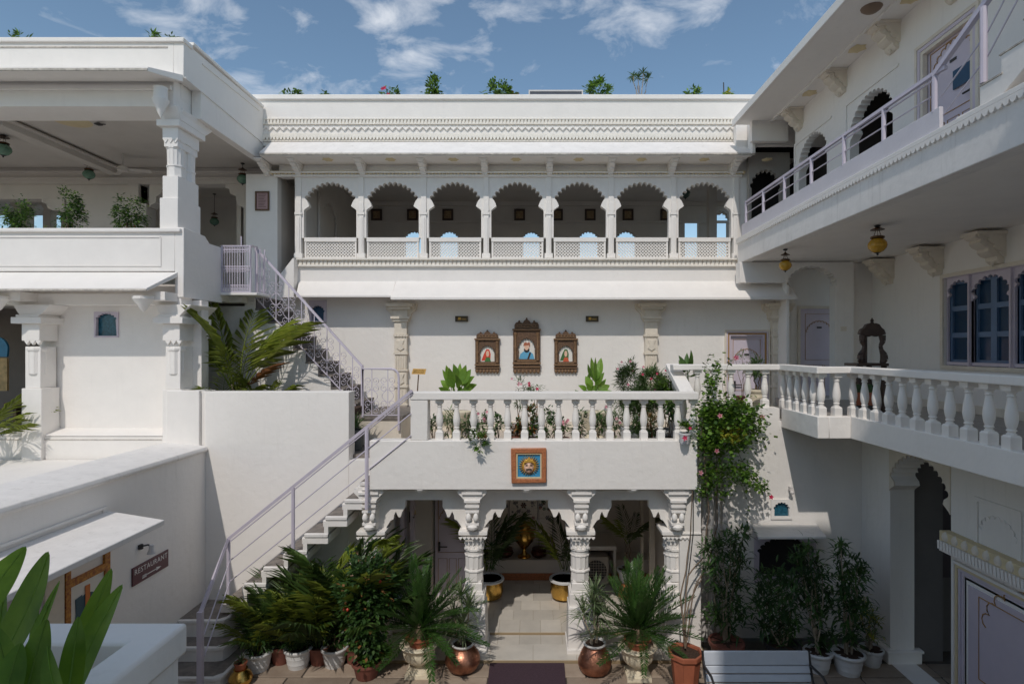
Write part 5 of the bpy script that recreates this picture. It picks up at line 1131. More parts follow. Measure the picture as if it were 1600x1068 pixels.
# ------------------------------------------------------------------ lanterns
def lantern(pos, r, glass, label, group, drop=.2):
    t = thing('hanging_lantern', label, 'lantern', pos, group); x, y, z = pos   # z = ceiling
    mb = MB(); mb.tube([(x, y, z), (x, y, z-drop)], .006, 5); mb.lathe((x, y, z-.03), [(.03,0),(.045,.02),(.02,.03)], 10); part('chain', mb, iron, t)
    zt_ = z-drop
    mb = MB(); mb.lathe((x, y, zt_-.03), [(r*.75,0),(r*.70,.008),(r*.25,.03),(r*.12,.05)], 14)
    for k in range(3):
        a = k*2.094; mb.tube([(x+r*.5*math.cos(a), y+r*.5*math.sin(a), zt_-.03-r*.9), (x+r*.12*math.cos(a), y+r*.12*math.sin(a), zt_-.01)], .004, 4)
    mb.lathe((x, y, zt_-.03-r*1.0), [(r*.45,0),(r*.72,.008),(r*.72,.03),(r*.5,.04)], 14); part('crown', mb, M('old_bronze', (.10,.05,.02), .4, .2, 8, metal=.7) if 'old_bronze' not in bpy.data.materials else bpy.data.materials['old_bronze'], t)
    zg = zt_-.03-r*1.0
    mb = MB(); mb.lathe((x, y, zg), [(r*.30,-r*1.55),(r*.62,-r*1.38),(r*.90,-r*1.05),(r*1.0,-r*.75),(r*.92,-r*.40),(r*.70,-r*.12),(r*.52,0)], 32, flute=.05); part('glass_globe', mb, glass, t)
    mb = MB(); mb.lathe((x, y, zg-r*1.55), [(.004,-r*.32),(r*.12,-r*.20),(r*.10,-r*.12),(r*.34,-.0)], 10); part('finial', mb, iron, t)
lantern((X(1371,8.0), 8.0, 1.74), .125, amber, 'larger amber melon lantern hanging under the right balcony', 'amber lanterns under the right balcony', .04)
lantern((X(1227,9.9), 9.9, 1.74), .105, amber, 'smaller amber melon lantern nearer the white eave', 'amber lanterns under the right balcony', .08)
lantern((X(139,12.0), 12.0, 3.98), .115, green_gl, 'green glass lantern hanging in mid terrace above the ficus', 'green lanterns in the terrace restaurant', .08)
lantern((X(379,12.2), 12.2, 3.98), .115, green_gl, 'green glass lantern under the side fascia near the notice', 'green lanterns in the terrace restaurant', .12)
lantern((X(5,10.6), 10.6, 3.98), .13, green_gl, 'green glass lantern cut by the left picture edge', 'green lanterns in the terrace restaurant', .02)
lantern((X(245,14.0), 14.0, 3.98), .11, green_gl, 'green glass lantern half hidden behind the corner column', 'green lanterns in the terrace restaurant', .18)
lantern((X(335,14.6), 14.6, 3.98), .11, green_gl, 'green glass lantern in the dark bay between column and notice', 'green lanterns in the terrace restaurant', .50)
lantern((X(1071,13.6), 13.6, 3.97), .12, M('dark_green_glass', (.05,.09,.07), .3), 'dark lantern inside the last gallery arch', 'green lanterns in the terrace restaurant', .03)
# fan
t = thing('ceiling_fan', 'white ceiling fan in the terrace restaurant left of the column', 'ceiling fan', (X(203,11.8), 11.8, 3.98)); x, y = X(203,11.8), 11.6
mb = MB(); mb.tube([(x,y,3.98),(x,y,3.72)], .015, 8); mb.lathe((x,y,3.60), [(.03,0),(.10,.02),(.10,.10),(.04,.12)], 14); part('motor', mb, inner, t)
for k in range(3):
    a = k*2.094+.3; mb = MB(); c, s = math.cos(a), math.sin(a); mb.hexa([(x+c*.1-s*.05,y+s*.1+c*.05,3.64),(x+c*.1+s*.05,y+s*.1-c*.05,3.66),(x+c*.5+s*.05,y+s*.5-c*.05,3.66),(x+c*.5-s*.05,y+s*.5+c*.05,3.63),(x+c*.1-s*.05,y+s*.1+c*.05,3.65),(x+c*.1+s*.05,y+s*.1-c*.05,3.67),(x+c*.5+s*.05,y+s*.5-c*.05,3.67),(x+c*.5-s*.05,y+s*.5+c*.05,3.64)]); part('blade', mb, inner, t)
# blue hanging flower lamp
t = thing('flower_lamp', 'blue glass lotus lamp hanging deep in the terrace', 'lamp', P(73, 303, 13.4)); p = P(73, 303, 13.4)
for k in range(8):
    a = k*math.pi/4; mb = MB(); mb.add([(p.x,p.y,p.z-.06),(p.x+.09*math.cos(a-.3),p.y+.09*math.sin(a-.3),p.z-.01),(p.x+.15*math.cos(a),p.y+.15*math.sin(a),p.z+.07),(p.x+.09*math.cos(a+.3),p.y+.09*math.sin(a+.3),p.z-.01)], [(0,1,2,3)]); part('petal', mb, teal, t, closed=False)
mb = MB(); mb.tube([(p.x,p.y,3.62),(p.x,p.y,p.z-.05)], .006, 5); part('cord', mb, iron, t)
# ceiling medallion
t = part('ceiling_medallion', MB().lathe((X(97,9.75), 9.95, 3.979), [(.001,-.012),(.20,-.012),(.26,-.02),(.30,-.001)], 28), creamd, lw)
for px_ in (136,): 
    mb = MB(); p_ = Vector((X(140,9.75), 9.95, 3.84)); mb.lathe((p_.x, p_.y, 3.90), [(.02,0),(.07,.02),(.02,.05)], 10); mb.tube([(p_.x,p_.y,3.93),(p_.x+.12,p_.y,3.92)], .01, 5); o_ = part('ceiling_hook', mb, iron); tag(o_, 'small dark lamp hook on the terrace ceiling beside the medallion', 'hook')

# ------------------------------------------------------------------ dark carved shrine seat on right gallery
ysh = 8.6
t = thing('carved_stand', 'tall dark carved wooden stand with an arched crest in the gallery corner', 'carved stand', (X(1357,ysh), ysh, -1.0))
def sx_(px): return X(px, ysh)
def sz_(py): return Z(py, ysh)
mb = MB(); mb.box(sx_(1330), sx_(1379), ysh-.16, ysh+.2, sz_(571), sz_(567)); part('shelf', mb, wood, t, bev=.006)
mb = MB(); mb.prism([(sx_(a), sz_(b)) for a, b in ((1336,522),(1338,515),(1344,512),(1347,507),(1353,505),(1357,507),(1361,505),(1367,507),(1370,512),(1374,515),(1377,522),(1370,524),(1362,526),(1357,524),(1351,526),(1344,524))], 'y', ysh-.13, ysh-.05); part('crest', mb, wood, t, bev=.01)
mb = MB(); mb.lathe((sx_(1357), ysh-.09, sz_(507)), [(.02,0),(.03,.02),(.015,.035),(.028,.055),(.012,.08),(.003,.10)], 10); part('finial', mb, wood, t)
for px, s in ((1342, 1), (1372, -1)):
    mb = MB(); pts = [(px+s*0, 524), (px-s*1, 533), (px+s*2.5, 540), (px+s*1.5, 546), (px-s*2.5, 554), (px-s*3, 561), (px, 567)]
    P_ = [(sx_(a), ysh-.1, sz_(b)) for a, b in pts]; r_ = [.05,.04,.028,.03,.05,.055,.04]
    for k in range(len(P_)-1): mb.tube([P_[k], P_[k+1]], r_[k], 8, r1=r_[k+1])
    part('carved_post', mb, wood, t)
mb = MB(); mb.tube([(sx_(1359), ysh+.12, sz_(524)), (sx_(1359), ysh+.12, sz_(567))], .03, 6); part('back_post', mb, wood, t)
for px in (1337, 1350, 1364, 1376):
    mb = MB(); mb.lathe((sx_(px), ysh-.08 if px in (1337,1376) else ysh+.1, -1.0), [(.035,0),(.045,.1),(.025,.2),(.05,.4),(.035,.55),(.04,sz_(571)+1.0)], 8); part('leg', mb, wood, t)

# bench
by = 7.05
t = thing('garden_bench', 'white slatted garden bench with dark iron arms seen from behind', 'bench', (X(1182,by), by, G))
zt_ = Z(1019, by); x0_, x1_ = X(1101,by), X(1265,by)
yy0 = by
for k, (dz_, hh, dy_) in enumerate(((0,.155,0),(.165,.075,-.03),(.255,.075,-.06),(.35,.075,-.09),(.44,.07,-.13))):
    mb = MB(); mb.hexa([(x0_,by+dy_+.0,zt_-dz_-hh),(x1_,by+dy_+.0,zt_-dz_-hh),(x1_,by+dy_+.03,zt_-dz_-hh),(x0_,by+dy_+.03,zt_-dz_-hh),(x0_,by+dy_+.03,zt_-dz_),(x1_,by+dy_+.03,zt_-dz_),(x1_,by+dy_+.06,zt_-dz_),(x0_,by+dy_+.06,zt_-dz_)]); part('back_slat', mb, bench_m, t, bev=.008)
for k in range(4):
    mb = MB(); mb.box(x0_, x1_, by-.22-.11*k, by-.13-.11*k, G+.42, G+.45); part('seat_slat', mb, bench_m, t, bev=.006)
for s, xx in ((-1, x0_-.01), (1, x1_+.01)):
    mb = MB(); mb.tube([(xx,by+.05,zt_),(xx,by-.02,zt_-.25),(xx,by-.10,G+.45),(xx,by-.02,G+.2),(xx,by+.05,G)], .018, 6); mb.tube([(xx,by-.10,G+.43),(xx,by-.55,G+.43),(xx,by-.6,G)], .018, 6); mb.tube([(xx,by+.0,G+.65),(xx,by-.3,G+.68),(xx,by-.52,G+.60),(xx,by-.5,G+.44)], .016, 6); part('iron_side', mb, iron, t)
# doormat
mb = MB(); mb.prism([(X(765,8.2),8.25),(X(882,8.2),8.25),(X(882,8.2)-.01,6.9),(X(765,8.2)+.02,6.9)], 'z', G+.008, G+.022); o_ = part('doormat', mb, mat_m, bev=.004); tag(o_, 'dark purple brown doormat in front of the arcade steps', 'doormat')

# ------------------------------------------------------------------ things inside the arcade
# tile mural
mur = M('mural_ground', (.66,.60,.54), .3, .08, 20)
t = thing('tile_mural', 'floral painted tile mural with an arched medallion at the back of the arcade', 'mural', (X(822,11.5), 11.5, -4.1))
ym = 11.505
nt_ = 7
X0, X1, Z0_, Z1_ = X(772,ym), X(864,ym), -4.02, -2.6
mats_t = mur
mj, mi_ = 6, 7
for i in range(mj):
    for k in range(mi_):
        a, b = X0+(X1-X0)*i/mj, X0+(X1-X0)*(i+1)/mj; c, d = Z0_+(Z1_-Z0_)*k/mi_, Z0_+(Z1_-Z0_)*(k+1)/mi_
        mb = MB(); mb.box(a+.002, b-.002, ym-.012, ym+.01, c+.002, d-.002); part('tile', mb, mur, t)
ink = M('mural_ink', (.03,.035,.075), .3); inkr = M('mural_red', (.25,.05,.04), .3); inkg = M('mural_green', (.04,.09,.04), .3)
random.seed(11)
cxm = (X0+X1)/2
def flower(mb, x, z, r, n=6):
    for k in range(n):
        a = 2*math.pi*k/n; mb.prism([(x, z), (x+r*math.cos(a-.35), z+r*math.sin(a-.35)), (x+r*1.25*math.cos(a), z+r*1.25*math.sin(a)), (x+r*math.cos(a+.35), z+r*math.sin(a+.35))], 'y', ym-.0155, ym-.012)
m1, m2, m3 = MB(), MB(), MB()
for s in (-1, 1):
    for (dx, dzs, r) in ((.0,.0,.05),(.12,.18,.03),(.10,-.12,.035),(.18,.05,.03),(.07,.30,.025),(.20,-.25,.03)):
        flower(m2 if (dx*10) % 2 < 1 else m1, cxm+s*dx, -3.15+dzs, r)
    for k in range(14):
        flower(m1, cxm+s*random.uniform(.02,.24), random.uniform(-3.75,-2.75), .018, 5)
        flower(m3, cxm+s*random.uniform(.02,.24), random.uniform(-3.75,-2.75), .016, 4)
    for k in range(18): flower([m1,m2,m3][k%3], cxm+s*random.uniform(.33,.56), random.uniform(-3.95,-2.7), random.uniform(.018,.04), 6)
el_ = [(cxm+.29*math.cos(R(a)), ym-.014, -3.25+.62*math.sin(R(a))) for a in range(0,360,12)]
m1.tube(el_, .008, 4, closed=True)
for xx in (cxm-.31, cxm+.31, X0+.01, X1-.01): m1.tube([(xx,ym-.014,-4.0),(xx,ym-.014,-2.62)], .006, 4)
for m_, mat_, nm in ((m1, ink, 'blue_ornament'), (m2, inkr, 'red_flowers'), (m3, inkg, 'green_leaves')): part(nm, m_, mat_, t)
# brass urn (samovar)
ux, uy, uz = X(819,11.25), 11.25, -4.095
t = thing('brass_urn', 'large brass urn with a tall lid and curved handles on the arcade ledge', 'urn', (ux, uy, uz))
mb = MB(); mb.lathe((ux,uy,uz), [(.13,0),(.13,.02),(.06,.05),(.035,.12),(.04,.16),(.10,.22),(.18,.32),(.21,.42),(.19,.50),(.12,.56),(.11,.58)], 24); part('body', mb, brass, t)
mb = MB(); mb.lathe((ux,uy,uz+.58), [(.13,0),(.12,.03),(.05,.07),(.02,.10),(.03,.13),(.012,.18),(.003,.22)], 20); part('lid', mb, brass, t)
for s in (-1, 1):
    mb = MB(); mb.tube([(ux+s*.18,uy,uz+.36),(ux+s*.28,uy,uz+.42),(ux+s*.27,uy,uz+.52),(ux+s*.15,uy,uz+.52)], .013, 6); part('handle', mb, copper, t)
for px, lb in ((762, 'round dark copper bowl left of the brass urn'), (833+12, 'round dark copper bowl right of the brass urn')):
    x = X(790 if px == 762 else 842, 11.25); t = thing('copper_bowl', lb, 'bowl', (x, 11.25, -4.095), 'copper bowls on the arcade ledge')
    dkc = bpy.data.materials.get('dark_copper') or M('dark_copper', (.10,.035,.025), .35, .3, 9, .3, 20, metal=.8)
    mb = MB(); mb.lathe((x,11.25,-4.095), [(.08,0),(.13,.03),(.155,.08),(.14,.13),(.12,.14),(.13,.155)], 22); part('body', mb, dkc, t); mb = MB(); mb.lathe((x,11.25,-3.94), [(.10,-.03),(.135,0),(.14,.012),(.12,.015)], 22); part('rim', mb, dkc, t)
# wall light inside arcade
t = thing('wall_sconce', 'dark candle sconce on the pier left of the arcade door', 'wall lamp', P(641, 805, 10.1)); p = P(641, 805, 10.1)
mb = MB(); mb.box(p.x-.02, p.x+.02, p.y, p.y+.05, p.z-.12, p.z+.06); mb.tube([(p.x,p.y,p.z),(p.x+.08,p.y-.06,p.z-.02),(p.x+.1,p.y-.06,p.z+.05)], .01, 6); part('bracket', mb, iron, t)
mb = MB(); mb.lathe((p.x+.1,p.y-.06,p.z+.05), [(.03,0),(.012,.01),(.012,.06)], 8); part('candle', mb, creamd, t)
t = thing('tall_picture', 'tall dark framed picture on the right side wall of the arcade', 'picture', (2.32, 9.9, -2.9))
mb = MB(); mb.box(2.27, 2.32, 9.75, 10.15, -3.35, -2.45); part('frame', mb, wood, t, bev=.01); mb = MB(); mb.box(2.262, 2.27, 9.80, 10.10, -3.28, -2.52); part('picture', mb, teal, t)
# outdoor unit of an air conditioner
ax0, ax1, ay, az0 = X(911,10.75), X(951,10.75), 10.75, -4.48
t = thing('air_conditioner', 'beige outdoor air conditioner unit with a round fan grille in the arcade', 'air conditioner', ((ax0+ax1)/2, ay, az0))
acm = M('ac_casing', (.42,.37,.31), .5, .05)
mb = MB(); mb.box(ax0+.05, ax1, ay, ay+.3, az0+.04, az0+.56); part('casing', mb, acm, t, bev=.01)
cx, cz = (ax0+.05+ax1)/2-.02, az0+.30
mb = MB(); mb.add([(cx+.2*math.cos(R(a)), ay-.004, cz+.2*math.sin(R(a))) for a in range(0,360,12)], [tuple(range(30))]); part('fan_opening', mb, iron, t, closed=False)
mb = MB()
for k in range(9): xx = cx-.2+.05*k; hh = math.sqrt(max(0,.2**2-(xx-cx)**2)); mb.tube([(xx,ay-.012,cz-hh),(xx,ay-.012,cz+hh)], .004, 4)
for k in range(9): zz_ = cz-.2+.05*k; hh = math.sqrt(max(0,.2**2-(zz_-cz)**2)); mb.tube([(cx-hh,ay-.016,zz_),(cx+hh,ay-.016,zz_)], .004, 4)
part('fan_grille', mb, acm, t)
mb = MB(); mb.box(ax0+.07, ax0+.15, ay, ay+.2, az0, az0+.04); part('foot', mb, iron, t)
mb = MB(); mb.box(ax1-.15, ax1-.07, ay, ay+.2, az0, az0+.04); part('foot', mb, iron, t)
# cctv dome
t = thing('wall_camera', 'tiny white bracket lamp on the sunlit wall above the small blue window', 'lamp', P(1236, 765, 8.95)); p = P(1235.5, 765, 8.95)
mb = MB(); mb.box(p.x-.02, p.x+.02, p.y-.03, p.y+.05, p.z-.01, p.z+.05); part('base', mb, pipe_m, t); mb = MB(); mb.lathe((p.x, p.y-.05, p.z-.04), [(.006,-.02),(.03,-.005),(.035,.02),(.02,.04)], 10); part('globe', mb, pipe_m, t)
# rooftop panel frame
t = thing('roof_panel', 'grey rooftop panel with white frame above the parapet', 'solar panel', P(867, 148, 13)); yv = 13.2
mb = MB(); mb.prism([(X(826,yv),Z(152,yv)),(X(911,yv),Z(152,yv)),(X(911,yv),Z(140.5,yv)),(X(826,yv),Z(140.5,yv))], 'y', yv, yv+.04, holes=[[(X(828,yv),Z(150,yv)),(X(909,yv),Z(150,yv)),(X(909,yv),Z(142.5,yv)),(X(828,yv),Z(142.5,yv))]]); part('frame', mb, pipe_m, t)
mb = MB(); mb.box(X(828,yv), X(909,yv), yv+.045, yv+.06, Z(152,yv), Z(142.5,yv)); part('panel', mb, M('panel_grey', (.22,.22,.25), .4), t)
for px in (840, 900): mb = MB(); mb.box(X(px,yv), X(px,yv)+.04, yv+.06, yv+.1, Z(238,YB)+.42, Z(142,yv)); part('leg', mb, pipe_m, t)
mb = MB(); mb.tube([P(1131,150,12.2), P(1130.5,129,12.2)], .012, 5); mb.tube([P(1131,150,12.2)+Vector((0,0,-.9)), P(1131,150,12.2)], .014, 5); o_ = part('roof_pole', mb, iron); tag(o_, 'thin dark pole standing on the roof near the right wing', 'pole')
# foreground planter
pb = thing('planter_box', 'thick white masonry planter box at the lower left corner', 'planter', (-2.3, 2.6, -1.65))
zp = -1.435; xo, yo = X(294, 3.0), 3.0
mb = MB(); mb.prism([(-3.6, 1.2), (xo, 1.2), (xo, yo), (-3.6, yo)], 'z', zp-.16, zp, holes=[[(-3.4, 1.4), (-2.0, 1.4), (-2.0, 2.79), (-3.4, 2.79)]]); part('rim', mb, white, pb, bev=.02)
mb = MB(); mb.prism([(-3.6, 1.2), (xo-.03, 1.2), (xo-.03, yo-.03), (-3.6, yo-.03)], 'z', -3.0, zp-.161, holes=[[(-3.4, 1.4), (-2.0, 1.4), (-2.0, 2.79), (-3.4, 2.79)]]); part('box_wall', mb, white, pb, bev=.01)
mb = MB(); mb.box(-3.4, -2.0, 1.4, 2.79, -1.9, -1.68); part('soil', mb, soil, pb)
# ================================================================== PLANTS
rnd = random.Random(21)
def V(*a): return Vector(a)
def blade(mb, b, t, w, nrm, bend=.1, n=5, fold=.2, prof=None, m=0):
    b = Vector(b); t = Vector(t); d = t-b; L = d.length; side = d.cross(nrm)
    if side.length < 1e-6: side = V(1,0,0)
    side.normalize(); up = side.cross(d).normalized()
    vs = [b]; fs = []
    for i in range(1, n):
        u = i/n; c = b + d*u + up*(bend*L*4*u*(1-u)); ww = w*.5*(prof(u) if prof else math.sin(math.pi*min(1,u**.75))**.8)
        vs += [c + side*ww + up*fold*ww, c, c - side*ww + up*fold*ww]
    vs.append(t)
    fs += [(0,2,1),(0,3,2)]
    for i in range(n-2):
        o = 1+3*i; fs += [(o,o+1,o+4,o+3),(o+1,o+2,o+5,o+4)]
    o = 1+3*(n-2); e = len(vs)-1; fs += [(o,o+1,e),(o+1,o+2,e)]
    mb.add(vs, fs, m)
def frond_mesh(name, mat_, L=1.0, n=26, ll=.26, lw=.022, droop=.5, ldroop=.25, vee=.35, bare=.15, seed=0, stem_r=.010, ang=55, m_stem=None):
    r = random.Random(seed); mb = MB(); pts = []
    for i in range(13):
        u = i/12; pts.append(V(L*u*(1-.18*droop*u), .03*math.sin(u*3+seed), -L*droop*u*u*.75))
    def at(u):
        f = u*12; i = min(11, int(f)); return pts[i].lerp(pts[i+1], f-i), (pts[i+1]-pts[i]).normalized()
    mb.tube(pts[:13], stem_r, 4, r1=stem_r*.25)
    for i in range(n):
        u = bare + (1-bare)*(i+.5)/n; p, t = at(min(u, .999)); side = t.cross(V(0,0,1)).normalized(); upv = side.cross(t).normalized()
        l = ll*(math.sin(math.pi*(.12+.80*(u-bare)/(1-bare)))**.6)*(r.uniform(.8,1.15)); p = p + t*r.uniform(-.012,.012); a = R(ang*(1-.4*u) + r.uniform(-9,9))
        for s in (-1, 1):
            d = (t*math.cos(a) + side*s*math.sin(a) + upv*(vee + r.uniform(-.08,.08))).normalized()
            q = p + d*l*.5 + V(0,0,-ldroop*l*.15); e = p + d*l + V(0,0,-ldroop*l*r.uniform(.7,1.2)); wv = d.cross(upv).normalized()*lw*.5*(1+.2*r.random())
            mb.add([p, q+wv, e, q-wv+upv*lw*.15], [(0,1,2),(0,2,3)])
    me = mb.mesh(name, mat_); me.shade_smooth(); return me
def crown(t, meshes, mat_n, n, elev_rng, z=0, scale=(.8,1.1), rr=.02, name='frond', seed=1, az=None, roll=10):
    r = random.Random(seed)
    for i in range(n):
        o = bpy.data.objects.new(name, meshes[i % len(meshes)]); COL.objects.link(o); o.parent = t
        f = (i+.5)/n; el = elev_rng[0] + (elev_rng[1]-elev_rng[0])*f + r.uniform(-6,6); a = (i*137.5 + r.uniform(-15,15)) if az is None else r.uniform(*az)
        o.rotation_euler = (R(r.uniform(-roll,roll)), -R(el), R(a)); s = r.uniform(*scale); o.scale = (s,s,s)
        o.location = (rr*math.cos(R(a)), rr*math.sin(R(a)), z)
palm_f = [frond_mesh('palm_frond', lf_palm, 1.0, 12, .36, .019, .22+.16*k, .62, .20, .25, k, .010, 68) for k in range(3)]
palm_d = [frond_mesh('palm_frond_dark', [lf_palmd, lf_palm][k % 2], 1.0, 15, .28, .020, .22+.16*k, .65, .24, .18, 10+k, .009, 64) for k in range(3)]
palm_y = [frond_mesh('palm_frond_brown', lf_brown, .9, 14, .32, .026, .5, .5, .2, .2, 20)]
cyc_f = [frond_mesh('cycad_frond', lf_cycad, .78, 50, .115, .012, .08+.10*k, .04, .30, .10, 30+k, .008, 58) for k in range(3)]
def clay_pot(t, r, h, m, style='plain', loc=(0,0,0), n=24, soil_in=True, r0=.7):
    x, y, z = loc; mb = MB()
    if style == 'plain': pr = [(r*r0,0),(r*r0*1.02,.02*h),(r*.90,.78*h),(r*.91,.80*h),(r*1.0,.82*h),(r*1.04,.90*h),(r*1.02,h),(r*.93,h),(r*.90,.93*h)]
    elif style == 'banded': pr = [(r*r0,0),(r*.78,.25*h),(r*.81,.26*h),(r*.80,.30*h),(r*.86,.55*h),(r*.885,.56*h),(r*.875,.60*h),(r*.91,.80*h),(r*.97,.81*h),(r*1.05,.88*h),(r*1.06,.95*h),(r*1.0,h),(r*.92,h),(r*.90,.92*h)]
    part('pot', mb.lathe((x,y,z), pr, n), m, t, world=False)
    if soil_in: mb = MB(); mb.add([(x+r*.90*math.cos(2*math.pi*i/n), y+r*.90*math.sin(2*math.pi*i/n), z+h*.92+rnd.uniform(-.006,.006)) for i in range(n)]+[(x,y,z+h*.94)], [(i,(i+1)%n,n) for i in range(n)]); part('soil', mb, soil, t, world=False, closed=False)
def leaf_cloud(name, mats, N, center, rad, ls, lw, t, seed=0, shape='ell', droop=.3, mix=.0, hole_=.0, clumps=14, weights=None, kind='stuff'):
    """many small leaves gathered in clumps through an uneven volume"""
    r = random.Random(seed); mb = MB(); c = Vector(center); rad = Vector(rad); cl = []
    for i in range(clumps):
        while True:
            q = V(r.uniform(-1,1), r.uniform(-1,1), r.uniform(-1,1))
            if q.length < 1: break
        if shape == 'cone': q.x *= (1-.55*(q.z*.5+.5)); q.y *= (1-.55*(q.z*.5+.5))
        cl.append((V(q.x*rad.x, q.y*rad.y, q.z*rad.z)*.85, r.uniform(.25,.5)))
    k = len(mats) if isinstance(mats, list) else 1
    for i in range(N):
        cc, s = cl[r.randrange(clumps)]
        g = V(r.gauss(0,1), r.gauss(0,1), r.gauss(0,1))*.45; p = c + cc + V(g.x*rad.x*s, g.y*rad.y*s, g.z*rad.z*s*.8)
        d = (p-c); d = V(d.x/rad.x, d.y/rad.y, d.z/rad.z*.6+.2) + V(r.uniform(-.7,.7), r.uniform(-.7,.7), r.uniform(-.6,.5)); d.normalize()
        l = ls*r.uniform(.6,1.2); e = p + d*l + V(0,0,-droop*l*r.random()); side = d.cross(V(r.uniform(-.4,.4),r.uniform(-.4,.4),1)).normalized()*lw*.5*r.uniform(.7,1.2); md = p.lerp(e,.45)+V(0,0,.05*l)
        m = r.choices(range(k), weights)[0] if k > 1 else 0
        mb.add([p, md+side, e, md-side], [(0,1,2),(0,2,3)], m)
    o = part(name, mb, mats, t, world=False, closed=False); o['kind'] = kind; return o
def rosette(mb, c, n, L, w, r, elev=(5,80), bend=-.12, m=0, k=4):
    for i in range(n):
        a = r.uniform(0, 6.283); el = R(r.uniform(*elev)); d = V(math.cos(a)*math.cos(el), math.sin(a)*math.cos(el), math.sin(el)); l = L*r.uniform(.7,1.1)
        blade(mb, c, Vector(c)+d*l+V(0,0,-.10*l), w, V(0,0,1), bend=.08, n=k, fold=.3, prof=lambda u: (1-u)**.5*min(1,6*u) if u < 1 else 0, m=m)
def stems(t, base, tips, r0=.012, mat_=bark, name='stem', wig=.03, seed=0):
    r = random.Random(seed)
    for tp in tips:
        b = Vector(base)+V(r.uniform(-.04,.04), r.uniform(-.04,.04), 0); tp = Vector(tp); pts = []
        for i in range(7):
            u = i/6; pts.append(b.lerp(tp, u) + V(r.uniform(-wig,wig), r.uniform(-wig,wig), 0)*math.sin(math.pi*u))
        mb = MB(); mb.tube(pts, r0, 6, r1=r0*.5); part(name, mb, mat_, t, world=False)
def ground_at(px, py): Y = F*(-G)/(py-CY); return X(px, Y), Y
def plant(name, label, cat, loc, group=None): return thing(name, label, cat, loc, group)

# --- palm in the bed behind the stair wall
t = plant('areca_palm', 'bright sunlit areca palm standing in the raised bed under the upper stair', 'palm', (X(372,9.9), 9.9, -1.06))
crown(t, palm_f, 0, 10, (55, 90), .35, (.95, 1.6), .08, 'frond', 5)
crown(t, palm_y, 0, 1, (50, 62), .25, (1.0, 1.1), .05, 'brown_frond', 6, az=(-35, 0))
stems(t, (0,0,0), [(.1,.05,.5),(-.12,0,.45),(.02,.1,.55),(-.05,-.1,.4)], .022, barkg)
t = plant('areca_palm', 'dense low areca palm clump at the foot of the bright palm in the bed', 'palm', (X(345,9.75), 9.75, -1.06))
crown(t, palm_f, 0, 6, (45, 88), .0, (.55, .85), .06, 'frond', 8)
t = plant('areca_palm', 'small areca palm clump beside the stair side wall', 'palm', (X(408,9.8), 9.8, -1.06)); crown(t, palm_f, 0, 5, (45, 85), .0, (.5, .75), .05, 'frond', 9)
# --- palm at the far left bay
t = plant('areca_palm', 'feathery palm in front of the dark bay at the left edge', 'palm', (X(-28,8.7), 8.7, -1.74)); crown(t, palm_f, 0, 13, (30, 85), .35, (.6, .9), .05, 'frond', 12); stems(t, (0,0,0), [(.05,0,.7),(-.05,0,.7)], .02, barkg)
# --- potted plants under the lower stair
spots = [(404, 1052, .19, .25, 'banded'), (466, 1047, .19, .26, 'banded'), (523, 1045, .185, .25, 'banded')]
labs = ['white pot at the stair foot with a dark feathery palm, leftmost of three', 'white banded pot with a bushy palm, middle of the three under the stair', 'white fluted pot with a leafy shrub, right of the three under the stair']
for i, (px, py, r_, h_, st) in enumerate(spots):
    x, y = ground_at(px, py); y += .12; x = X(px, y)
    t = plant('potted_palm' if i < 2 else 'potted_shrub', labs[i], 'potted plant', (x, y, G), 'white pots under the stair')
    clay_pot(t, r_, h_+.02, potw, st)
    if i == 2:
        leaf_cloud('foliage', [lf_dark, lf_mid], 1500, (0,0,.62), (.30,.22,.38), .085, .045, t, 40, clumps=22)
        stems(t, (0,0,.2), [(.1,0,.7),(-.1,.05,.7),(0,-.05,.8)])
    else:
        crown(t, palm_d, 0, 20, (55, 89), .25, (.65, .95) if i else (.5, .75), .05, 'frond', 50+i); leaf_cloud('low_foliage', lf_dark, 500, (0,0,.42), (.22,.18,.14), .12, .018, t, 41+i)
        stems(t, (0,0,.2), [(.03,0,.5),(-.05,.03,.5)], .012)
for k, (px, yy_, zb_, n, sc, lb) in enumerate(((440, 8.32, 0, 18, (.75,1.15), 'tall dark areca palm under the middle of the lower stair'), (500, 8.30, 0, 20, (.9,1.45), 'tall dark areca palm reaching the upper steps of the lower stair'), (556, 8.34, 0, 19, (1.0,1.7), 'tall palm with a sunlit tip beside the left arcade pillar'))):
    t = plant('areca_palm', lb, 'palm', (X(px, yy_), yy_, G+.0), 'palms crowding under the lower stair')
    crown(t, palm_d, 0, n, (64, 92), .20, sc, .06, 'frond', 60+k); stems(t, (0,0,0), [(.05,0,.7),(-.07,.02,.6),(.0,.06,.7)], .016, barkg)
    mb = MB(); clay_pot(t, .17, .26, terrad, 'plain')
t = plant('areca_palm', 'young bright palm frond cluster leaning out at the left arcade pillar', 'palm', (X(578,8.3), 8.3, -2.95)); t['label'] = 'bright yellow green palm tip in the sun beside the left arcade pillar'
crown(t, palm_f, 0, 5, (25, 60), .0, (.36, .5), .02, 'frond', 70, az=(-50, 60)); mb = MB(); mb.tube([(0,0,0),(-.03,.05,-.8),(-.05,.06,G+2.95)], .012, 6); part('stem', mb, barkg, t, world=False)
x, y = X(573, 7.95), 7.95
t = plant('leafy_shrub', 'tall leafy shrub with a few red buds and a thick trunk left of the cycad', 'shrub', (x, y, G))
leaf_cloud('foliage', [lf_dark, lf_mid, lf_brown], 4200, (0,0,1.02), (.40,.30,.72), .085, .05, t, 43, clumps=34, weights=[6,4,.5])
leaf_cloud('low_foliage', [lf_mid, lf_bright], 600, (.16,-.05,.32), (.17,.14,.16), .08, .05, t, 44, clumps=10)
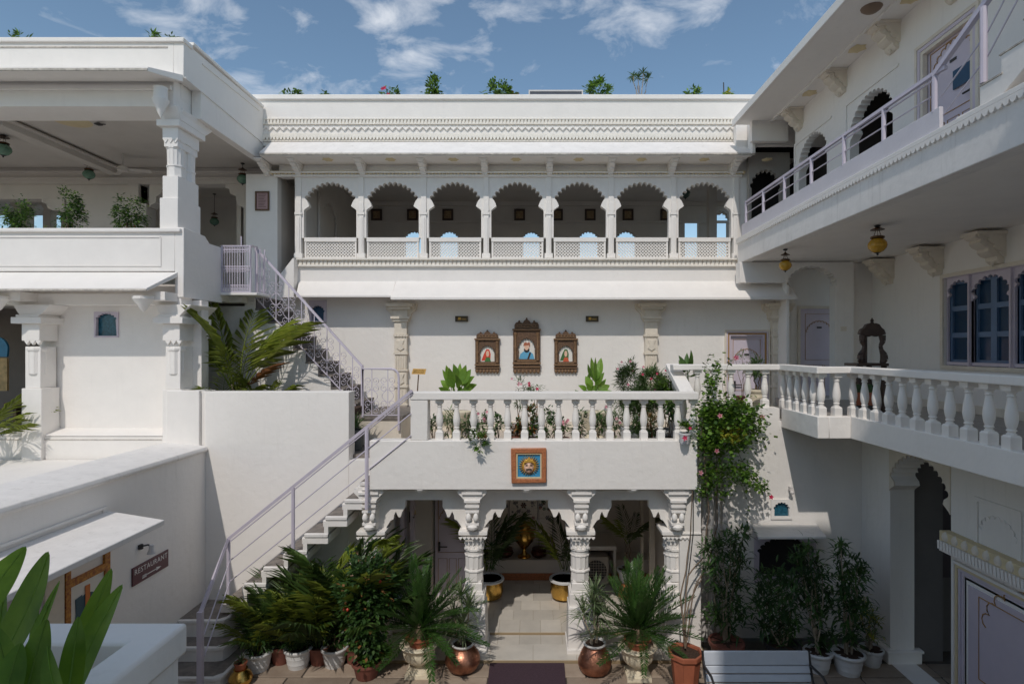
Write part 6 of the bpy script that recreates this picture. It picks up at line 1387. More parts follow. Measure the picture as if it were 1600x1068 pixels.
stems(t, (-.06,0,0), [(-.05,0,1.3),(-.15,.1,1.1),(.15,0,1.2),(.02,0,.9)], .035, bark)
fl_ = MB(); r = random.Random(4)
for k in range(4): c = V(r.uniform(-.3,.3), r.uniform(-.35,-.2), r.uniform(.7,1.6)); fl_.lathe(tuple(c), [(.004,0),(.018,.012),(.02,.03),(.005,.045)], 6)
part('red_buds', fl_, M('red_bud', (.45,.05,.02), .5), t, world=False)
clay_pot(t, .20, .22, terrad, 'plain')
# --- brass pot with spider plant
x, y = X(376, 7.75), 7.75
t = plant('brass_pot', 'round brass pot at the foot of the stair holding a small clay pot', 'pot', (x, y, G)); mb = MB(); mb.lathe((0,0,0), [(.09,0),(.14,.04),(.155,.10),(.13,.16),(.09,.19),(.08,.21),(.09,.22)], 24); part('body', mb, brass, t, world=False)
t = plant('spider_plant', 'striped spider plant in a small clay pot on the brass pot', 'potted plant', (x, y, G+.19)); clay_pot(t, .085, .12, terra, 'plain'); mb = MB(); rosette(mb, V(0,0,.11), 34, .17, .016, random.Random(3), (5,75)); part('leaves', mb, lf_var, t, world=False, closed=False, kind='stuff')
# --- cycads in cream urns
def urn(t, loc=(0,0,0), s=1.0):
    x, y, z = loc; mb = MB(); mb.box(x-.15*s, x+.15*s, y-.15*s, y+.15*s, z, z+.045*s); mb.lathe((x,y,z+.045*s), [(.14*s,0),(.135*s,.015*s),(.10*s,.03*s),(.06*s,.06*s),(.055*s,.08*s),(.075*s,.09*s)], 24); part('pedestal', mb, urnc, t, world=False)
    mb = MB(); mb.lathe((x,y,z+.135*s), [(.07*s,0),(.14*s,.03*s),(.185*s,.08*s),(.20*s,.14*s),(.195*s,.18*s)], 40, flute=.06); part('fluted_bowl', mb, urnc, t, world=False)
    mb = MB(); mb.lathe((x,y,z+.315*s), [(.20*s,0),(.205*s,.02*s),(.235*s,.045*s),(.245*s,.06*s),(.235*s,.075*s),(.20*s,.078*s),(.19*s,.05*s)], 32); part('rim', mb, urnc, t, world=False)
for px, py, lb, lb2, sd_ in ((655, 1052, 'cream fluted pedestal urn left of the arcade steps', 'green cycad in a red clay pot set in the left cream urn', 80), (996, 1056, 'cream fluted pedestal urn right of the arcade steps', 'green cycad in a red clay pot set in the right cream urn', 90)):
    x, y = ground_at(px, py); y = y+.02; x = X(px, y)
    t = plant('pedestal_urn', lb, 'urn', (x, y, G), 'cream pedestal urns'); urn(t, s=1.12)
    t = plant('cycad', lb2, 'cycad', (x, y, G+.40), 'cycads in the cream urns'); clay_pot(t, .185, .13, terra, 'plain', n=28)
    mb = MB(); mb.lathe((0,0,.10), [(.09,0),(.10,.05),(.085,.14),(.03,.19)], 14); part('trunk', mb, bark, t, world=False)
    crown(t, cyc_f, 0, 58, (-12, 88), .24, (.98, 1.28), .03, 'frond', sd_, roll=12)
# --- copper pots with variegated dracaena
def copper_pot(t, tall=False):
    mb = MB()
    pr = [(.12,0),(.20,.05),(.245,.13),(.25,.17),(.235,.23),(.19,.30),(.14,.34),(.145,.36)] if not tall else [(.13,0),(.20,.04),(.235,.12),(.235,.17),(.20,.26),(.165,.33),(.14,.37),(.15,.385)]
    mb.lathe((0,0,0), pr, 32); part('body', mb, copper, t, world=False)
    mb = MB(); h = pr[-1][1]; mb.lathe((0,0,h-.01), [(.13,0),(.155,.02),(.165,.04),(.16,.05),(.14,.05),(.13,.02)], 26); part('rim', mb, potw, t, world=False)
    mb = MB(); mb.lathe((0,0,h-.01), [(.001,.0),(.135,.025)], 20); part('soil', mb, soil, t, world=False, closed=False)
    mb = MB(); z0 = .26 if not tall else .29
    for k in range(16):
        a = k*2*math.pi/16; rr = .222 if not tall else .19; mb.lathe((rr*math.cos(a), rr*math.sin(a), z0-.01), [(.001,0),(.008,.006),(.001,.012)], 5)
    part('studs', mb, copper, t, world=False)
for px, py, tl, lb, lb2, sd_ in ((723, 1050, False, 'round hammered copper pot left of the doormat', 'spiky variegated dracaena in the left copper pot', 3), (929, 1052, True, 'taller hammered copper pot right of the doormat', 'spiky variegated dracaena in the right copper pot', 4)):
    x, y = ground_at(px, py); y += .05; x = X(px, y)
    t = plant('copper_pot', lb, 'pot', (x, y, G), 'copper pots by the doormat'); copper_pot(t, tl)
    t = plant('dracaena', lb2, 'dracaena', (x, y, G+.36), 'dracaenas in the copper pots')
    r = random.Random(sd_); tips = [(-.12,0,.38),(.08,.03,.52),(0,-.05,.30),(-.03,.05,.68)] if sd_ == 3 else [(-.16,0,.45),(.05,.03,.40),(-.03,-.05,.62),(.02,.05,.72)]
    stems(t, (0,0,0), tips, .016, barkg, seed=sd_)
    for j, tp in enumerate(tips):
        mb = MB(); rosette(mb, Vector(tp), 52, .36, .022, r, (-35, 85), k=4); part('leaf_rosette', mb, lf_var, t, world=False, closed=False, kind='stuff')
# --- plants inside the arcade
for px, lb, sd_ in ((765, 'shiny brass planter at the left of the arcade passage', 5), (881, 'shiny brass planter at the right of the arcade passage', 6)):
    x, y = X(px, 10.25), 10.25
    t = plant('brass_planter', lb, 'planter', (x, y, -4.48), 'brass planters in the arcade'); mb = MB(); mb.lathe((0,0,0), [(.14,0),(.22,.05),(.245,.15),(.235,.28),(.225,.34)], 26); part('body', mb, brass, t, world=False)
    mb = MB(); mb.lathe((0,0,.33), [(.22,0),(.265,.01),(.265,.035),(.23,.05),(.21,.03)], 26); part('rim', mb, potw, t, world=False); mb = MB(); mb.lathe((0,0,.36), [(.001,0),(.22,.0)], 20); part('soil', mb, soil, t, world=False, closed=False)
    t = plant('areca_palm', 'dark palm filling the left brass planter' if sd_ == 5 else 'dark arching palm in the right brass planter', 'palm', (x, y, -4.02), 'palms in the brass planters')
    crown(t, palm_d, 0, 10 if sd_ == 5 else 7, (66, 89), .05, (.7, 1.15), .05, 'frond', sd_); 
    if sd_ == 5: leaf_cloud('low_foliage', lf_dark, 260, (0,0,.30), (.18,.15,.22), .12, .02, t, 7)
x, y = X(981, 10.35), 10.35
t = plant('potted_palm', 'thin stemmed palm in a white pot on a clay stand beside the air conditioner', 'potted plant', (x, y, -4.48)); mb = MB(); mb.lathe((0,0,0), [(.18,0),(.15,.1),(.17,.26)], 16); part('clay_stand', mb, frame_red, t, world=False)
clay_pot(t, .19, .24, potw, 'banded', (0,0,.26)); crown(t, palm_d, 0, 8, (50, 78), .95, (.55, .75), .02, 'frond', 9); stems(t, (0,0,.45), [(.04,0,1.0),(-.06,0,.98),(.0,.05,.95),(.02,0,1.05)], .010, bark)
# --- octagonal clay pot with climbing stems
x, y = X(1071, 7.62), 7.62
t = plant('octagonal_pot', 'orange octagonal clay pot holding bare climbing stems', 'pot', (x, y, G))
mb = MB(); mb.lathe((0,0,0), [(.15,0),(.205,.46),(.235,.465),(.24,.53),(.205,.53),(.20,.48)], 8, rot=math.pi/8); part('pot', mb, terra, t, world=False, bev=.006); mb = MB(); mb.lathe((0,0,.49), [(.001,.01),(.205,.0)], 8, rot=math.pi/8); part('soil', mb, soil, t, world=False, closed=False)
# vine
vb = V(x, y, G+.49)
t = plant('flowering_vine', 'climbing vine with pink trumpet flowers spilling over the balustrade corner', 'climbing plant', tuple(vb))
def rel(px, py, Y): return P(px, py, Y) - vb
r = random.Random(77)
for k, (path) in enumerate(([(1068,980,7.7),(1075,900,8.2),(1100,870,8.35),(1108,800,8.45),(1100,700,8.45),(1105,640,8.5)], [(1070,985,7.7),(1062,930,7.9),(1072,890,8.2),(1078,830,8.4),(1083,765,8.4),(1098,660,8.4)], [(1074,990,7.7),(1084,920,8.0),(1105,880,8.3),(1122,820,8.7),(1120,700,8.6),(1110,620,8.6)], [(1072,985,7.7),(1076,940,7.9),(1096,905,8.2),(1112,860,8.5)])):
    mb = MB(); pts = [rel(*p) for p in path]; q = [rel(1071, 1012, 7.62)]; 
    for a, b_ in zip([q[0]]+pts[:-1], pts):
        for i in range(1, 4): q.append(a.lerp(b_, i/3) + V(r.uniform(-.012,.012), 0, r.uniform(-.01,.01)))
    mb.tube(q, .013, 5, r1=.007); part('stem', mb, bark, t, world=False)
mb = MB(); blobs = [(1125,640,40,22,1.0),(1140,665,50,30,1.3),(1105,690,22,22,.6),(1135,690,50,20,1.0),(1150,640,30,20,.6),(1105,650,18,30,.6),(1168,665,28,25,.7),(1175,640,12,10,.15),(1115,735,25,30,.55),(1150,735,30,25,.45),(1170,745,18,20,.22),(1110,600,14,25,.25),(1120,575,8,22,.12),(1100,765,16,16,.2),(1188,760,12,10,.14),(1130,770,14,14,.12)]
tot = sum(b_[4] for b_ in blobs); ms = [lf_mid, lf_bright, lf_yellow]
for i in range(5600):
    b_ = r.choices(blobs, [q[4] for q in blobs])[0]; px = b_[0]+r.gauss(0,.45)*b_[2]; py = b_[1]+r.gauss(0,.45)*b_[3]; yy_ = 8.45 + (r.gauss(0,.13) if px < 1095 else r.uniform(-.12,.45))
    p = rel(px, py, yy_); d = V(r.uniform(-.7,.7), r.uniform(-1,.2), r.uniform(-.7,.5)).normalized(); l = r.uniform(.04,.085); e = p+d*l; s_ = d.cross(V(r.uniform(-.5,.5),.3,1)).normalized()*l*.42; md = p.lerp(e,.5)
    yel = math.exp(-((px-1145)**2/500+(py-678)**2/250)) > .45 and r.random() < .6
    mb.add([p, md+s_, e, md-s_], [(0,1,2),(0,2,3)], 2 if yel else (1 if r.random() < .6 else 0))
o = part('foliage', mb, ms, t, world=False, closed=False, kind='stuff')
def trail(pts, n, seed, name='trailing_shoot'):
    r = random.Random(seed); mb = MB(); q = [rel(*p) for p in pts]; fine = []
    for a, b_ in zip(q[:-1], q[1:]):
        for i in range(4): fine.append(a.lerp(b_, i/4)+V(r.uniform(-.01,.01),0,r.uniform(-.01,.01)))
    fine.append(q[-1]); mb.tube(fine, .004, 4, r1=.002)
    for i in range(n):
        p = fine[min(len(fine)-1, int(r.random()**.7*len(fine)))]; d = V(r.uniform(-1,1), r.uniform(-.8,.2), r.uniform(-.8,.6)).normalized(); l = r.uniform(.04,.065); s_ = d.cross(V(0,.3,1)).normalized()*l*.38
        mb.add([p, p+d*l*.5+s_, p+d*l, p+d*l*.5-s_], [(0,1,2),(0,2,3)], 1)
    part(name, mb, [bark, lf_mid], t, world=False, closed=False)
trail([(1150,700,8.7),(1165,730,8.75),(1180,750,8.8),(1195,762,8.8),(1205,775,8.8)], 46, 1); trail([(1140,720,8.7),(1160,760,8.8),(1170,790,8.8),(1168,808,8.8)], 26, 2); trail([(1125,640,8.5),(1105,600,8.5),(1100,575,8.5),(1108,555,8.5)], 34, 3); trail([(1165,650,8.7),(1180,645,8.75),(1192,650,8.8),(1200,660,8.8)], 16, 4); trail([(1140,640,8.6),(1128,600,8.6),(1138,570,8.6),(1141,562,8.6)], 26, 5)
def flower_at(parent, p, r0, mat_, facing=V(-.1,-1,.1), seed=0, name='flower'):
    mb = MB(); f = facing.normalized(); s = f.cross(V(0,0,1)).normalized(); u = s.cross(f)
    for k in range(5):
        a = k*1.2566+seed; d = s*math.cos(a)+u*math.sin(a); e = s*math.cos(a+.63)*.8+u*math.sin(a+.63)*.8; g = s*math.cos(a-.63)*.8+u*math.sin(a-.63)*.8
        mb.add([p-f*r0*.2, p+g*r0*.7+f*r0*.1, p+d*r0*1.05+f*r0*.15, p+e*r0*.7+f*r0*.1], [(0,1,2,3)])
    part(name, mb, mat_, parent, world=False, closed=False)
for k, (px, py) in enumerate(((1125,649),(1120,704),(1095,738),(1205,776),(1191,651),(1151,559))):
    p = rel(px, py, 8.22 if px < 1150 else 8.7); flower_at(t, p, .042, crim if k == 3 else pink, seed=k); mb = MB(); mb.lathe(tuple(p+V(0,-.008,-.008)), [(.002,0),(.012,.008),(.002,.016)], 6); part('flower_centre', mb, crim, t, world=False)
# --- shaded tall shrubs at the right wall
def pleomele(px, yy_, zb_, label, pot, clusters, mats=(lf_dark, lf_mid), seed=1, L=.18, per=66, w=.030, group='tall shaded shrubs by the right wall'):
    x = X(px, yy_); t = plant('song_of_india' if 0 else 'dracaena_shrub', label, 'potted shrub', (x, yy_, G), group); r = random.Random(seed)
    if pot: pot(t)
    tips = []
    for j, (cx_, cy_, sr) in enumerate(clusters):
        c = P(cx_, cy_, yy_ + r.uniform(-.12,.12)) - V(x, yy_, G); tips.append(c)
        mb = MB()
        for k in range(int(per*sr)):
            cc = c + V(r.gauss(0,.055), r.gauss(0,.06), r.gauss(0,.06))*sr; a = r.uniform(0,6.283); el = R(r.uniform(-30,75)); d = V(math.cos(a)*math.cos(el), math.sin(a)*math.cos(el), math.sin(el)); l = L*r.uniform(.6,1.1)
            blade(mb, cc, cc+d*l+V(0,0,-.25*l), w, V(0,0,1), .08, 3, .3, m=0 if r.random() < .65 else 1)
        part('leaf_cluster', mb, list(mats), t, world=False, closed=False, kind='stuff')
    stems(t, (0,0,.2), tips[:6], .014, barkg, seed=seed)
r = random.Random(5)
def grid(cs): return cs
pleomele(1135, 8.25, 0, 'tall dark dracaena in an old clay pot behind the bench left end', lambda t: clay_pot(t, .25, .34, terrad, 'plain'),
    [(1142,838,.9),(1162,832,.8),(1120,848,.9),(1150,858,1.2),(1105,858,.8),(1130,872,1.2),(1158,880,1.1),(1112,888,1.1),(1140,900,1.2),(1155,912,.9),(1120,915,.9),(1137,935,.9),(1112,955,1.0),(1150,945,1.0),(1128,968,1.0),(1155,965,.8),(1138,985,.7)], seed=1)
pleomele(1222, 8.2, 0, 'wide dark dracaena bush below the shaded window', lambda t: clay_pot(t, .24, .34, M('black_pot', (.03,.03,.03), .6), 'plain'),
    [(1200,905,1.1),(1222,900,1.1),(1190,925,1.1),(1215,925,1.3),(1240,918,1.1),(1182,948,1.0),(1205,950,1.3),(1232,945,1.3),(1195,975,1.1),(1218,978,1.2),(1240,972,1.1),(1210,1000,.9),(1232,1000,.9)], seed=2)
pleomele(1278, 8.1, 0, 'tall dark dracaena beside the window in a white pot', lambda t: clay_pot(t, .19, .28, potw, 'banded'),
    [(1262,862,1.1),(1245,872,1.0),(1272,882,1.1),(1255,895,1.3),(1285,900,1.0),(1268,915,1.2),(1288,928,1.1),(1262,940,1.2),(1292,950,1.0),(1275,958,1.1),(1298,992,.9),(1275,998,.9),(1285,1008,.7)], seed=3)
pleomele(1325, 8.05, 0, 'slender tall dracaena with a high tuft in a white banded pot', lambda t: clay_pot(t, .215, .29, potw, 'banded'),
    [(1314,855,.8),(1312,870,.8),(1340,882,.9),(1316,900,.9),(1330,905,1.0),(1345,895,.8),(1318,925,1.1),(1338,928,1.1),(1325,945,1.2),(1340,952,1.0),(1322,968,1.0),(1335,980,.9),(1328,998,.8)], seed=4)
pleomele(1361, 8.25, 0, 'small yellowish drooping shrub in the rightmost white pot', lambda t: clay_pot(t, .165, .24, potw, 'banded'),
    [(1352,945,.9),(1362,958,.9),(1348,965,.8),(1368,972,.8),(1356,985,.8),(1366,995,.7)], mats=(lf_olive, lf_yellow), seed=5, L=.14, w=.018)

# --- plants on the terrace above the arcade
ZT = -1.69
def terr(px, Y): return (X(px, Y), Y, ZT)
def stand_urn(t, h=.42, r=.22): mb = MB(); mb.lathe((0,0,0), [(r*.7,0),(r*.75,.04),(r*.45,.09),(r*.5,.14),(r*.95,.28),(r*1.05,h-.10),(r*1.15,h-.05),(r*1.15,h),(r*.95,h)], 24); part('urn', mb, urnc, t, world=False)
def broad(px, Y, base_py, tips, label, m_=lf_bright, w=.15, seed=0, hh=None, pot_=None, group='plants on the terrace'):
    t = plant('broad_leaf_plant', label, 'potted plant', terr(px, Y), group); zc_ = Z(base_py, Y)-ZT
    if pot_: pot_(t)
    r = random.Random(seed)
    for (tx, ty) in tips:
        e = P(tx, ty, Y + r.uniform(-.25,.2)) - V(*terr(px, Y)); mb = MB(); b_ = V(r.uniform(-.05,.05), r.uniform(-.05,.05), zc_)
        u0 = r.uniform(.30,.5); mid = b_.lerp(e, u0) + V(r.uniform(-.04,.04), r.uniform(-.04,.04), .05); tipd = e + V(r.uniform(-.03,.03), r.uniform(-.16,.10), -.02)
        mb.tube([b_, b_.lerp(mid,.5)+V(0,0,.02), mid], .006, 4); blade(mb, mid, tipd, w*r.uniform(.75,1.2), V(r.uniform(-.9,.9),-1,r.uniform(.1,1.0)), r.uniform(-.05,.14), 8, .18, prof=lambda u: math.sin(math.pi*u**.72)**.85); part('leaf', mb, m_, t, world=False, closed=False)
    return t
broad(713, 10.7, 624, [(690,575),(697,568),(704,572),(711,566),(719,565),(728,568),(735,575),(741,585),(746,598),(690,592),(685,603),(700,585),(715,582),(728,590),(738,605),(693,612),(708,600),(722,606)], 'broad leaved green plant in a cream urn left of the portraits', seed=1, w=.16, pot_=lambda t: stand_urn(t, .52, .24))
broad(928, 10.7, 624, [(922,556),(918,566),(930,556),(941,557),(934,570),(912,585),(945,580),(949,590),(905,600),(898,606),(952,600),(955,609),(921,580),(938,590),(915,596),(930,600),(942,608),(905,612)], 'tall pointed leaf plant in a cream urn right of the portraits', seed=2, w=.13, pot_=lambda t: stand_urn(t, .52, .24))
broad(1075, 10.4, 600, [(1064,553),(1074,549),(1080,544),(1058,560),(1050,568),(1084,560),(1068,566),(1088,575)], 'pointed leaf plant behind the sloping handrail', m_=lf_mid, seed=3, w=.11, pot_=lambda t: clay_pot(t, .2, .4, potw, 'banded'))
def small_bush(px, Y, pyt, pyb, wpx, label, mats, seed, ls=.09, lw=.035, N=260, pot_=None, fl_m=None, group='plants on the terrace', nf=4, shape='ell'):
    t = plant('potted_bush', label, 'potted plant', terr(px, Y), group)
    zt_, zb_ = Z(pyt, Y)-ZT, Z(pyb, Y)-ZT; rr = wpx/2/F*Y
    if pot_: pot_(t)
    leaf_cloud('foliage', mats, N, (0,0,(zt_+zb_)/2), (rr,min(rr,.25),(zt_-zb_)/2), ls, lw, t, seed, clumps=9 if N < 350 else 26, shape=shape)
    stems(t, (0,0,.1), [(rr*.4,0,zb_*.4+zt_*.6),(-rr*.4,0,zb_*.4+zt_*.6),(0,.05,(zt_+zb_)/2)], .009, bark, seed=seed)
    if fl_m:
        r = random.Random(seed)
        for k in range(nf): flower_at(t, V(r.uniform(-rr,rr), -rr*.5-.05, r.uniform((zt_+zb_)/2, zt_)), .035, fl_m, seed=k)
    return t
pg = lambda r_, h_, m_=potw, st='banded': (lambda t: clay_pot(t, r_, h_, m_, st))
small_bush(678, 9.6, 645, 675, 26, 'small drooping leafy plant by the left end pier', [lf_dark, lf_olive], 101, pot_=pg(.12,.16,terrad,'plain'), N=170, ls=.12, lw=.03)
small_bush(706, 9.3, 638, 685, 36, 'strap leaved plant behind the second baluster', [lf_olive, lf_var], 102, pot_=pg(.12,.16,terrad,'plain'), N=230, ls=.13, lw=.025)
small_bush(727, 9.2, 645, 685, 34, 'strap leaved plant behind the third baluster', [lf_olive, lf_dark], 103, pot_=pg(.12,.16,terrad,'plain'), N=230, ls=.13, lw=.025)
small_bush(752, 10.2, 640, 672, 22, 'plant with pink flowers between the fourth balusters', [lf_dark, lf_mid], 104, fl_m=pink, pot_=pg(.12,.16,terra,'plain'), N=150)
small_bush(776, 9.3, 645, 685, 30, 'dark upright leafed plant between balusters left of the sun plaque', [lf_dark, lf_mid], 105, pot_=pg(.12,.14,terrad,'plain'), N=230)
small_bush(805, 10.2, 640, 688, 22, 'reddish brown croton left of the middle baluster', [lf_brown, lf_dark], 106, pot_=pg(.12,.14,terrad,'plain'), N=300, lw=.045)
small_bush(828, 10.0, 628, 690, 28, 'tall reddish brown croton right of the middle baluster', [lf_brown, lf_dark, lf_mid], 107, pot_=pg(.14,.14,terrad,'plain'), N=480, lw=.045)
small_bush(852, 9.6, 630, 682, 26, 'upright green leafy plant behind the balusters under the tall portrait', [lf_dark, lf_mid], 108, pot_=pg(.12,.16,terrad,'plain'), N=260)
small_bush(866, 9.3, 642, 678, 20, 'green plant right of the portrait of the man', [lf_dark, lf_mid], 109, pot_=pg(.11,.14,terrad,'plain'), N=150)
small_bush(879, 10.0, 643, 682, 18, 'plant with a pink bloom below the green veiled portrait', [lf_dark, lf_mid], 110, fl_m=pink, pot_=pg(.12,.14,terra,'plain'), N=130)
small_bush(905, 9.4, 632, 688, 24, 'leggy dark green plant below the tall pointed leaf plant', [lf_dark, lf_mid], 111, pot_=pg(.12,.14,terrad,'plain'), N=280)
small_bush(935, 9.5, 630, 688, 26, 'dark green leafy plant in front of the cream urn', [lf_dark, lf_olive], 112, pot_=pg(.12,.14,terrad,'plain'), N=300)
small_bush(960, 9.6, 630, 688, 30, 'narrow leaved oleander low behind the balusters', [lf_olive, lf_dark], 113, ls=.12, lw=.018, pot_=pg(.13,.16,terrad,'plain'), N=420, fl_m=pink, nf=3)
def oleander(px, Y, pyt, pyb, wpx, label, seed, flm=pink, nf=5, N=2000):
    t = small_bush(px, Y, pyt, pyb, wpx, label, [lf_olive, lf_mid], seed, ls=.13, lw=.018, N=N, pot_=pg(.17,.3), fl_m=None)
    r = random.Random(seed)
    zt_, zb_ = Z(pyt,Y)-ZT, Z(pyb,Y)-ZT; rr = wpx/2/F*Y
    for k in range(nf): flower_at(t, V(r.uniform(-rr,rr), -.15, zt_ - r.uniform(-.02,.2)), .028, flm, seed=k)
oleander(982, 10.2, 562, 640, 46, 'tall oleander with pale pink flowers right of the portraits', 120)
oleander(1000, 9.5, 598, 680, 44, 'oleander with pale pink flowers beside the corner balusters', 124, nf=5)
oleander(1019, 9.7, 574, 640, 42, 'oleander with crimson flowers in front of the cream column', 121, flm=crim, nf=4)
small_bush(1040, 9.4, 590, 640, 44, 'round green bush in a white pot inside the terrace corner', [lf_bright, lf_olive], 122, N=1300, pot_=pg(.17,.38))
small_bush(1058, 9.5, 585, 625, 34, 'bright green bush under the sloping handrail', [lf_bright, lf_mid], 123, N=800, pot_=pg(.15,.5))
oleander(812, 10.6, 590, 640, 34, 'small oleander with deep pink flowers below the tall portrait', 126, nf=4, N=240)
small_bush(838, 10.8, 597, 618, 24, 'small plant with crimson flower right of the deep pink oleander', [lf_olive, lf_mid], 127, N=130, fl_m=crim, nf=3, pot_=pg(.12,.4), ls=.08, lw=.02)
small_bush(1012, 9.2, 640, 688, 30, 'ferny plant with brown tips behind the corner balusters', [lf_olive, lf_brown], 128, N=300, pot_=pg(.14,.22,terrad,'plain'), ls=.12, lw=.02)
small_bush(1045, 9.1, 625, 655, 30, 'leafy plant in a wide grey pot behind the last balusters', [lf_dark, lf_mid], 129, N=220, pot_=pg(.22,.30))
# pot hanging plant outside the balustrade
t = plant('ledge_plant', 'small green plant hanging over the fascia between two balusters', 'potted plant', (X(747,8.33), 8.33, zk)); leaf_cloud('foliage', [lf_bright, lf_mid], 210, (0,-.03,.0), (.12,.10,.17), .085, .035, t, 131, clumps=7)
stems(t, (0,0.05,0), [(0,-.05,-.1),(.03,-.03,.1)], .006, bark)
t = plant('ledge_pot', 'white hanging pot with a crimson flower on the corner of the fascia', 'potted plant', (X(1070,8.28), 8.28, zk-.03)); clay_pot(t, .085, .16, potw, 'plain'); leaf_cloud('foliage', [lf_mid, lf_bright], 170, (0,0,.22), (.13,.10,.09), .06, .05, t, 132, clumps=6)
flower_at(t, V(-.03,-.12,.10), .045, crim); flower_at(t, V(.05,-.10,.24), .03, crim)
# plant at landing between stair wall and landing
t = plant('potted_bush', 'strappy plant in a grey pot between the stair wall and the landing', 'potted plant', (X(556,9.6), 9.6, ZT), 'plants on the terrace'); clay_pot(t, .14, .34, M('grey_pot', (.12,.13,.13), .6), 'plain'); mb = MB(); rosette(mb, V(0,0,.36), 46, .42, .03, random.Random(8), (-10, 80)); part('leaves', mb, lf_olive, t, world=False, closed=False, kind='stuff')
# right terrace: potted plant behind the corner balustrade and ferny one
t = plant('potted_bush', 'small tree with spiky leaves in a pale pot in front of the lavender door', 'potted plant', (X(1182,9.9), 9.9, -1.0), 'plants on the terrace'); clay_pot(t, .17, .30, urnc, 'banded'); leaf_cloud('foliage', [lf_olive, lf_mid], 420, (.02,0,.68), (.20,.17,.20), .13, .016, t, 133, clumps=7); stems(t, (0,0,.25), [(.05,0,.6),(-.06,0,.55),(0,.03,.65)], .012, bark)
t = plant('flowering_plant', 'thin flowering plant with red blossom rising before the lavender door', 'plant', (X(1160,9.7), 9.7, -1.0), 'plants on the terrace'); clay_pot(t, .12, .2, terrad, 'plain'); stems(t, (0,0,.15), [(0,0,.95),(-.12,0,.82),(.08,0,.8)], .006, bark); leaf_cloud('foliage', [lf_olive, lf_mid], 120, (0,0,.78), (.14,.10,.18), .08, .014, t, 134, clumps=6); flower_at(t, V(-.12,-.03,.86), .045, crim)
# cactus pots in the carved stand
for px, lb in ((1340, 'round green cactus in a clay pot under the carved stand, left'), (1358, 'round green cactus in a clay pot under the carved stand, middle')):
    t = plant('potted_cactus', lb, 'potted plant', (X(px,8.35), 8.35, -1.0), 'cactus pots under the carved stand'); mb = MB(); mb.lathe((0,0,0), [(.07,0),(.09,.1),(.06,.16),(.05,.18)], 12); part('pedestal', mb, iron, t, world=False)
    clay_pot(t, .085, .19, terra, 'plain', (0,0,.18)); mb = MB(); mb.lathe((0,0,.34), [(.03,0),(.08,.03),(.095,.07),(.08,.11),(.03,.145)], 16, flute=.16); part('cactus', mb, lf_dark, t, world=False)
# --- ficus on the left parapet
for k, (px, pyt, w_, lb) in enumerate(((29, 305, 42, 'leftmost round ficus on the terrace parapet'), (109, 291, 46, 'tallest ficus bush on the terrace parapet, middle of three'), (201, 304, 44, 'ficus bush nearest the corner column on the parapet'))):
    Y = 9.45; zb_ = 1.35; t = plant('ficus_bush', lb, 'bush', (X(px,Y), Y, 1.05), 'ficus bushes along the terrace parapet'); clay_pot(t, .2, .45, terrad, 'plain')
    zt_ = Z(pyt,Y)-1.05; rr = w_/2/F*Y
    leaf_cloud('foliage', [lf_mid, lf_bright, lf_dark], 1500, (0,0,.5*(zt_+.80)), (rr*1.0,rr*.9,.5*(zt_-.80)*1.15), .055, .03, t, 150+k, clumps=24, weights=[5,2,4], droop=.6)
    leaf_cloud('hanging_twigs', [lf_mid, lf_brown], 260, (0,0,.85), (rr*1.1,rr*.9,.14), .06, .02, t, 160+k, clumps=9, droop=1.2)
    stems(t, (0,0,.4), [(.04,0,1.1),(-.05,.03,1.0),(0,-.05,1.05),(.08,.04,.95)], .018, bark)
# --- roof plants above the parapet
ZR = 5.0
def roof_plant(px, pyt, w_, label, mats, seed, Y=12.1, kind='bush', N=170, flm=None):
    zb_ = Z(238,YB)+.42; t = plant('roof_plant', label, 'potted plant', (X(px,Y), Y, zb_), 'plants on the roof behind the parapet'); zt_ = Z(pyt,Y)-zb_; z0 = Z(151,Y)-zb_-.15; rr = w_/2/F*Y
    clay_pot(t, .18, .5, terrad, 'plain')
    if kind == 'bush': leaf_cloud('foliage', mats, int(N*2.2), (0,0,(zt_+z0)/2), (rr,rr,(zt_-z0)/2), .095, .045, t, seed, clumps=18)
    else:
        r = random.Random(seed)
        tips = [V(r.uniform(-rr*.7,rr*.7), r.uniform(-.1,.1), zt_-r.uniform(.1,.35)) for _ in range(4)]
        for tp in tips: mb = MB(); rosette(mb, tp, 26, .17, .035, r, (-30,80), k=3); part('leaf_rosette', mb, mats[0], t, world=False, closed=False, kind='stuff')
        stems(t, (0,0,.4), tips, .015, barkg)
    stems(t, (0,0,.4), [(.02,0,(zt_+z0)/2),(-.03,0,(zt_+z0)/2)], .012, bark)
    if flm:
        r = random.Random(seed)
        for k in range(3): flower_at(t, V(r.uniform(-rr,rr)*.7, -rr*.8, r.uniform(z0+.1,zt_)), .05, flm)
lm = [lf_mid, lf_bright]
roof_plant(455, 139, 36, 'flat topped roof shrub leftmost on the main parapet', lm, 1); roof_plant(508, 141, 10, 'tiny roof sprig on the main parapet', lm, 2, N=40)
roof_plant(607, 136, 32, 'loose roof shrub with reddish flowers', lm, 3, flm=crim, N=110); roof_plant(680, 122, 32, 'rounded dense roof shrub above the second gallery bay', lm, 4, N=260); roof_plant(777, 126, 42, 'wide dense roof shrub above the fourth gallery bay', lm, 5, N=300)
roof_plant(803, 143, 12, 'low pinkish roof shrub left of the grey panel', [lf_olive, lf_brown], 6, N=50); roof_plant(937, 124, 36, 'rounded roof shrub right of the grey panel', lm, 7, N=260)
roof_plant(998, 106, 40, 'tall roof dracaena with several spiky heads', [lf_mid], 8, kind='ros'); roof_plant(1084, 133, 24, 'small roof shrub right of the spiky one', lm, 9, N=110); roof_plant(1138, 136, 16, 'small yellowish roof shrub near the right wing', [lf_bright, lf_yellow], 10, N=70)
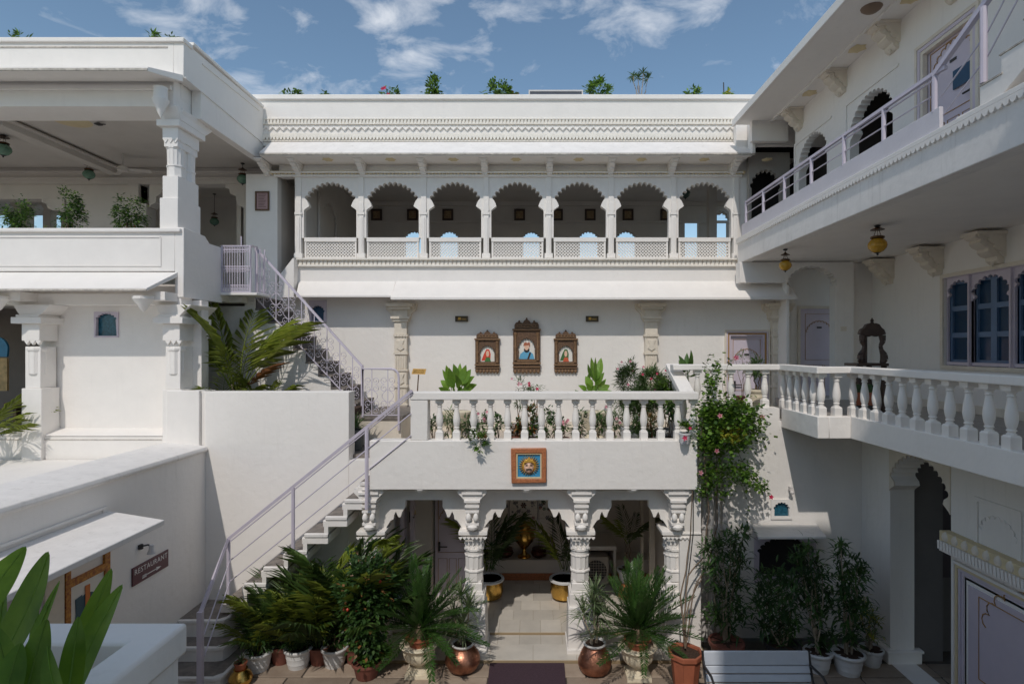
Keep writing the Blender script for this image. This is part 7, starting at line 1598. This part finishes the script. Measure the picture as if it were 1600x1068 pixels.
for px, pyt, w_, lb, sd_ in ((16, 55, 20, 'spiky roof plant at far left above the fascia', 20), (37, 57, 14, 'second spiky roof plant at far left above the fascia', 21), (240, 57, 16, 'small leafy roof plant above the front fascia', 22), (263, 54, 28, 'leafy yellow green roof plant near the fascia corner', 23)):
    Y = 9.6; t = plant('roof_plant', lb, 'potted plant', (X(px,Y), Y, 4.8), 'plants on the roof behind the parapet'); r = random.Random(sd_); zt_ = Z(pyt,Y)-4.8; clay_pot(t, .13, .2, terrad, 'plain')
    leaf_cloud('foliage', lm, 90, (0,0,zt_-.08), (w_/2/F*Y, .12, .13), .12, .03, t, sd_, clumps=5); stems(t, (0,0,.15), [(0,0,zt_-.08),(.04,0,zt_-.12)], .01, bark)
# --- foreground canna leaves
t = plant('canna_plant', 'large glossy pointed leaves growing out of the foreground planter', 'plant', (-2.15, 2.2, -1.68)); o0 = V(-2.15, 2.2, -1.68)
LV = [((-25,1075),(78,856),.155,2.35,-.05),((-70,1010),(44,849),.13,2.45,.04),((22,1110),(96,902),.055,2.25,.03),((92,1140),(177,881),.105,2.40,.05),((100,1125),(195,907),.115,2.30,.05),((95,1150),(123,958),.085,2.15,-.04),((60,1090),(62,935),.05,2.5,.05),((30,1130),(75,962),.10,2.15,.02),((-30,1110),(8,905),.10,2.5,-.03),((45,1130),(-5,975),.10,2.2,.05),((110,1135),(75,1005),.09,2.1,.05),((-5,1130),(34,1000),.10,2.1,0)]
for k, (b_, e, w_, Y, bd_) in enumerate(LV):
    mb = MB(); bb = P(b_[0], b_[1], Y-.05)-o0; ee = P(e[0], e[1], Y)-o0
    n_ = V(.35 if k % 2 else -.2, -1, .25)
    blade(mb, bb, ee, w_*1.25, n_, bd_, 14, .22, prof=lambda u: 1.75*(min(1,u*1.3)**.7)*((1-u)**.72) if u < .995 else 0)
    o = part('leaf', mb, lf_canna, t, world=False, closed=False)
    dv = ee-bb; sd_v = dv.cross(n_).normalized(); uv_ = sd_v.cross(dv).normalized(); rb_ = MB()
    rb_.tube([bb + dv*q_ + uv_*(bd_*dv.length*4*q_*(1-q_)) - V(0,.004,0) for q_ in (0,.15,.3,.45,.6,.75,.9,.98)], .0045, 5, r1=.001)
    part('midrib', rb_, lf_bright, o, world=False)
    sf = o.modifiers.new('subdivision', 'SUBSURF'); sf.levels = 1; sf.render_levels = 1; o.data.shade_smooth()
